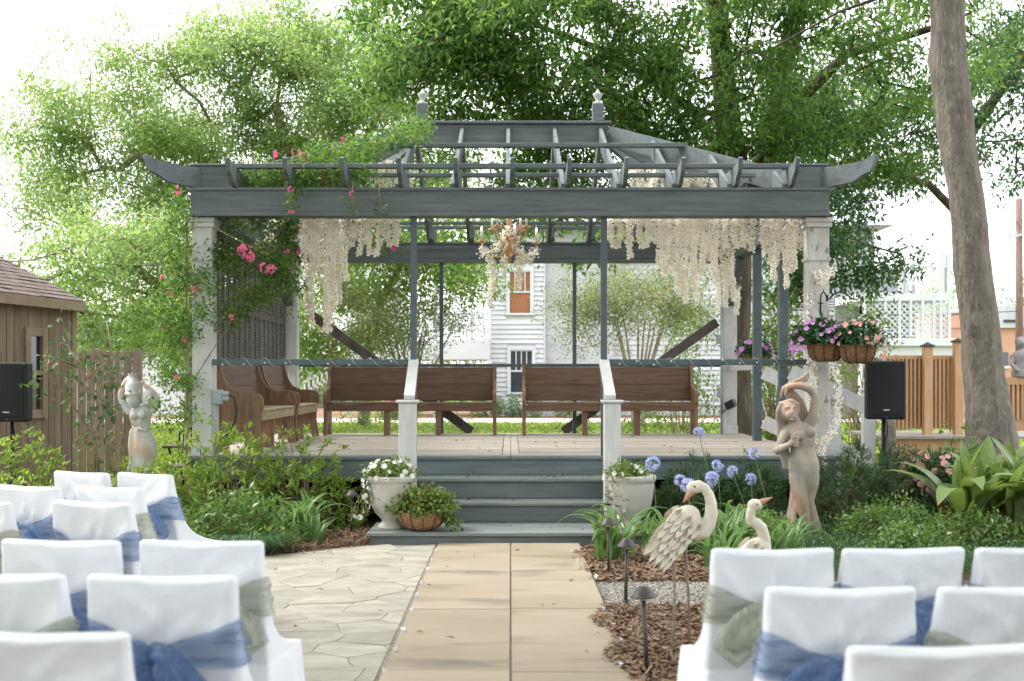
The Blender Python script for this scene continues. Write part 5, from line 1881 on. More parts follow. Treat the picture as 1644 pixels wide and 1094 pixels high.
for sgn in (-1, 1):
    k = -30
    while k < 60:
        xa = a0 + k * .21
        za, zb = zl0, zl1
        xb = xa + sgn * (zb - za)
        A_ = Vector((xa, PY - .05 + .008 * sgn, za)); B_ = Vector((xb, PY - .05 + .008 * sgn, zb))
        # clip to a0..a1
        d = B_ - A_
        t0, t1 = 0.0, 1.0
        for lim, s in ((a0, 1), (a1, -1)):
            f0 = s * (A_.x - lim); f1 = s * (B_.x - lim)
            if f0 < 0 and f1 < 0: t0 = 2
            elif f0 < 0: t0 = max(t0, f0 / (f0 - f1))
            elif f1 < 0: t1 = min(t1, f0 / (f0 - f1))
        if t0 < t1 - .02:
            lat.bar(A_ + d * t0, A_ + d * t1, .012, .055, up=(0, 0, 1))
        k += 1
lo_ = lat.build('lattice', M['house_white'], porch, fix=False); lo_['kind'] = 'stuff'
part('porch_wall', 'porch_shade_grey', a0, a1 - .15, PY + 2.9, PY + 3.05, 0, hz(420, PY), parent=porch)
zr = hz(471, PY)
ru = part('upper_rail', 'house_white', hx(1445, PY), a1, PY - .05, PY + .03, zr + .86, zr + .94, parent=porch)
x = hx(1447, PY)
while x < a1:
    link('baluster', bme, ru, (x, PY, zr + .05)); x += .17
for u, h in ((1446, 1.15), (1512, 1.5), (1522, 1.35)):
    part('upper_post', 'house_white', hx(u, PY) - .07, hx(u, PY) + .07, PY - .08, PY + .06, zr + .001, zr + h, parent=porch)
for u in (1388, 1425, 1475, 1512):
    part('column', 'house_white', hx(u, PY) - .14, hx(u, PY) + .14, PY + .02, PY + .3, 0, hz(575, PY), parent=porch)
rocker('white rocking chair on the upper deck of the lattice porch', hx(1492, PY), PY + .9, zr, R(15))


def hanging_fern(label, u, v, Y):
    c = P(u, v, Y)
    t = thing('hanging_fern', label, 'hanging plant', c, 0, 'ferns hanging on the lattice porch')
    mb = MB(); mb.lathe([(.0, -.2), (.12, -.2), (.17, 0), (.15, 0), (.11, -.16), (0, -.16)], 14, c); mb.build('pot', M['black'], t, smooth=True)
    mb = MB(); mb.tube([c, c + Vector((0, 0, .42))], .008, 5); mb.build('hanger', M['black'], t)
    rng = np.random.default_rng(int(u))
    n = 260
    d = unit(rng.normal(0, 1, (n, 3)) + np.array([0, 0, .5]))
    V = leaf_geo(np.array(c) + d * .04, d, unit(np.array([[0, 0, 1.]]) + rng.normal(0, .3, (n, 3))), rng.uniform(.22, .38, n), np.full(n, .05))
    link('fronds', np_mesh('fronds', V, quads(V), M['leaf_ivy']), t)


hanging_fern('fern hanging on the porch, left of the cedar fence post', 1458, 594, 38.5)
hanging_fern('fern hanging on the porch between the two cedar fence posts', 1494, 594, 38.5)
hanging_fern('fern hanging on the porch behind the taller cedar post', 1527, 594, 38.5)

# ================================================================ cedar ramp fence at right
FY = 17.4
fen = thing('cedar_fence', 'new cedar slat fence panel behind the right loudspeaker', 'fence', (hx(1490, FY), FY, 0))
x0, x1 = hx(1425, FY), hx(1534, FY)
part('bottom_rail', 'cedar', x0, x1, FY - .02, FY + .02, hz(688, FY), hz(680, FY), parent=fen)
part('top_rail', 'cedar', x0, x1, FY - .035, FY + .035, hz(577, FY), hz(571, FY), parent=fen)
sl = MB(); sl.box(-.017, .017, -.012, .012, 0, 1, bev=.003); sme = sl.mesh('slat', M['cedar'])
x = x0 + .03
while x < x1:
    link('slat', sme, fen, (x, FY - .035, hz(690, FY) + .01), None, (1, 1, hz(577, FY) - hz(690, FY) - .012)); x += .062
part('back_board', 'cedar', x0, x1, FY + .04, FY + .055, hz(684, FY), hz(577, FY), parent=fen)
for u, vt in ((1489, 557), (1538, 550)):
    Yp = FY - .10
    p = part('fence_post', 'cedar', hx(u, Yp) - .062, hx(u, Yp) + .062, Yp - .06, Yp + .06, 0.2, hz(vt, Yp), parent=fen)
    mb = MB(); c = Vector((hx(u, Yp), Yp, hz(vt, Yp)))
    mb.box(c.x - .085, c.x + .085, Yp - .085, Yp + .085, c.z, c.z + .025)
    mb.add([(c.x - .07, Yp - .07, c.z + .025), (c.x + .07, Yp - .07, c.z + .025), (c.x + .07, Yp + .07, c.z + .025), (c.x - .07, Yp + .07, c.z + .025), (c.x, Yp, c.z + .07)],
           [(0, 1, 4), (1, 2, 4), (2, 3, 4), (3, 0, 4)])
    mb.build('post_cap', M['lamp'], p)
ramp = thing('cedar_ramp', 'cedar sided ramp below the slat fence', 'ramp', (hx(1480, FY), FY, 0))
part('ramp_side', 'cedar', hx(1395, FY), hx(1560, FY), FY - .6, FY - .56, .18, hz(705, FY - .6), parent=ramp)
part('ramp_floor', 'deck', hx(1395, FY), hx(1700, FY), FY - .66, FY + 1.2, hz(705, FY - .6) + .002, hz(705, FY - .6) + .04, parent=ramp)
part('ramp_side', 'cedar', hx(1395, FY), hx(1560, FY), FY - .58, FY - .54, -.01, .17, parent=ramp)
fen2 = thing('cedar_fence', 'cedar slat fence right of the grey trunk', 'fence', (hx(1640, 15.5), 15.5, 0))
x0, x1 = hx(1606, 15.5), hx(1700, 15.5)
part('top_rail', 'cedar', x0, x1, 15.44, 15.56, hz(618, 15.5), hz(606, 15.5), parent=fen2)
part('bottom_rail', 'cedar', x0, x1, 15.47, 15.53, hz(692, 15.5), hz(672, 15.5), parent=fen2)
x = x0 + .03
while x < x1:
    link('slat', sme, fen2, (x, 15.46, hz(674, 15.5)), None, (1, 1, hz(618, 15.5) - hz(674, 15.5))); x += .062
part('back_board', 'cedar', x0, x1, 15.535, 15.55, hz(676, 15.5), hz(612, 15.5), parent=fen2)

# ================================================================ brick building, utility pole, wires
BY = 72.0
bb = thing('brick_building', 'salmon brick building with grey roof at the far right', 'building', (hx(1600, BY), BY, 0))
part('wall', 'brick', hx(1500, BY), hx(1720, BY), BY, BY + 12, 0, hz(527, BY), parent=bb)
r_ = part('roof', 'metal_roof', hx(1560, BY), hx(1725, BY), BY - .3, BY + 12.3, hz(527, BY) + .003, hz(492, BY), parent=bb)
part('roof_vent', 'lamp', hx(1608, BY), hx(1628, BY), BY - .40, BY - .30, hz(518, BY), hz(514, BY), parent=r_)
part('gable_wall', 'brick', hx(1500, BY), hx(1558, BY), BY - .1, BY + 8, hz(527, BY) + .003, hz(503, BY), parent=bb)
part('gable_cap', 'house_white', hx(1498, BY), hx(1560, BY), BY - .2, BY + 8, hz(503, BY) + .003, hz(499, BY), parent=bb)
for u in (1530, 1544, 1580, 1612, 1640):
    w = part('window', 'pane', hx(u, BY) - .22, hx(u, BY) + .22, BY - .13, BY - .105, hz(588, BY), hz(566, BY), parent=bb)
    part('sill', 'house_white', hx(u, BY) - .3, hx(u, BY) + .3, BY - .2, BY - .1, hz(588, BY) - .15, hz(588, BY) - .002, parent=w)
part('ground_storey', 'house_white', hx(1380, BY), hx(1500, BY) - .05, BY + 2, BY + 10, 0, hz(560, BY), parent=bb)

up_ = thing('utility_pole', 'brown wooden utility pole with crossarm at the right picture edge', 'utility pole', (hx(1636, 48), 48, 0))
mb = MB(); mb.tube([(hx(1637, 48), 48, 0), (hx(1636, 48), 48, hz(320, 48))], [.17, .13], 10); mb.build('pole', M['pole'], up_, smooth=True)
mb = MB(); mb.bar((hx(1612, 48), 47.8, hz(384, 48)), (hx(1660, 48), 47.8, hz(372, 48)), .1, .1); ca = mb.build('crossarm', M['metal_roof'], up_)
for u in (1617, 1627, 1646):
    mb = MB(); mb.lathe([(.03, 0), (.07, .05), (.05, .1), (.07, .15), (.03, .2), (0, .2)], 8, (hx(u, 48), 47.8, hz(381, 48))); mb.build('insulator', M['metal_roof'], ca)
mb = MB(); mb.tube([P(1636, 500, 48), P(1560, 503, 46), P(1430, 515, 40)], .018, 5); mb.build('wire', M['black'], up_)
mb = MB(); mb.tube([(hx(1636, 48), 48, hz(360, 48)), P(1500, 240, 40), P(1380, 150, 34)], .014, 5); mb.build('wire', M['black'], up_)

# ================================================================ shed at left
s0 = Vector((-6.36, 13.6, 0)); s1 = Vector((-5.97, 15.8, 0))
dv = (s1 - s0).normalized(); nv = Vector((dv.y, -dv.x, 0))      # outward normal (+x)
s0 = s0 - dv * 2.2
shed = thing('garden_shed', 'brown plank shed with shingle roof at the left edge', 'shed', s0)
Ls = (s1 - s0).length
EZ = 2.50
Mx = Matrix(((dv.x, nv.x, 0, s0.x), (dv.y, nv.y, 0, s0.y), (0, 0, 1, 0), (0, 0, 0, 1)))   # local: x along wall, y outward, z up
mb = MB(); mb.box(0, Ls, -3.0, -.03, -.02, EZ, Mx); shw = mb.build('wall_core', M['shed'], shed)
pw = .152
# window in local x
def wall_u(u):   # where the ray through pixel column u meets the wall plane
    k = (u - CU) / F
    # s0 + dv*t = (k*Y, Y)
    t = (k * s0.y - s0.x) / (dv.x - k * dv.y)
    return t
wx = (wall_u(46), wall_u(68)); wz = (1.08, 2.05)
k = 0
while k * pw < Ls - .05:
    a = k * pw; b = min(Ls, a + pw - .010)
    segs = [(-.02, EZ)]
    if b > wx[0] and a < wx[1]: segs = [(-.02, wz[0]), (wz[1], EZ)]
    for za, zb in segs:
        mb = MB(); mb.box(a, b, -.03, -.004 + random.uniform(-.002, .002), za, zb, Mx, bev=.004); mb.build('siding_plank', M['shed'], shw)
    k += 1
win = MB(); win.box(wx[0] + .02, wx[1] - .02, -.06, -.025, wz[0], wz[1], Mx); w_ = win.build('window', M['pane'], shed)
for a, b, c, d in ((wx[0] - .09, wx[0] + .02, wz[0] - .1, wz[1] + .1), (wx[1] - .02, wx[1] + .09, wz[0] - .1, wz[1] + .1)):
    mb = MB(); mb.box(a, b, -.03, .024, c, d, Mx); mb.build('casing', M['shed_trim'], w_)
for c, d in ((wz[0] - .1, wz[0] + .01), (wz[1] - .01, wz[1] + .1), ((wz[0] + wz[1]) / 2 - .03, (wz[0] + wz[1]) / 2 + .03)):
    mb = MB(); mb.box(wx[0] + .021, wx[1] - .021, -.03, .02, c, d, Mx); mb.build('casing', M['shed_trim'], w_)
mb = MB(); mb.box(Ls - .09, Ls + .012, -.05, .012, 0, EZ, Mx); mb.build('corner_board', M['shed_trim'], shed)
# roof plane rising away from the wall
pitch = .50; ov = .08
rl = [(-.3, ov, EZ - .02), (Ls + ov, ov, EZ - .02), (Ls + ov, -3.0, EZ - .02 + (3 + ov) * pitch), (-.3, -3.0, EZ - .02 + (3 + ov) * pitch)]
mb = MB(); mb.prism([Mx @ Vector(p) for p in rl], (0, 0, 0), (0, 0, .06)); rdeck = mb.build('roof', M['shed_trim'], shed)
mb = MB(); mb.box(-.3, Ls + ov, ov, ov + .03, EZ - .09, EZ + .04, Mx); mb.build('fascia', M['shed_trim'], shed)
mb = MB(); mb.prism([Mx @ Vector(p) for p in ((Ls + ov, ov, EZ - .14), (Ls + ov, ov, EZ + .04), (Ls + ov, -3, EZ + .04 + 3.16 * pitch), (Ls + ov, -3, EZ - .14 + 3.16 * pitch))], (0, 0, 0), dv * .03)
mb.build('rake_board', M['shed_trim'], shed)
# shingles in staggered rows
shm = MB()
cw, ch = .30, .14
ln = math.hypot(1, pitch); up2 = Vector((0, -1 / ln, pitch / ln)); nn_ = Vector((0, pitch / ln, 1 / ln))
rowi = 0; d0 = 0.0
while d0 < 3.3:
    x = -.3 + (cw / 2 if rowi % 2 else 0) - .1
    while x < Ls + ov:
        xa, xb = max(-.3, x), min(Ls + ov + .02, x + cw - .008)
        if xb - xa > .03:
            lift = random.uniform(.008, .018)
            o0 = Vector((0, ov + .02, EZ + .042)) + up2 * d0
            q = [o0 + Vector((xa, 0, 0)) + nn_ * lift, o0 + Vector((xb, 0, 0)) + nn_ * lift, o0 + Vector((xb, 0, 0)) + up2 * (ch * 1.15) + nn_ * .003, o0 + Vector((xa, 0, 0)) + up2 * (ch * 1.15) + nn_ * .003]
            b4 = [p - nn_ * .008 for p in q[:2]]
            shm.add([Mx @ p for p in q + b4], [(0, 1, 2, 3), (0, 4, 5, 1)])
        x += cw
    d0 += ch; rowi += 1
so = shm.build('shingles', M['shingle_isl'] if 'shingle_isl' in M else M['shingle'], rdeck, fix=False); so['kind'] = 'stuff'

# ================================================================ old board fence beside the shed
FY2 = 18.2
of = thing('board_fence', 'weathered vertical board fence right of the shed', 'fence', (hx(170, FY2), FY2, 0))
x = hx(95, FY2); k = 0
while x < hx(216, FY2):
    w = .145
    mb = MB(); mb.box(x, x + w - .012, FY2 - .012, FY2 + .012, 0, 1.93 + random.uniform(-.03, .03), bev=.004); mb.build('board', M['fence_old'], of)
    x += w
part('rail', 'fence_old', hx(95, FY2), hx(217, FY2), FY2 + .013, FY2 + .06, .45, .54, parent=of)
part('rail', 'fence_old', hx(95, FY2), hx(217, FY2), FY2 + .013, FY2 + .06, 1.45, 1.54, parent=of)
part('end_post', 'fence_old', hx(217, FY2), hx(217, FY2) + .10, FY2 - .04, FY2 + .06, 0, 1.95, parent=of)
# pale garage roof far behind the fence
gar = thing('pale_garage', 'pale low outbuilding beyond the board fence', 'building', (hx(200, 46), 46, 0))
part('wall', 'house_white', hx(120, 46), hx(330, 46), 46, 50, 0, hz(560, 46), parent=gar)
part('roof', 'shed_trim', hx(118, 46), hx(216, 46), 45.7, 50.2, hz(560, 46) + .003, hz(553, 46), parent=gar)

# red roofed cottage and white stair far left seen through the pavilion
cot = thing('red_roof_cottage', 'distant cottage with a red roof left of the balcony', 'house', (hx(520, 60), 60, 0))
part('wall', 'house_white', hx(490, 60), hx(570, 60), 60, 66, 0, hz(582, 60), parent=cot)
mb = MB(); mb.prism([(hx(486, 60), 59.5, hz(582, 60) + .003), (hx(486, 60), 66.5, hz(582, 60) + .003), (hx(486, 60), 63, hz(566, 60))], (0, 0, 0), (hx(574, 60) - hx(486, 60), 0, 0)); mb.build('roof', M['brick'], cot)
stx = thing('white_stair', 'white outdoor stair with railing far behind the left pew', 'stair', (hx(507, 47), 47, 0))
for dz in (0, -.9):
    mb = MB(); mb.bar(P(487, 615, 47) + Vector((0, 0, dz * .5)), P(527, 590, 47) + Vector((0, 0, dz * .5)), .06, .10); mb.build('rail', M['house_white'], stx)
for k in range(6):
    c = P(489 + 7 * k, 614 - 4.5 * k, 47); mb = MB(); mb.box(c.x - .03, c.x + .03, 46.97, 47.03, c.z - .6, c.z); mb.build('baluster', M['house_white'], stx)

# person standing on the porch, half hidden by the loudspeaker
pm_ = P(1449, 606, 38.0)
per = thing('person', 'person with dark hair and teal and white top standing on the far porch', 'person', (pm_.x, 38, .22))
bm_ = MB()
x, y, z = pm_.x, 38.0, .22
bm_.loft([(x - .09, y, z + .02, .05, .10), (x - .09, y, z + .10, .05, .06), (x - .09, y, z + .45, .06, .065), (x - .085, y, z + .85, .085, .09), (x - .06, y, z + .95, .09, .09)], 14)
bm_.loft([(x + .09, y, z + .02, .05, .10), (x + .09, y, z + .10, .05, .06), (x + .09, y, z + .45, .06, .065), (x + .085, y, z + .85, .085, .09), (x + .06, y, z + .95, .09, .09)], 14)
bm_.loft([(x, y, z + .82, .16, .11), (x, y, z + .98, .165, .115), (x, y, z + 1.12, .14, .10), (x, y, z + 1.32, .175, .11), (x, y, z + 1.42, .16, .09), (x, y, z + 1.47, .07, .06), (x, y, z + 1.54, .052, .055)], 18)
for s in (-1, 1):
    bm_.tube([(x + s * .17, y, z + 1.40), (x + s * .23, y + .01, z + 1.12), (x + s * .24, y - .06, z + .88), (x + s * .23, y - .09, z + .80)], [.052, .042, .032, .024], 12)
    for k, q in enumerate((-.02, -.007, .007, .02)):
        bm_.tube([(x + s * .23 + q, y - .09, z + .81), (x + s * .23 + q, y - .10, z + .73 - (.01 if k in (1, 2) else 0)), (x + s * .23 + q, y - .09, z + .69)], [.009, .008, .006], 6)
    bm_.tube([(x + s * .22, y - .10, z + .81), (x + s * .20, y - .13, z + .76)], [.010, .008], 6)
bm_.ball((x, y - .01, z + 1.66), (.078, .095, .115), 18, 12)
bm_.ball((x, y - .105, z + 1.65), (.014, .02, .022), 8, 6)
M['person'] = mat('person_clothes', (0.30, 0.52, 0.52), (0.72, 0.74, 0.74), scale=9, rough=0.8)
M['skin'] = mat('person_skin', (0.50, 0.30, 0.22), (0.55, 0.34, 0.25), scale=9, rough=0.6)
M['hair'] = mat('dark_hair', (0.012, 0.009, 0.008), (0.03, 0.02, 0.016), scale=30, rough=0.5)
body = sculpt('body', bm_, .014, M['person'], per)
body.data.materials.append(M['skin'])
zz = np.empty(len(body.data.vertices) * 3, dtype=np.float32); body.data.vertices.foreach_get('co', zz); zz = zz.reshape(-1, 3)
mi = [1 if np.mean(zz[list(p.vertices)][:, 2]) > z + 1.47 or np.mean(zz[list(p.vertices)][:, 2]) < z + .82 and abs(np.mean(zz[list(p.vertices)][:, 0]) - x) > .19 else 0 for p in body.data.polygons]
body.data.polygons.foreach_set('material_index', np.array(mi, dtype=np.int32))
hb = MB(); hb.ball((x, y + .02, z + 1.70), (.088, .095, .10), 16, 10); hb.ball((x, y + .07, z + 1.60), (.075, .05, .12), 14, 8); hb.build('hair', M['hair'], per, smooth=True)
for s in (-1, 1):
    eb = MB(); eb.ball((x + s * .03, y - .098, z + 1.67), (.011, .008, .007), 8, 6); eb.build('eye', M['hair'], per, smooth=True)
eb = MB(); eb.ball((x, y - .10, z + 1.605), (.025, .010, .007), 8, 6); eb.build('mouth', M['petal_pink'], per, smooth=True)

# bust statue on the right cedar fence
bs_ = P(1640, 600, 15.5)
bst = thing('stone_bust', 'grey stone figure on the cedar fence at the right edge', 'statue', (bs_.x, 15.5, hz(606, 15.5)))
b_ = MB(); z = hz(606, 15.5); x = bs_.x; y = 15.5
b_.loft([(x, y, z, .13, .10), (x, y, z + .06, .14, .10), (x, y, z + .18, .10, .08), (x, y, z + .28, .13, .08), (x, y, z + .33, .11, .07), (x, y, z + .36, .04, .04), (x, y, z + .40, .035, .035)], 18)
b_.ball((x - .01, y - .01, z + .46), (.055, .065, .075), 16, 12)
b_.ball((x - .01, y + .02, z + .48), (.068, .07, .07), 16, 12)
b_.tube([(x - .12, y, z + .30), (x - .15, y - .03, z + .18), (x - .09, y - .08, z + .08)], [.035, .03, .025], 10)
b_.tube([(x + .12, y, z + .30), (x + .15, y - .03, z + .18), (x + .09, y - .08, z + .08)], [.035, .03, .025], 10)
b_.ball((x - .01, y - .075, z + .455), (.012, .018, .018), 8, 6)
sculpt('figure', b_, .010, M['stone_grey'], bst)
M['petal_hyd'] = M['petal_coral']
# ================================================================ right statue: stone woman, one arm raised over her head
SX, SY = 2.63, 10.62
st = thing('stone_statue', 'weathered stone statue of a woman with one arm raised, right of the steps', 'statue', (SX, SY, 0))


def sp(zx, zy, y=0.0):      # measured in the figure's own frontal plane
    u = 1210 + zx / 3.53; v = 570 + zy / 3.53
    return Vector(((u - 1280) / 174.5 + SX, SY + y, EYE - (v - 607) / 174.5))


def el(zx, zy, w, d, y=0.0, rot=0.0):
    p = sp(zx, zy, y)
    return (p.x, p.y, p.z, w, d, rot)


b = MB()
# trunk from the pelvis up to the neck
b.loft([el(294, 735, .06, .06), el(293, 705, .105, .088), el(292, 670, .135, .104), el(292, 650, .142, .108), el(291, 610, .140, .104), el(287, 565, .118, .088), el(283, 525, .108, .082), el(280, 480, .118, .090, -.008), el(276, 440, .132, .092, -.010),
        el(268, 405, .125, .078, 0), el(258, 388, .09, .062, 0), el(246, 376, .048, .048, 0)], 24)
# legs: weight on one, the other crossed in front
b.loft([el(272, 600, .03, .035), el(268, 625, .060, .068), el(262, 655, .084, .094), el(261, 690, .088, .096), el(262, 735, .082, .09), el(268, 790, .066, .075, -.02), el(275, 830, .056, .066, -.03), el(283, 880, .054, .064, -.02), el(296, 950, .042, .048, -.03), el(306, 1005, .034, .040, -.03), el(308, 1050, .040, .085, -.07)], 18)
b.loft([el(312, 600, .03, .035), el(316, 625, .060, .068), el(325, 655, .080, .092), el(327, 690, .083, .093), el(328, 735, .075, .088), el(322, 790, .062, .072, .01), el(318, 830, .054, .064, .01), el(326, 890, .052, .064, .03), el(334, 960, .040, .046, .03), el(340, 1010, .034, .038, .02), el(345, 1050, .040, .07, .0)], 18)
# breasts
b.ball(sp(255, 455, -.075), (.052, .045, .05)); b.ball(sp(312, 435, -.075), (.054, .046, .052))
# neck and head, bowed to the viewer's left
b.tube([sp(250, 392), sp(236, 365, -.015), sp(222, 345, -.025)], [.050, .043, .042], 14)
hd = sp(200, 318, -.045)
b.ball(hd, (.072, .085, .100), 20, 14, Matrix.Rotation(R(-14), 3, 'Y'))
b.ball(hd + Vector((-.006, -.078, -.032)), (.045, .035, .048))           # lower face
b.tube([hd + Vector((.004, -.085, .024)), hd + Vector((.004, -.108, -.012)), hd + Vector((.004, -.092, -.022))], [.009, .014, .008], 8)    # nose
b.tube([hd + Vector((-.022, -.100, -.046)), hd + Vector((.002, -.108, -.046)), hd + Vector((.026, -.100, -.046))], [.005, .008, .005], 8)     # lips
b.ball(hd + Vector((.0, -.092, -.074)), (.020, .018, .016))               # chin
for s in (-1, 1):
    b.tube([hd + Vector((s * .012, -.082, .036)), hd + Vector((s * .034, -.084, .040)), hd + Vector((s * .055, -.066, .030))], .0085, 8)          # brow
    b.ball(hd + Vector((s * .032, -.079, .014)), (.015, .012, .008))        # closed eyes
# wavy hair, parted, falling behind the shoulder on the left
for k in range(11):
    a = -1.25 + 2.5 * k / 10
    pts = [hd + Vector((.01, -.03, .100)), hd + Vector((math.sin(a) * .078, -.028 + .05 * (1 - math.cos(a)), .066)), hd + Vector((math.sin(a) * .092 - .006, .022, .0)), hd + Vector((math.sin(a) * .075 - .02, .05, -.09))]
    b.tube(pts, [.018, .024, .026, .022], 8)
for k in range(5):
    b.tube([hd + Vector((-.07 + .012 * k, .03, -.01)), sp(155 + 6 * k, 400, .035), sp(160 + 7 * k, 470, .05 + .008 * k), sp(172 + 8 * k, 560, .06), sp(196 + 8 * k, 650, .07)], [.026, .024, .024, .026, .02], 8)
# raised arm: shoulder, elbow high, forearm back across above the head
b.tube([sp(318, 405), sp(338, 360), sp(352, 300), sp(356, 245, .0), sp(345, 214, .0)], [.052, .050, .042, .039, .037], 14)
b.tube([sp(350, 222), sp(318, 192, -.01), sp(270, 176, -.02), sp(225, 176, -.025), sp(190, 185, -.03)], [.038, .037, .033, .028, .024], 14)
# hand bending up and back, fingers along the cloth
b.ball(sp(176, 192, -.03), (.030, .022, .026))
for k in range(4):
    b.tube([sp(170 - 2 * k, 188 + 4 * k, -.035 + .006 * k), sp(160 - k, 208 + 6 * k, -.04 + .006 * k), sp(160 + k, 232 + 5 * k, -.03 + .006 * k)], [.0095, .009, .007], 8)
b.tube([sp(186, 196, -.05), sp(178, 216, -.055), sp(174, 230, -.05)], [.010, .009, .007], 8)
# gathered cloth swept up from behind the raised arm
for k in range(5):
    b.tube([sp(176 + 4 * k, 190 + 3 * k, .02), sp(222 + 3 * k, 160 + 3 * k, .01 + .008 * k), sp(268 + 3 * k, 140 + 4 * k, .01), sp(298 + 3 * k, 120 + 4 * k, .0), sp(318 + k, 97 + 6 * k, -.005)], [.020, .022, .020, .016, .010], 8)
# drapery behind the head and body
for k in range(7):
    b.tube([sp(190 + 6 * k, 200, .05), sp(225 + 10 * k, 260, .075), sp(250 + 10 * k, 330, .085), sp(268 + 10 * k, 430, .09), sp(255 + 12 * k, 600, .09), sp(245 + 14 * k, 760, .08), sp(225 + 20 * k, 920, .07), sp(205 + 26 * k, 1040, .06)],
           [.022, .03, .034, .034, .032, .030, .028, .026], 8)
for k in range(5):
    b.tube([sp(250 - 3 * k, 800, .05), sp(240 - 7 * k, 900, .0 + .01 * k), sp(232 - 7 * k, 1000, -.03), sp(222 + 2 * k, 1046, -.05)], [.016, .022, .026, .028], 8)
for k in range(4):
    b.tube([sp(345 + 2 * k, 850, .05), sp(352 + 5 * k, 950, .0), sp(356 + 9 * k, 1046, -.05)], [.018, .024, .026], 8)
# bent arm with the hand on her chest
b.tube([sp(212, 415), sp(180, 455, -.01), sp(150, 510, -.02), sp(128, 548, -.03)], [.050, .045, .038, .037], 14)
b.tube([sp(128, 548, -.03), sp(150, 530, -.07), sp(180, 512, -.10), sp(200, 500, -.11)], [.037, .035, .029, .024], 14)
b.ball(sp(212, 492, -.115), (.033, .020, .034))
for k in range(4):
    b.tube([sp(216, 468 + 15 * k, -.128), sp(234, 464 + 16 * k, -.130), sp(246, 472 + 15 * k, -.118)], [.0105, .010, .008], 8)
b.tube([sp(204, 476, -.12), sp(212, 452, -.125), sp(226, 440, -.118)], [.0115, .0105, .008], 8)
# plinth of rough rock
b.loft([el(285, 1062, .20, .17), el(285, 1045, .19, .16), el(287, 1030, .13, .11)], 18)
sculpt('figure', b, .0062, M['stone_statue'], st, 1)

# ================================================================ left statue: white woman lifting a jug
TX, TY = -4.0, 12.25
PT = F / TY


def tp(zx, zy, y=0.0):
    u = 170 + zx / 5.467; v = 590 + zy / 5.467
    return Vector(((u - CU) / PT, TY + y, EYE - (v - CV) / PT))


def tl_(zx, zy, w, d, y=0.0):
    p = tp(zx, zy, y); return (p.x, p.y, p.z, w, d)


st2 = thing('plaster_statue', 'white plaster statue of a woman lifting a jug, left of the pavilion', 'statue', (TX, TY, 0))
b = MB()
# hips, waist, chest
b.loft([tl_(318, 1010, .085, .09), tl_(322, 900, .105, .10), tl_(330, 800, .125, .11), tl_(330, 700, .136, .118), tl_(326, 640, .132, .112), tl_(318, 580, .108, .092), tl_(312, 535, .095, .082),
        tl_(306, 480, .105, .085), tl_(302, 430, .118, .09), tl_(312, 385, .125, .085), tl_(330, 345, .105, .07), tl_(352, 322, .05, .045)], 24)
b.loft([tl_(318, 1250, .15, .13), tl_(318, 1200, .145, .125), tl_(312, 1150, .105, .10), tl_(314, 1080, .085, .085), tl_(318, 1000, .09, .09)], 20)
# head tipped beside the jug
h2 = tp(386, 275, -.05)
b.ball(h2, (.070, .082, .092), 18, 12)
b.tube([tp(352, 335), tp(368, 312)], [.045, .042], 12)
b.ball(h2 + Vector((0, .03, .02)), (.076, .075, .078), 16, 10)
b.ball(h2 + Vector((.02, -.085, -.01)), (.011, .018, .018), 8, 6); b.ball(h2 + Vector((.015, -.07, -.05)), (.03, .022, .022), 8, 6)
for s in (-1, 1):
    b.ball(h2 + Vector((.018 + s * .03, -.070, .012)), (.014, .012, .009), 8, 6)
# arms
b.tube([tp(215, 400), tp(165, 320, -.02), tp(140, 250, -.03)], [.050, .044, .038], 14)
b.tube([tp(140, 250, -.03), tp(165, 180, -.05), tp(195, 120, -.06), tp(222, 88, -.05)], [.038, .035, .029, .023], 14)
b.tube([tp(395, 385), tp(440, 330, -.01), tp(465, 285, -.02)], [.050, .044, .037], 14)
b.tube([tp(465, 285, -.02), tp(425, 225, -.04), tp(375, 170, -.05), tp(345, 145, -.05)], [.037, .034, .028, .022], 14)
for (zx, zy), s in (((228, 80), 1), ((336, 138), -1)):
    b.ball(tp(zx, zy, -.06), (.024, .018, .026))
    for k in range(4):
        b.tube([tp(zx + s * 4, zy + 6 * k - 4, -.075), tp(zx + s * 18, zy + 7 * k - 8, -.085), tp(zx + s * 30, zy + 7 * k - 4, -.085)], [.009, .0085, .0065], 8)
    b.tube([tp(zx, zy + 12, -.07), tp(zx + s * 8, zy + 30, -.085)], [.010, .0075], 8)
# jug, mouth up
jx = tp(262, 232, -.085)
b.lathe([(0, -.15), (.04, -.145), (.066, -.09), (.080, 0), (.082, .05), (.072, .11), (.050, .15), (.040, .175), (.046, .20), (.060, .212), (.056, .217), (.03, .205), (0, .20)], 22, jx, cap=False)
for k in range(26):
    a = 2 * PI * k / 26
    b.ball(jx + Vector((.082 * math.cos(a), .082 * math.sin(a), .0)), .010, 6, 5)
# wrapped gown: folds across the hips and falling at the left
for k in range(6):
    b.tube([tp(232 + 5 * k, 545 + 10 * k, -.06), tp(300, 560 + 22 * k, -.105), tp(360, 600 + 42 * k, -.10), tp(410 - 4 * k, 680 + 46 * k, -.05)], [.010, .011, .011, .008], 8)
for k in range(5):
    b.tube([tp(235 + 4 * k, 560, -.07), tp(228 + 8 * k, 680, -.085), tp(244 + 8 * k, 820, -.09), tp(206 + 16 * k, 920, -.08), tp(190 + 20 * k, 1010, -.07)], [.013, .015, .014, .015, .016], 8)
for k in range(4):
    b.tube([tp(235 + 30 * k, 420 + 8 * k, -.085), tp(250 + 24 * k, 490, -.09), tp(250 + 30 * k, 540, -.08)], [.010, .009, .008], 8)
b.tube([tp(228, 545, .0), tp(245, 545, -.07), tp(312, 540, -.10), tp(372, 548, -.08), tp(392, 555, 0)], .014, 8)
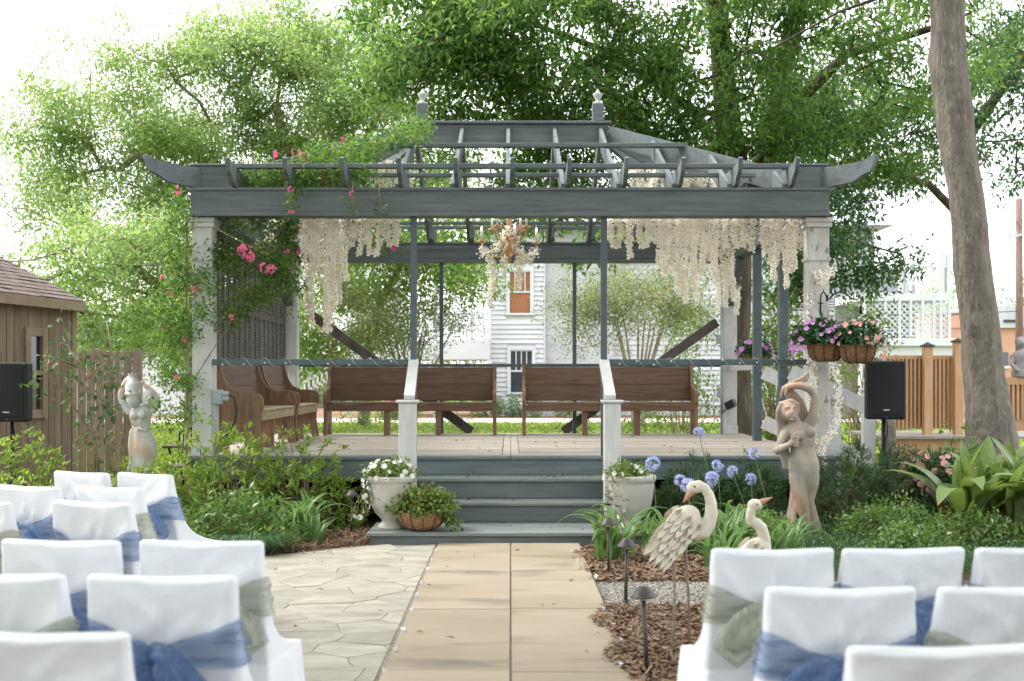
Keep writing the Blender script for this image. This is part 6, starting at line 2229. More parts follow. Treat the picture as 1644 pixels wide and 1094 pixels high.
b.ball(tp(272, 420, -.08), (.050, .04, .048)); b.ball(tp(340, 415, -.08), (.050, .04, .048))
sculpt('figure', b, .0075, M['marble'], st2, 2)

# ================================================================ herons
def heron(label, foot, hz_, pts_body, neck, headp, beak_tip, tailp, seed, legs, s=1.0):
    t = thing('metal_heron', label, 'heron statue', foot, 0, 'painted metal herons')
    b = MB()
    (bc, br, brot) = pts_body
    b.ball(bc, br, 20, 14, Matrix.Rotation(brot, 3, 'Y'))
    b.tube([q[0] for q in neck], [q[1] for q in neck], 16)
    b.ball(headp, (.036 * s, .026 * s, .028 * s), 16, 12)
    body = sculpt('body', b, .006, M['heron'], t, 5)
    d = (beak_tip - headp).normalized()
    mb = MB(); mb.tube([headp + d * .02, headp + d * .05, beak_tip], [.017 * s, .014 * s, .002], 10); mb.build('beak', M['beak'], t, smooth=True)
    for sg in (-1, 1):
        e = MB(); e.ball(headp + Vector((d.x * .008, sg * .0255 * s, .006)), (.006, .004, .006), 8, 6); e.build('eye', M['heron_edge'], t, smooth=True)
    for a, bq in legs:
        a = Vector(a); bq = Vector(bq)
        kn = (a + bq) / 2 + Vector((.006, 0, .02))
        mb = MB(); mb.tube([a, a + (kn - a) * .3, kn, bq], [.016, .009, .0075, .0075], 8); mb.ball(kn, .011, 8, 6); lg = mb.build('leg', M['rust'], t, smooth=True)
        for k in range(3):
            an = R(150 + 30 * k + 15)
            mb = MB(); mb.tube([bq + Vector((0, 0, .008)), bq + Vector((.07 * math.cos(an), .07 * math.sin(an), .004))], [.006, .003], 6); mb.build('toe', M['rust'], lg)
    # overlapping metal feathers on the near and far flank
    rr = random.Random(seed)
    fm = []
    for k in range(3):
        L = .105 + .022 * k; W = .034
        V = [(0, 0, 0), (L * .3, W * .5, .003), (L * .75, W * .45, .002), (L, 0, -.006), (L * .75, -W * .45, .002), (L * .3, -W * .5, .003), (L * .5, 0, .008)]
        F_ = [(0, 1, 6), (1, 2, 6), (2, 3, 6), (3, 4, 6), (4, 5, 6), (5, 0, 6)]
        m1 = MB(); m1.add(V, F_); fm.append(m1.mesh('feather', M['heron'], True))
        e1 = MB(); e1.add([(x * 1.05 + .004, y * 1.12, z - .003) for x, y, z in V], F_); fm.append(e1.mesh('feather_brown_edge', M['heron_edge2'], True))  # brown accent showing round some feathers
    ax = (tailp - bc).normalized()
    for sg in (-1, 1):
        for row in range(5):
            for i in range(5):
                u = row / 4; w = (i - 2) / 2
                p = bc - ax * (br[0] * .62) + ax * (br[0] * 1.5 * u) + Vector((0, sg * (br[1] * (1.0 - .10 * abs(w)) * (.99 - .12 * u) + .003 + .002 * (4 - row)), 0)) + Vector((-ax.z, 0, ax.x)) * (w * br[2] * .78 * (1 - .25 * u))
                ang = math.atan2(-ax.z, ax.x)
                rot = (R(90) * -sg + rr.uniform(-.12, .12), ang + (rr.uniform(-.10, .10)) - w * .16, 0)
                k = 2 if row == 4 else (1 if row > 1 else 0)
                Mr = Matrix.Translation(p) @ Matrix.Rotation(ang + rr.uniform(-.1, .1) - w * .12, 4, 'Y') @ Matrix.Rotation(R(78) * sg, 4, 'X')
                o = link('feather', fm[k * 2], t); o.matrix_basis = Mr
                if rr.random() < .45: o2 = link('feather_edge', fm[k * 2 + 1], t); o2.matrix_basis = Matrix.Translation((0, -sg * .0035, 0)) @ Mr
    for k in range(3):
        p = bc + ax * br[0] * .8 + Vector((0, (k - 1) * .018, 0))
        ang = math.atan2(-ax.z, ax.x)
        o = link('feather', fm[4], t); o.matrix_basis = Matrix.Translation(p) @ Matrix.Rotation(ang + .1 * (k - 1), 4, 'Y') @ Matrix.Scale(1.25, 4)
    return t


H1 = 6.25


def q1(zx, zy, y=0.0):   # photo zoom 7.295, origin 1040,760
    return P(1040 + zx / 7.295, 760 + zy / 7.295, H1) + Vector((0, y, 0))


heron('cream metal heron with its neck arched down, in the bark mulch', (q1(340, 900).x, H1, 0), 0,
      (q1(400, 610), (.125, .062, .085), R(-52)),
      [(q1(470, 640), .055), (q1(560, 700), .052), (q1(650, 680), .046), (q1(715, 590), .040), (q1(745, 480), .036), (q1(742, 350), .031), (q1(715, 250), .028), (q1(660, 170), .027), (q1(590, 135), .028), (q1(550, 155), .026)],
      q1(548, 165), q1(412, 345), q1(180, 900), 4,
      [((q1(300, 860).x, H1 - .02, q1(300, 860).z), (G(1078, 1056).x, H1 - .12, 0.0)), ((q1(440, 830).x, H1 + .03, q1(440, 830).z), (G(1106, 1040).x, H1 + .12, 0.0))], 1.25)
H2 = 7.3


def q2(zx, zy, y=0.0):
    return P(1040 + zx / 7.295, 760 + zy / 7.295, H2) + Vector((0, y, 0))


heron('cream metal heron with its beak raised, half hidden by the front right chair', (q2(1290, 900).x, H2, 0), 0,
      (q2(1240, 960), (.135, .07, .09), R(-48)),
      [(q2(1290, 1000), .055), (q2(1355, 930), .048), (q2(1372, 840), .040), (q2(1362, 740), .037), (q2(1330, 640), .037), (q2(1275, 585), .036), (q2(1225, 570), .034), (q2(1200, 520), .031), (q2(1205, 450), .030), (q2(1230, 400), .030)],
      q2(1255, 370), q2(1462, 280), q2(1080, 1180), 9,
      [((q2(1210, 1120).x, H2 - .02, q2(1210, 1120).z), (q2(1205, 900).x, H2 - .06, 0)), ((q2(1290, 1100).x, H2 + .03, q2(1290, 1100).z), (q2(1310, 900).x, H2 + .08, 0))], 1.35)

# ================================================================ planters
def urn(name, label, x, y, z):
    t = thing(name, label, 'planter', (x, y, z), 0, 'cast stone urns flanking the steps')
    mb = MB(); mb.lathe([(0, 0), (.125, 0), (.125, .02), (.100, .045), (.085, .07), (.10, .09), (.150, .14), (.185, .22), (.200, .32), (.208, .40), (.208, .42), (.222, .43), (.228, .45), (.226, .475), (.215, .482), (.195, .478), (.185, .45), (0, .44)], 40, (x, y, z))
    mb.build('pot', M['concrete'], t, smooth=True)
    mb = MB(); mb.lathe([(0, .452), (.19, .450)], 24, (x, y, z)); mb.build('soil', M['soil'], t)
    return t


def trailing_plant(name, label, x, y, z, rx, rz, n, leaf, flower, nf, seed, trail=(), L=.035, W=.022, cat='plant', fr=.026, per=9):
    s = shrub(name, label, (x, y, z), (rx, rx * .85, rz), n, leaf, seed, L=L, W=W, per=per, spread=.035, cat=cat, stem_r=.0022)
    rr = random.Random(seed)
    if flower:
        fm = [blossom_mesh('flower', fr * k, flower, 5, seed + i) for i, k in enumerate((.8, 1.0, 1.15))]
        for k in range(nf):
            a = rr.uniform(0, 2 * PI); e = rr.uniform(.05, 1.2)
            if trail and k % 5 == 0:
                a = rr.choice(trail) + rr.uniform(-.9, .9); e = rr.uniform(-.4, .3)
            q = Vector((math.cos(a) * math.cos(e) * rx * 1.05, math.sin(a) * math.cos(e) * rx * .9, math.sin(e) * rz * 1.05))
            dirn = (q.normalized() + Vector((0, -.7, .1))).normalized()
            o = link('flower', rr.choice(fm), s, Vector((x, y, z)) + q, dirn.to_track_quat('Z', 'Y').to_euler())
    return s


urn('stone_urn', 'footed cast stone urn left of the steps', -1.085, 10.50, .132)
urn('stone_urn', 'cast stone urn right of the steps behind strap leaves', 1.10, 10.52, .132)
trailing_plant('white_flower_plant', 'white flowering plant spilling from the left urn', -1.10, 10.48, .585, .24, .17, 130, M['leaf_ivy'], M['petal_white'], 34, 71, trail=(PI,))
trailing_plant('white_flower_plant', 'white flowering plant in the right urn', 1.06, 10.48, .585, .21, .12, 110, M['leaf_ivy'], M['petal_white'], 18, 72, trail=(PI,))
# trailing shoots over the rim
for lab, x0, sgn in (('white flowers trailing down the left urn', -1.30, -1), ('white flowers trailing down the right urn', .88, -1)):
    rng = np.random.default_rng(int(abs(x0 * 100)))
    t = thing('trailing_flowers', lab, 'plant', (x0, 10.4, .55))
    cs = []
    for k in range(7 if sgn * x0 > 0 else 5):
        xx = x0 + rng.uniform(-.10, .14); q = [Vector((xx + .12, 10.42, .60))]
        for i in range(5): q.append(q[-1] + Vector((-.03 + rng.uniform(-.015, .015), -.012, -.05 - .012 * i)))
        mb = MB(); mb.tube(q, .002, 4); mb.build('shoot', M['leaf_stem'] if 'leaf_stem' in M else M['twig'], t)
        cs += [tuple(p + Vector((rng.uniform(-.02, .02), rng.uniform(-.02, .02), 0))) for p in q[1:]]
    V = cluster_leaves(np.array(cs), 8, .02, .03, .018, -.2, 1, rng); link('foliage', np_mesh('foliage', V, quads(V), M['leaf_ivy']), t)
    fm = blossom_mesh('flower', .026, M['petal_white'], 5, 3)
    for c in cs:
        if rng.uniform() < .45: link('flower', fm, t, Vector(c) + Vector((rng.uniform(-.03, .03), -.03, rng.uniform(-.03, .03))), (R(rng.uniform(50, 110)), R(rng.uniform(-40, 40)), rng.uniform(0, 3)), rng.uniform(.7, 1.15))

# coco basket with ivy on the bottom step
cb = thing('coco_basket', 'lobed coco fibre basket on the bottom step', 'planter', (-.80, 10.36, .132))
mb = MB(); n = 44; prof = [(0, .0), (.10, .0), (.165, .03), (.205, .08), (.215, .13), (.21, .165), (.18, .165), (.17, .14), (0, .14)]
V = []; fs = []
for r_, z_ in prof:
    for k in range(n):
        a = 2 * PI * k / n
        rr_ = r_ * (1 - .09 * abs(math.sin(a * 5.5)) ** 8 * (1 if z_ < .15 else .4)) * (1 + .02 * noise.noise((a * 3, z_ * 20, 1)))
        V.append((-.80 + rr_ * math.cos(a), 10.36 + rr_ * math.sin(a), .135 + z_))
for i in range(len(prof) - 1):
    for k in range(n): fs.append((i * n + k, i * n + (k + 1) % n, (i + 1) * n + (k + 1) % n, (i + 1) * n + k))
mb.add(V, fs); mb.build('liner', M['coco'], cb, smooth=True)
for k in range(11):
    a = 2 * PI * k / 11 + .28
    mb = MB(); mb.tube([(-.80 + r_ * math.cos(a), 10.36 + r_ * math.sin(a), .135 + z_) for r_, z_ in ((.09, .004), (.155, .03), (.19, .08), (.205, .13), (.215, .17))], .003, 5); mb.build('wire_rib', M['iron'], cb)
iv = shrub('ivy_plant', 'yellow green ivy growing in the coco basket', (-.79, 10.36, .27), (.29, .25, .24), 170, M['leaf_ivy'], 81, L=.045, W=.042, per=7, spread=.045, cat='plant', stem_r=.002)
rng = np.random.default_rng(83)
cs = np.array([(-.58 + .05 * i * .3 + rng.uniform(-.03, .03), 10.28 + rng.uniform(-.05, .05), .32 - .028 * i) for i in range(6) for _ in range(4)])
V = cluster_leaves(cs, 6, .025, .042, .038, -.3, 1, rng); link('foliage', np_mesh('foliage', V, quads(V), M['leaf_ivy']), iv)

# hanging half baskets on the right front post
def half_basket(label, c, rx, rz, seed):
    t = thing('hanging_basket', label, 'planter', c, 0, 'coco lined wire baskets on the right post')
    n = 36; V = []; fs = []
    prof = [(0, 0), (.45, .0), (.74, .12), (.92, .42), (1.0, .85), (1.0, 1.0), (.93, 1.0), (.9, .85), (0, .8)]
    for r_, z_ in prof:
        for k in range(n):
            a = 2 * PI * k / n
            rr_ = r_ * rx * (1 - .07 * abs(math.sin(a * 4)) ** 8)
            V.append((c[0] + rr_ * math.cos(a), c[1] + rr_ * .75 * math.sin(a), c[2] + z_ * rz))
    for i in range(len(prof) - 1):
        for k in range(n): fs.append((i * n + k, i * n + (k + 1) % n, (i + 1) * n + (k + 1) % n, (i + 1) * n + k))
    mb = MB(); mb.add(V, fs); mb.build('liner', M['coco'], t, smooth=True)
    mb = MB(); ring = [(c[0] + rx * 1.01 * math.cos(2 * PI * k / 28), c[1] + rx * .76 * math.sin(2 * PI * k / 28), c[2] + rz * .99) for k in range(29)]
    mb.tube(ring, .006, 6); mb.build('rim_wire', M['iron'], t)
    for k in range(10):
        a = 2 * PI * k / 10
        mb = MB(); mb.tube([(c[0] + r_ * rx * 1.005 * math.cos(a), c[1] + r_ * rx * .755 * math.sin(a), c[2] + z_ * rz) for r_, z_ in ((.4, -.01), (.74, .12), (.92, .42), (1.0, .85), (1.0, 1.0))], .004, 5); mb.build('wire_rib', M['iron'], t)
    return t


B1 = P(1326, 581, 11.36); B2 = P(1377, 584, 11.22)
half_basket('coco lined basket with mauve flowers on the right front post', B1, .185, .185, 1)
half_basket('darker coco lined basket with coral flowers, right of the mauve one', B2, .185, .19, 2)
trailing_plant('mauve_impatiens', 'mauve flowering impatiens in the left hanging basket', B1.x - .05, B1.y, B1.z + .16, .27, .24, 120, M['leaf_impatiens'], M['petal_purple'], 60, 91, trail=(PI,), L=.075, W=.04, fr=.028, per=7)
trailing_plant('coral_impatiens', 'coral flowering impatiens in the right hanging basket', B2.x + .02, B2.y, B2.z + .16, .24, .27, 100, M['leaf_impatiens'], M['petal_coral'], 56, 92, trail=(0,), L=.07, W=.036, fr=.024, per=6)
# iron brackets
br = thing('iron_bracket', 'black wrought iron double scroll bracket above the hanging baskets', 'bracket', (3.2, 11.5, 2.2))
Yq = 11.5
mb = MB(); mb.tube([P(1317, 506, Yq), P(1317, 487, Yq), P(1318, 474, Yq), P(1322, 468, Yq), P(1326, 474, Yq), P(1328, 482, Yq)], .008, 8); mb.build('scroll', M['iron'], br, smooth=True)
mb = MB(); mb.tube([P(1331, 481, Yq), P(1338, 473, Yq), P(1348, 469, Yq), P(1358, 472, Yq), P(1368, 480, Yq), P(1376, 482, Yq), P(1379, 478, Yq), P(1376, 475, Yq), P(1374, 478, Yq)], .008, 8); mb.build('scroll', M['iron'], br, smooth=True)
mb = MB(); mb.bar(P(1328, 484, Yq), P(1328, 474, Yq), .02, .02); mb.build('plate', M['iron'], br)
mb = MB(); mb.bar(P(1313, 487, Yq), P(1321, 487, Yq), .012, .012); mb.build('cross_bar', M['iron'], br)
mb = MB(); mb.tube([P(1382, 505, Yq), P(1382, 492, Yq)], .016, 8); mb.tube([P(1382, 493, Yq), P(1382, 484, Yq)], .006, 6); mb.build('hanger', M['iron'], br, smooth=True)
# smaller basket beyond the back right post
B3 = Vector((3.35, 15.6, 1.66))
half_basket('small basket of mauve flowers hanging by the back right post', B3, .16, .16, 3)
trailing_plant('mauve_impatiens', 'mauve impatiens by the back right post', B3.x - .05, B3.y, B3.z + .12, .25, .24, 80, M['leaf_impatiens'], M['petal_purple'], 12, 93, L=.075, W=.035, fr=.045, per=7)
# ================================================================ wisteria strands
def wisteria_mesh(seed, L, n, r=.036):
    """hanging silk raceme: frilly petals packed round a stem, length L down from 0"""
    rng = np.random.default_rng(seed)
    t = rng.uniform(0, 1, n) ** .9
    a = rng.uniform(0, 2 * PI, n)
    rad = r * np.clip(1.1 - .72 * t ** 1.3, .22, 1) * rng.uniform(.25, 1.05, n) * (1 + .28 * np.sin(t * L * 38 + seed))
    wob = .02 * np.sin(t * 7 + seed)
    c = np.stack([rad * np.cos(a) + wob, rad * np.sin(a), -t * L], 1)
    d = np.stack([np.cos(a), np.sin(a), rng.normal(-.2, .6, n)], 1) + rng.normal(0, .5, (n, 3))
    V = leaf_geo(c, unit(d), unit(rng.normal(0, 1, (n, 3))), rng.uniform(.018, .032, n), rng.uniform(.016, .028, n), .25, .55)
    return np_mesh('blossoms', V, quads(V), M['petal_wisteria'])


WM = [(wisteria_mesh(400 + i, L, int(L * 820)), L) for i, L in enumerate((.45, .6, .75, .9, 1.1, 1.3))]
stem_me = {}
for me_, L in WM:
    mb = MB(); mb.tube([(0, 0, 0), (.01, 0, -L * .5), (0, 0, -L * .98)], [.005, .004, .002], 5); stem_me[L] = mb.mesh('stem', M['petal_wisteria'])


def strand(x, y, z, L, label, group, name='wisteria_strand'):
    me_, L0 = min(WM, key=lambda q: abs(q[1] - L))
    o = thing(name, label, 'wisteria', (x, y, z), random.uniform(0, 6.28), group, local=True)
    k = L / L0
    link('blossoms', me_, o, (0, 0, 0), None, (random.uniform(.85, 1.2), random.uniform(.85, 1.2), k))
    link('stem', stem_me[L0], o, (0, 0, 0), None, (1, 1, k))
    return o


rw = random.Random(12)
NTH = ['first', 'second', 'third', 'fourth', 'fifth', 'sixth', 'seventh', 'eighth', 'ninth', 'tenth', 'eleventh', 'twelfth', 'thirteenth', 'fourteenth',
       'fifteenth', 'sixteenth', 'seventeenth', 'eighteenth', 'nineteenth', 'twentieth', 'twenty-first']
# right curtain: (u, bottom v) outline in the photo, at several depths
def outline(u, tab):
    for (u0, v0), (u1, v1) in zip(tab[:-1], tab[1:]):
        if u0 <= u <= u1: return v0 + (v1 - v0) * (u - u0) / (u1 - u0)
    return tab[-1][1]


TR = [(975, 380), (990, 410), (1003, 425), (1020, 400), (1035, 405), (1048, 430), (1080, 465), (1120, 480), (1150, 480), (1175, 470), (1190, 400), (1215, 410), (1240, 440), (1262, 460), (1280, 400), (1300, 380)]
for k in range(34):
    u = 982 + (1292 - 982) * (k + rw.uniform(-.2, .2)) / 20.5 if k < 21 else 1040 + (1200 - 1040) * (k - 21) / 13
    Y = 11.97 if k < 21 else 13.0
    x = (u - CU) / F * Y
    zt = 3.36 if Y > 12.3 else 3.20
    if u < 1090 and Y > 12.5: zt = 3.62
    zb = hz(outline(u, TR) + rw.uniform(-95, 24) * (1 if rw.random() < .7 else .2), Y)
    L = max(.35, min(1.5, zt - zb))
    if abs(x) > 3.0: x = math.copysign(2.98, x)
    strand(x, Y, zt, L, 'cream wisteria strand under the right half of the beam, %s row, %s from the left' % (('front', NTH[k]) if k < 21 else ('back', NTH[k - 21])), 'wisteria curtain, right half')
for u, Y, vb, w in ((1245, 12.12, 450, 'left of three beside the right front post'), (1262, 12.12, 462, 'middle of three beside the right front post'), (1275, 12.15, 430, 'right of three beside the right front post'),
                    (1183, 15.9, 505, 'in front of the back right post'), (1166, 15.9, 470, 'left of the back right post'), (1298, 11.98, 420, 'touching the right front post')):
    strand((u - CU) / F * Y, Y, 3.12, min(1.6, 3.12 - hz(vb, Y)), 'long cream wisteria strand, ' + w, 'wisteria by the right posts')
TL = [(475, 470), (490, 510), (510, 515), (530, 512), (545, 485), (560, 460), (575, 400), (590, 425), (605, 400), (625, 380), (650, 400)]
for k in range(18):
    u = 484 + (650 - 484) * (k + rw.uniform(-.2, .2)) / 12 if k < 12 else 490 + 11 * (k - 12)
    Y = 11.97 if k < 12 else 12.9
    zb = hz(outline(u, TL) + rw.uniform(-85, 20) * (1 if rw.random() < .7 else .2), Y)
    zt = 3.22 if Y < 12.3 else 3.42
    L = max(.35, min(1.5, zt - zb))
    strand((u - CU) / F * Y, Y, zt, L, 'cream wisteria strand under the left half of the beam, %s row, %s from the left' % (('front', NTH[k]) if k < 12 else ('back', NTH[k - 12])), 'wisteria curtain, left half')
for k in range(14):
    u = 1000 + 13 * k + rw.uniform(-4, 4); Y = rw.choice((12.7, 13.1))
    zt = hz(262 + (k * 2.0), Y); L = max(.35, zt - 3.25)
    strand((u - CU) / F * Y, Y, zt, L, 'cream wisteria strand between the rafters above the right beam, %s from the left' % NTH[k], 'wisteria in the rafters, right')
for i, (u, v) in enumerate(((596, 270), (612, 262), (624, 258), (636, 262), (648, 270), (657, 275))):
    Y = 12.9; zt = hz(v, Y); strand((u - CU) / F * Y, Y, zt, .5, 'cream wisteria strand between the rafters above the left beam, %s from the left' % NTH[i], 'wisteria in the rafters, left')
# garland twisting down the right front post and a swag by the left shutters
def garland(label, pts, r, n, seed):
    t = thing('wisteria_garland', label, 'wisteria', pts[0])
    rng = np.random.default_rng(seed)
    pts = [np.array(p) for p in pts]
    seg = rng.integers(0, len(pts) - 1, n); u = rng.uniform(0, 1, (n, 1))
    P0 = np.array([pts[i] for i in seg]); P1 = np.array([pts[i + 1] for i in seg])
    c = P0 + (P1 - P0) * u + rng.normal(0, r * .5, (n, 3))
    V = leaf_geo(c, rand_dirs(n, 0, rng), rand_dirs(n, 0, rng), rng.uniform(.022, .04, n), rng.uniform(.02, .034, n), .25, .55)
    link('blossoms', np_mesh('blossoms', V, quads(V), M['petal_wisteria']), t)
    mb = MB(); mb.tube([Vector(p) for p in pts], .004, 5); mb.build('stem', M['twig'], t)


Yg = 11.62
garland('white flower garland winding down the right front post', [P(1300, 470, Yg), P(1296, 540, Yg), P(1302, 590, Yg), P(1306, 620, Yg), P(1300, 650, Yg), P(1296, 690, Yg), P(1310, 715, Yg)], .04, 480, 31)
garland('white flower garland looping right of the right front post', [P(1341, 585, Yg), P(1345, 620, Yg), P(1346, 660, Yg), P(1340, 690, Yg), P(1325, 706, Yg), P(1318, 725, Yg), P(1322, 745, Yg)], .035, 420, 32)
garland('white flower tuft on top of the right front post', [P(1310, 440, Yg), P(1325, 450, Yg), P(1335, 430, Yg)], .05, 160, 33)
garland('white flower swag beside the shutters', [P(412, 395, 12.9), P(425, 390, 12.9), P(440, 375, 12.7), P(446, 355, 12.6)], .06, 420, 34)

# ================================================================ chandelier
CX, CY, CZ = -.02, 14.05, 3.02
ch = thing('chandelier', 'antique gold candle chandelier hanging under the ridge', 'chandelier', (CX, CY, CZ))
mb = MB(); mb.lathe([(0, -.12), (.015, -.11), (.03, -.08), (.02, -.05), (.06, 0), (.075, .05), (.04, .10), (.03, .16), (.055, .22), (.03, .28), (.018, .36), (.035, .42), (.012, .50), (.012, .55)], 18, (CX, CY, CZ)); mb.build('column', M['gold'], ch, smooth=True)
mb = MB(); mb.tube([(CX, CY, CZ + .5), (CX, CY, 4.34)], .008, 6); mb.build('chain', M['gold'], ch)
for k in range(8):
    a = 2 * PI * k / 8 + .2
    R_ = .34 if k % 2 == 0 else .25
    zo = .05 if k % 2 == 0 else .22
    dx, dy = math.cos(a), math.sin(a)
    pts = [(CX + dx * r_, CY + dy * r_ * .9, CZ + z_) for r_, z_ in ((.03, zo), (R_ * .35, zo - .10), (R_ * .7, zo - .09), (R_ * .95, zo - .01), (R_, zo + .06))]
    mb = MB(); mb.tube(pts, [.012, .012, .010, .009, .009], 8); am = mb.build('arm', M['gold'], ch, smooth=True)
    e = pts[-1]
    mb = MB(); mb.lathe([(0, 0), (.02, .0), (.05, .02), (.055, .035), (.02, .03), (0, .03)], 12, e); mb.build('cup', M['gold'], am, smooth=True)
    for j in range(6):
        b_ = 2 * PI * j / 6
        mb = MB(); mb.add([(e[0], e[1], e[2]), (e[0] + .05 * math.cos(b_ - .3), e[1] + .05 * math.sin(b_ - .3), e[2] + .03), (e[0] + .085 * math.cos(b_), e[1] + .085 * math.sin(b_), e[2] + .01), (e[0] + .05 * math.cos(b_ + .3), e[1] + .05 * math.sin(b_ + .3), e[2] + .03)], [(0, 1, 2, 3)])
        mb.build('gilt_leaf', M['gold'], am)
    mb = MB(); mb.tube([(e[0], e[1], e[2] + .03), (e[0], e[1], e[2] + .15)], .014, 10); mb.build('candle', M['candle'], am, smooth=True)
    mb = MB(); mb.lathe([(0, 0), (.011, .01), (.014, .025), (.008, .05), (0, .065)], 10, (e[0], e[1], e[2] + .15)); mb.build('bulb', M['bulb'], am, smooth=True)
    mb = MB(); mb.tube([(CX + dx * .05, CY + dy * .05, CZ + .26), (CX + dx * .16, CY + dy * .16, CZ + .36), (CX + dx * .20, CY + dy * .2, CZ + .28), (CX + dx * .15, CY + dy * .15, CZ + .24)], .006, 6); mb.build('scroll', M['gold'], am, smooth=True)
garland('cream flower garland wound over the chandelier', [(CX - .33, CY - .1, CZ + .05), (CX - .25, CY - .12, CZ - .06), (CX - .1, CY - .1, CZ + .12), (CX, CY - .05, CZ + .32), (CX + .1, CY - .1, CZ + .05), (CX + .2, CY - .12, CZ - .12), (CX + .33, CY - .1, CZ + .02)], .055, 750, 41)
for i, (dx, L, w) in enumerate(((-.22, .62, 'longest, below the left arm of the chandelier'), (-.06, .28, 'short one below the middle of the chandelier'), (.12, .42, 'below the right arm of the chandelier'))):
    strand(CX + dx, CY - .08, CZ - .05, L, 'cream wisteria strand, ' + w, 'wisteria on the chandelier')

# ================================================================ climbing vine on the left front of the pavilion
vine = thing('climbing_vine', 'green climbing rose vine with pink flowers on the left of the pavilion', 'vine', (-3.3, 11.8, 0))
rng = np.random.default_rng(55)
cs = []
def patch(u0, u1, v0, v1, Y, dy, n, f=None):
    out = []
    while len(out) < n:
        u = rng.uniform(u0, u1); v = rng.uniform(v0, v1)
        if f and not f(u, v): continue
        Yq = Y + rng.uniform(-dy, dy)
        out.append(tuple(P(u, v, Yq)))
    return out
pA = patch(338, 478, 352, 525, 12.0, .30, 190, lambda u, v: noise.noise((u * .03, v * .03, 2)) > .02 and v < 530 - .28 * abs(u - 370) and not (u > 440 and v < 400 and u < 470))   # over the shutters
pB = patch(256, 340, 430, 680, 11.75, .35, 200, lambda u, v: noise.noise((u * .03, v * .02, 7)) > -.1 and (u < 310 or v < 520))     # bush left of the post
pB2 = patch(268, 306, 310, 440, 11.75, .2, 60)
pC = patch(460, 590, 232, 302, 12.2, .55, 210, lambda u, v: v > 300 - (u - 440) * .9 and v < 308 - .2 * abs(u - 520))   # on the roof
pC2 = patch(380, 470, 268, 300, 11.95, .2, 60)
pC3 = patch(560, 690, 196, 262, 12.9, .5, 110, lambda u, v: abs(v - (250 - (u - 560) * .38)) < 16)
pD = [tuple(P(u + rng.uniform(-5, 5), v, 11.5)) for u, v in [(468, q) for q in range(290, 346, 5)] + [(476, q) for q in range(285, 325, 5)] + [(566, q) for q in range(290, 345, 9)] + [(607, q) for q in range(285, 350, 10)]]
pE = patch(444, 470, 350, 420, 12.3, .1, 50)
pF = patch(585, 645, 360, 405, 12.6, .15, 26)
for pts, m in ((pA, 19), (pB, 18), (pB2, 16), (pC, 20), (pC2, 18), (pC3, 15), (pD, 7), (pE, 16), (pF, 12)):
    V = cluster_leaves(np.array(pts), m, .060 if m > 10 else .035, .052, .026, -.15, .8, rng)
    cs.append(V)
V = np.concatenate(cs)
link('foliage', np_mesh('foliage', V, quads(V), M['leaf_vine']), vine)
mains = [[(-3.32, 11.75, 0), (-3.32, 11.8, .8), (-3.28, 11.7, 1.6), (-3.30, 11.72, 2.4), (-3.30, 11.75, 3.1), (-3.1, 11.9, 3.5), (-2.5, 11.95, 3.7), (-2.0, 12.2, 3.85), (-1.5, 12.8, 4.1), (-1.2, 13.3, 4.35)],
         [(-3.25, 11.62, 1.4), (-2.9, 11.75, 2.0), (-2.7, 11.9, 2.5), (-2.5, 12.0, 2.9), (-2.3, 12.0, 3.2)], [(-3.28, 11.62, 2.2), (-2.95, 11.8, 2.7), (-2.6, 11.9, 2.9), (-2.2, 12.1, 2.6)],
         [P(475, 300, 11.5), P(468, 318, 11.5), P(470, 346, 11.5)], [P(566, 290, 11.5), P(568, 345, 11.5)], [P(607, 285, 11.5), P(612, 350, 11.5)], [P(345, 430, 11.66), P(318, 430, 11.66), P(312, 480, 11.66), P(330, 520, 11.66)]]
for q in mains:
    mb = MB(); mb.tube(q, [.014 * (1 - .6 * i / len(q)) for i in range(len(q))] if len(q) > 5 else .005, 6); mb.build('stem', M['twig'], vine, smooth=True)
# pink flower clusters
fl = blossom_mesh('petals', .030, M['petal_pink'], 6, 2)
def pink(u, v, Y, n, r):
    n = int(n * 1.8)
    c = P(u, v, Y)
    Vs = []
    d = unit(rng.normal(0, 1, (n, 3)) + np.array([0, -.6, 0]))
    for k in range(6):
        ref = unit(np.cross(d, np.array([[.3, .1, 1.]]))); bi = np.cross(d, ref)
        a = 2 * PI * k / 6
        Vs.append(leaf_geo(np.array(c) + d * r, unit(ref * math.cos(a) + bi * math.sin(a) + d * .5), d, np.full(n, .020), np.full(n, .017), .1, .6))
    V = np.concatenate(Vs)
    link('flower_cluster', np_mesh('flower_cluster', V, quads(V), M['petal_pink']), vine)
for u, v, Y, n, r in ((392, 402, 11.55, 20, .06), (400, 412, 11.5, 12, .05), (424, 430, 11.55, 10, .045), (436, 432, 11.5, 8, .04), (371, 510, 11.6, 4, .02), (285, 306, 11.6, 5, .03), (466, 304, 11.45, 3, .02), (468, 340, 11.45, 3, .02),
                      (475, 245, 12.0, 6, .04), (487, 252, 12.0, 5, .035), (550, 225, 12.4, 5, .03), (519, 285, 11.9, 6, .035), (524, 295, 11.9, 5, .03), (566, 312, 11.5, 4, .025), (633, 398, 12.5, 5, .03), (440, 248, 12, 5, .03), (480, 405, 11.9, 3, .02),
                      (262, 445, 11.6, 3, .02), (297, 545, 11.5, 3, .02), (284, 607, 11.5, 4, .02), (264, 528, 11.6, 3, .02), (272, 472, 11.6, 3, .02), (460, 404, 11.8, 3, .02), (497, 505, 16.2, 4, .05), (312, 465, 11.6, 6, .04)):
    pink(u, v, Y, n, r)

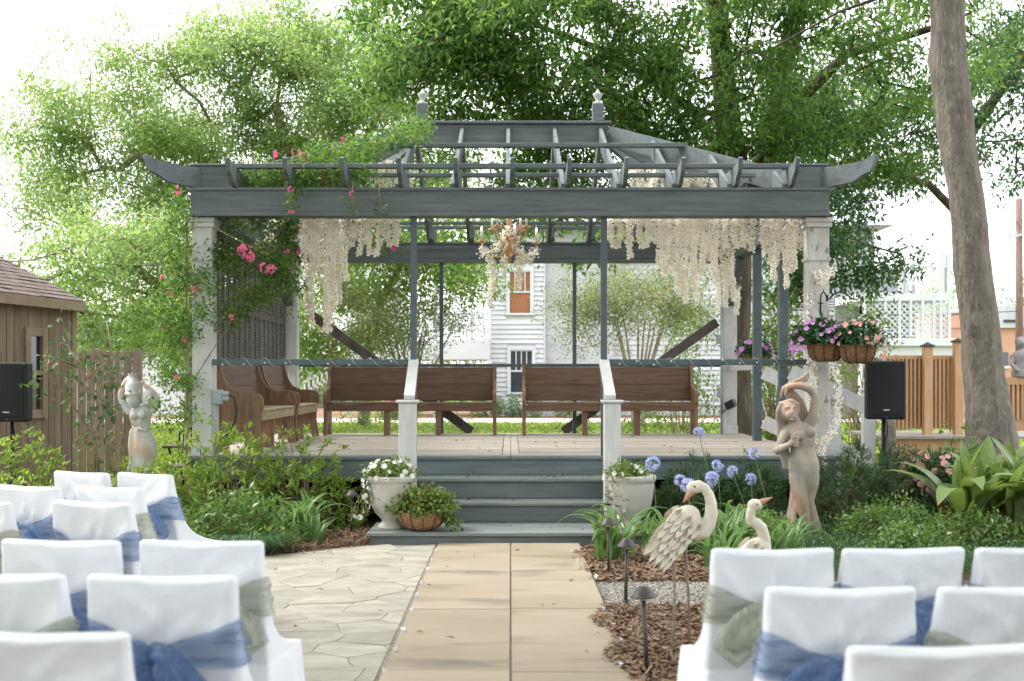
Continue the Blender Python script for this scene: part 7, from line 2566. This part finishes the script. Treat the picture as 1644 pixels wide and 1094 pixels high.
# ================================================================ left bed
AZ = [((-2.05, 11.25), (.62, .42, 1.0), 150, 'yellow green azalea in front of the deck, beside the left urn'),
      ((-2.75, 11.15), (.62, .45, 1.12), 160, 'yellow green azalea in front of the left deck corner'),
      ((-3.35, 10.9), (.55, .5, .80), 120, 'azalea bush left of the deck corner'),
      ((-4.1, 11.4), (.75, .5, .48), 130, 'azalea bush at the foot of the plaster statue'),
      ((-4.9, 11.4), (.75, .6, .95), 150, 'azalea bush right of the left loudspeaker'),
      ((-5.6, 11.2), (.7, .5, .75), 110, 'azalea bush at the far left below the loudspeaker'),
      ((-3.3, 11.6), (.45, .3, .75), 60, 'small azalea bush against the left front post')]
for i, ((x, y), rad_, n, lb) in enumerate(AZ):
    shrub('azalea', lb, (x, y, 0), rad_, n * 2, M['leaf_azalea'], 500 + i, L=.074, W=.024, per=9, spread=.05, whorl=True, group='azaleas in the left bed', stem_r=.004)
shrub('gardenia', 'glossy green shrub between the chairs and the strap leaves', (-2.42, 10.15, 0), (.50, .40, .48), 210, M['leaf_shrub'], 520, L=.07, W=.03, per=9, spread=.06)
shrub('gardenia', 'glossy green shrub behind the farthest left chairs', (-3.35, 9.95, 0), (.65, .45, .5), 200, M['leaf_shrub'], 521, L=.07, W=.03, per=9, spread=.06)
shrub('gardenia', 'glossy green shrub at the left picture edge behind the chairs', (-4.6, 10.2, 0), (.8, .5, .62), 220, M['leaf_azalea'], 522, L=.07, W=.028, per=9, spread=.06)


def mondo(name, label, x, y, r, h, n, seed, m='leaf_mondo'):
    rng = np.random.default_rng(seed)
    t = thing(name, label, 'grass clump', (x, y, 0), 0)
    a = rng.uniform(0, 2 * PI, n); q = rng.uniform(0, 1, n) ** .5
    base = np.stack([x + np.cos(a) * q * r * .55, y + np.sin(a) * q * r * .45, np.zeros(n)], 1)
    out = np.stack([np.cos(a), np.sin(a), np.zeros(n)], 1) * (.35 + .6 * q[:, None]) + rng.normal(0, .25, (n, 3)) * np.array([1, 1, 0])
    H = rng.uniform(.7, 1.1, (n, 1)) * h
    s = unit(np.cross(out, np.array([[0, 0, 1.]]))) * .0035
    p1 = base + np.array([0, 0, 1.]) * H * .75 + out * H * .35
    p2 = base + np.array([0, 0, 1.]) * H * .80 + out * H * .95 - np.array([0, 0, 1.]) * H * .25
    V = np.concatenate([base - s, base + s, p1 + s, p1 - s, p1 - s, p1 + s, p2 + s * .2, p2 - s * .2], 1).reshape(-1, 3)
    V[:, 2] = np.maximum(V[:, 2], .004)
    link('blades', np_mesh('blades', V, quads(V), M[m]), t)


mondo('mondo_grass', 'dark fine grass clump at the edge of the patio', -2.18, 9.72, .42, .24, 1500, 1)
mondo('mondo_grass', 'dark fine grass clump behind the chairs at left', -2.85, 9.45, .42, .22, 1300, 2)
strap_clump('agapanthus', 'strap leaved clump left of the left path light', (-1.88, 10.45, 0), 46, 1.25, 1, group='strap leaved clumps', spread=.10)
strap_clump('agapanthus', 'low strap leaved clump beside the mondo grass', (-1.72, 10.15, 0), 24, .85, 2, group='strap leaved clumps')

# holly sapling in front of the shed
hs = thing('holly_sapling', 'tall thin holly sapling in front of the shed', 'sapling', (-4.15, 11.0, 0))
Yh = 11.0
stems = [[(155, 772), (150, 700), (140, 630), (128, 590), (100, 540)], [(160, 772), (152, 690), (165, 600), (178, 560), (172, 520)], [(185, 772), (178, 720), (168, 640), (150, 560), (125, 512)], [(155, 690), (175, 650), (185, 610), (180, 590)],
         [(150, 700), (110, 640), (75, 600), (80, 570)], [(168, 640), (182, 620), (176, 560), (160, 520)], [(125, 590), (90, 575), (70, 590)]]
rng = np.random.default_rng(77); cs = []
for i, q in enumerate(stems):
    pts = [P(u, v, Yh + rng.uniform(-.15, .15)) for u, v in q]
    mb = MB(); mb.tube(pts, [.011 * (1 - .65 * k / len(pts)) for k in range(len(pts))], 6); mb.build('stem', M['twig'], hs, smooth=True)
    for a, b_ in zip(pts[:-1], pts[1:]):
        for t_ in (0.25, .6, .95):
            c = a.lerp(b_, t_)
            if c.z < .45: continue
            for _ in range(1): cs.append(tuple(c + Vector(rng.normal(0, .08, 3))))
for u, v in ((195, 500), (205, 495), (230, 480)): pass
V = cluster_leaves(np.array(cs), 6, .06, .08, .042, -.1, 1, rng)
link('foliage', np_mesh('foliage', V, quads(V), M['leaf_holly']), hs)

# wrought iron garden table and chair behind the plaster statue
def iron_seat(label, x, y, w, z, cat, name):
    t = thing(name, label, cat, (x, y, 0), 0)
    mb = MB(); mb.box(x - w / 2, x + w / 2, y - w / 2, y + w / 2, z - .02, z + .012, bev=.008); mb.build('top', M['grey_brace'], t)
    for sx in (-1, 1):
        for sy in (-1, 1):
            mb = MB(); mb.tube([(x + sx * w * .42, y + sy * w * .42, z - .02), (x + sx * w * .34, y + sy * w * .34, z * .5), (x + sx * w * .46, y + sy * w * .46, 0)], .014, 6); mb.build('leg', M['iron'], t, smooth=True)
    return t
iron_seat('dark garden table behind the plaster statue', -4.05, 15.2, .85, .62, 'table', 'garden_table')
t_ = iron_seat('dark garden chair behind the plaster statue', -3.95, 14.3, .5, .42, 'chair', 'garden_chair')
for k in range(5):
    mb = MB(); mb.tube([(-4.15 + .1 * k, 14.55, .42), (-4.15 + .1 * k, 14.62, .88 - .02 * abs(k - 2))], .008, 5); mb.build('back_bar', M['iron'], t_)
mb = MB(); mb.tube([(-4.2, 14.55, .42), (-4.2, 14.62, .80), (-3.95, 14.63, .92), (-3.7, 14.62, .80), (-3.7, 14.55, .42)], .012, 6); mb.build('back_frame', M['iron'], t_, smooth=True)
bx_ = thing('planter_box', 'small dark planter box on the garden table', 'planter', (-3.9, 15.2, .64)); mb = MB(); mb.box(-4.02, -3.72, 15.1, 15.3, .635, .80, bev=.01); mb.build('box', M['grey_brace'], bx_)
mb = MB(); mb.box(-4.0, -3.74, 15.12, 15.28, .80, .806); mb.build('soil', M['soil'], bx_)

# ================================================================ right bed
for i, (x, y, n, s, lb) in enumerate([(.86, 9.35, 30, 1.2, 'strap leaved clump leaning over the walkway beside the path light'), (1.25, 9.75, 26, 1.15, 'strap leaved clump in front of the right urn'),
                                      (1.75, 9.5, 26, 1.2, 'strap leaved clump behind the arched heron'), (2.2, 9.3, 22, 1.1, 'strap leaved clump between the two herons'), (1.65, 8.85, 20, .95, 'low strap leaved clump at the heron legs'),
                                      (2.05, 10.1, 20, 1.2, 'strap leaved clump behind the raised beak heron')]):
    strap_clump('agapanthus', lb, (x, y, 0), int(n * 1.7), s, 30 + i, group='strap leaved clumps', spread=.18)
AG = [(1048, 745, 10.0), (1122, 695, 10.6), (1143, 770, 10.1), (1210, 728, 10.2), (1105, 780, 9.9), (1176, 758, 10.4), (1152, 748, 10.3), (1092, 772, 10.2), (1205, 770, 10.6)]
FH = [flower_head(.062, 24, 600 + k, M['petal_blue'], 6, .040, .012) for k in range(3)]
fm_ray = {}
for i, (u, v, Y) in enumerate(AG):
    c = P(u, v, Y)
    t = thing('agapanthus_flower', ['lavender blue flower ball beside the right urn', 'highest lavender blue flower, in front of the deck', 'lavender blue flower above the raised beak', 'lavender blue flower nearest the stone statue',
              'lavender blue flower behind the arched heron head', 'lavender blue flower left of the stone statue elbow', 'lavender blue flower in front of the deck fascia', 'lavender blue flower left of the heron head', 'small lavender flower below the statue elbow'][i], 'flower', (c.x + .12, Y, 0), 0, 'blue agapanthus flowers')
    base = Vector((c.x + (.10 if i % 2 else -.06) + .08, Y + .05, 0))
    mb = MB(); mb.tube([base, base.lerp(c, .5) + Vector((.02, 0, .03)), c], [.006, .005, .004], 6); mb.build('stem', M['leaf_strap'], t, smooth=True)
    me_, cen = FH[i % 3]
    sc = .98 if i in (0, 2, 4) else .78
    link('florets', me_, t, c, (R(random.uniform(-20, 20)), R(random.uniform(-20, 20)), random.uniform(0, 6)), sc)
    rays = MB()
    for q in cen[:22]: rays.tube([(0, 0, 0), tuple(q * .9)], .0016, 4, cap=False)
    link('rays', rays.mesh('rays', M['leaf_strap']), t, c, None, sc)
# yew-like shrubs against the deck
for i, (x, y, r_, n, lb) in enumerate([(1.75, 11.05, (.42, .35, .70), 140, 'dark needle leaved shrub in front of the deck right of the urn'), (2.35, 11.1, (.40, .35, .72), 140, 'dark needle leaved shrub behind the stone statue'),
                                       (3.35, 11.2, (.48, .45, .85), 200, 'dark needle leaved shrub at the right deck corner'), (3.95, 11.55, (.5, .45, .85), 180, 'dark needle leaved shrub at the foot of the right speaker stand')]):
    shrub('podocarpus', lb, (x, y, 0), r_, n * 2, M['leaf_podo'], 700 + i, L=.085, W=.010, per=16, spread=.05, whorl=True, group='needle leaved shrubs along the deck', up=.9)
# bright glossy shrubs in front
for i, (x, y, r_, n, lb) in enumerate([(3.35, 10.25, (.55, .42, .42), 170, 'bright glossy shrub right of the stone statue'), (3.35, 9.55, (.42, .34, .28), 110, 'low bright glossy shrub in front of the taller glossy shrub'), (3.95, 9.9, (.5, .4, .36), 150, 'bright glossy shrub below the large lily leaves'),
                                       (2.28, 10.05, (.26, .22, .30), 70, 'small bright shrub left of the stone statue'), (2.0, 9.75, (.30, .25, .36), 80, 'small bright shrub between the herons'), (4.7, 9.6, (.55, .4, .30), 130, 'low bright shrub at the right picture edge')]):
    shrub('boxleaf_shrub', lb, (x, y, 0), r_, int(n * 1.5), M['leaf_shrub'], 720 + i, L=.050, W=.025, per=10, spread=.045, group='bright glossy shrubs in the right bed')
# ground cover
rng = np.random.default_rng(88); n = 5200
cx = rng.uniform(1.3, 5.8, n); cy = rng.uniform(8.6, 11.2, n)
ok = (cy > 8.4 + .25 * np.sin(cx * 3)) & (cx > 1.25 + .4 * (10.2 - cy))
cc = np.stack([cx, cy, rng.uniform(.01, .11, n)], 1)[ok]
V = cluster_leaves(cc, 9, .05, .045, .013, .25, .6, rng); V[:, 2] = np.maximum(V[:, 2], .003)
tag(link('ground_cover', np_mesh('ground_cover', V, quads(V), M['leaf_mondo'])), 'low dark green ground cover in the right bed', 'ground cover', kind='stuff')
n = 3800
cx = rng.uniform(-7.5, -1.9, n); cy = rng.uniform(9.6, 13.5, n)
cc = np.stack([cx, cy, rng.uniform(.01, .16, n)], 1)
cc = cc[[not in_poly(q[0] + .1, q[1] - .2, patio_poly) and not (q[1] > 11.3 and q[0] > -3.4) for q in cc]]
V = cluster_leaves(cc, 9, .06, .055, .020, .25, .6, rng); V[:, 2] = np.maximum(V[:, 2], .003)
tag(link('ground_cover', np_mesh('ground_cover', V, quads(V), M['leaf_azalea'])), 'low green ground cover under the azaleas in the left bed', 'ground cover', kind='stuff')
# grass and weeds right of the pavilion
n = 3000
cx = rng.uniform(3.4, 9.5, n); cy = rng.uniform(11.6, 17, n)
cc = np.stack([cx, cy, rng.uniform(.0, .12, n)], 1)
V = cluster_leaves(cc, 8, .07, .07, .02, .3, .6, rng); V[:, 2] = np.maximum(V[:, 2], .003)
tag(link('ground_cover', np_mesh('ground_cover', V, quads(V), M['leaf_shrub'])), 'green ground cover between the right steps and the cedar ramp', 'ground cover', kind='stuff')

# broad cast iron plant leaves, right
M['leaf_broad'] = leaf_mat('broad_lily_leaf', [(0.10, 0.18, 0.045), (0.14, 0.215, 0.058), (0.19, 0.245, 0.075)], 0.32, rough=0.35, gloss=0.5)
M['leaf_broad_y'] = leaf_mat('yellowing_lily_leaf', [(0.24, 0.24, 0.06), (0.33, 0.27, 0.08)], 0.28, rough=0.45)
M['leaf_broad_b'] = leaf_mat('browned_lily_leaf', [(0.28, 0.12, 0.05), (0.34, 0.17, 0.07)], 0.2, rough=0.6)
BL = [strap_mesh('leaf', .78 + .06 * k, .135 + .015 * (k % 3), R((12, 30, 55, 85, 110, 130)[k]), M['leaf_broad'], k, 12, .02, .10, petiole=.28) for k in range(6)]
BLy = [strap_mesh('leaf', .70, .15, R(100 + 20 * k), M['leaf_broad_y'], k, 12, .02, .10, petiole=.28) for k in range(2)]
BLb = [strap_mesh('leaf', .66, .13, R(40 + 50 * k), M['leaf_broad_b'], k, 12, .02, .10, petiole=.28) for k in range(2)]
rr = random.Random(19)
CI = [((4.15, 10.35), 32, 'broad leaved lily clump left of the grey trunk'), ((4.62, 10.7), 34, 'broad leaved lily clump in front of the grey trunk'), ((5.05, 10.45), 34, 'broad leaved lily clump at the right picture edge'), ((4.6, 10.15), 26, 'broad leaved lily clump with yellowed leaves in front')]
for (x, y), n, lb in CI:
    t = thing('cast_iron_plant', lb, 'plant', (x, y, 0), 0, 'broad leaved lilies')
    for k in range(n):
        q = rr.random()
        a = rr.uniform(0, 2 * PI)
        kind = BL if q < .80 else (BLy if q < .92 else BLb)
        me_ = rr.choice(kind)
        link('leaf', me_, t, (x + rr.uniform(-.16, .16), y + rr.uniform(-.12, .12), 0), (R(rr.uniform(-6, 22)), R(rr.uniform(-8, 8)), a), rr.uniform(.85, 1.2))
# pink impatiens behind the broad leaves
pi_ = trailing_plant('pink_impatiens', 'pink flowering impatiens behind the broad leaved lilies', 4.30, 11.6, .25, .42, .52, 120, M['leaf_impatiens'], M['petal_coral'], 34, 95, L=.08, W=.04, fr=.040, per=8)
shrub('leafy_shrub', 'upright leafy plant beside the pink impatiens', (4.75, 12.0, 0), (.40, .35, 1.05), 60, M['leaf_shrub'], 760, L=.12, W=.05, per=7, spread=.07)
shrub('leafy_shrub', 'leafy plant at the foot of the grey trunk', (5.2, 11.8, 0), (.40, .35, .80), 60, M['leaf_shrub'], 761, L=.10, W=.05, per=7, spread=.07)
# lichen covered stump behind the right loudspeaker
sm = thing('tree_stump', 'thin lichen covered stump behind the right speaker stand', 'stump', (4.23, 13.0, 0))
mb = MB(); mb.tube([(4.26 + .02 * noise.noise((0, 0, k * .7)), 13.0, .13 * k) for k in range(9)], [.10 - .003 * k + .008 * noise.noise((k * 1.3, 2, 2)) for k in range(9)], 14); mb.build('trunk', M['bark_lichen'], sm, smooth=True)

# ================================================================ flower lights along the walkway, fallen leaves
def flower_light(label, u, v, grp):
    c = G(u, v, .042)
    t = thing('flower_light', label, 'flower light', c, random.uniform(0, 6), grp, local=True)
    mb = MB(); mb.lathe([(0, 0), (.010, 0), (.008, .018), (0, .02)], 8); mb.build('base', M['wire_white'], t)
    link('petals', FLM, t, (0, 0, .016), (R(random.uniform(-50, 50)), R(random.uniform(-40, 40)), 0))
M['petal_lilac'] = leaf_mat('lilac_white_petal', [(0.62, 0.60, 0.74), (0.76, 0.74, 0.84), (0.80, 0.76, 0.80)], 0.2, rough=0.6)
FLM = blossom_mesh('petals', .016, M['petal_lilac'], 5, 9)
ORD = ['first', 'second', 'third', 'fourth', 'fifth', 'sixth', 'seventh', 'eighth', 'ninth']
for i, (u, v) in enumerate(((701, 886), (694, 901), (686, 916), (677, 937), (669, 958), (661, 982), (647, 1014), (634, 1045), (617, 1080))):
    flower_light('small lilac white flower light on the left walkway edge, ' + ORD[i] + ' from the steps', u, v, 'flower lights on the left walkway edge')
for i, (u, v) in enumerate(((919, 886), (928, 902), (957, 929), (977, 971), (970, 981), (985, 1006), (998, 1031), (997, 1070))):
    flower_light('small lilac white flower light on the right walkway edge, ' + ORD[i] + ' from the steps', u, v, 'flower lights on the right walkway edge')
# dry leaves lying on steps, deck, walkway
rng = np.random.default_rng(99)
spots = []
for _ in range(40): spots.append((rng.uniform(-.9, .9), rng.uniform(11.3, 11.58), .525))
for _ in range(14): spots.append((rng.uniform(-.9, .9), rng.uniform(10.95, 11.2), .328))
for _ in range(14): spots.append((rng.uniform(-.5, 1.1), rng.uniform(10.3, 10.85), .137))
for _ in range(60): spots.append((rng.uniform(-2.5, 2.8), rng.uniform(11.9, 15.5), .716))
for _ in range(26): spots.append((rng.uniform(-2.2, .6), rng.uniform(6, 10), .046))
c = np.array(spots); n = len(c)
a = rng.uniform(0, 6.28, n)
V = leaf_geo(c, unit(np.stack([np.cos(a), np.sin(a), rng.uniform(0, .25, n)], 1)), unit(np.stack([rng.normal(0, .3, n), rng.normal(0, .3, n), np.ones(n)], 1)), rng.uniform(.03, .065, n), rng.uniform(.012, .026, n), .25)
tag(link('fallen_leaves', np_mesh('fallen_leaves', V, quads(V), M['leaf_dry'])), 'dry leaves scattered on the steps, deck and paving', 'leaves', kind='stuff')
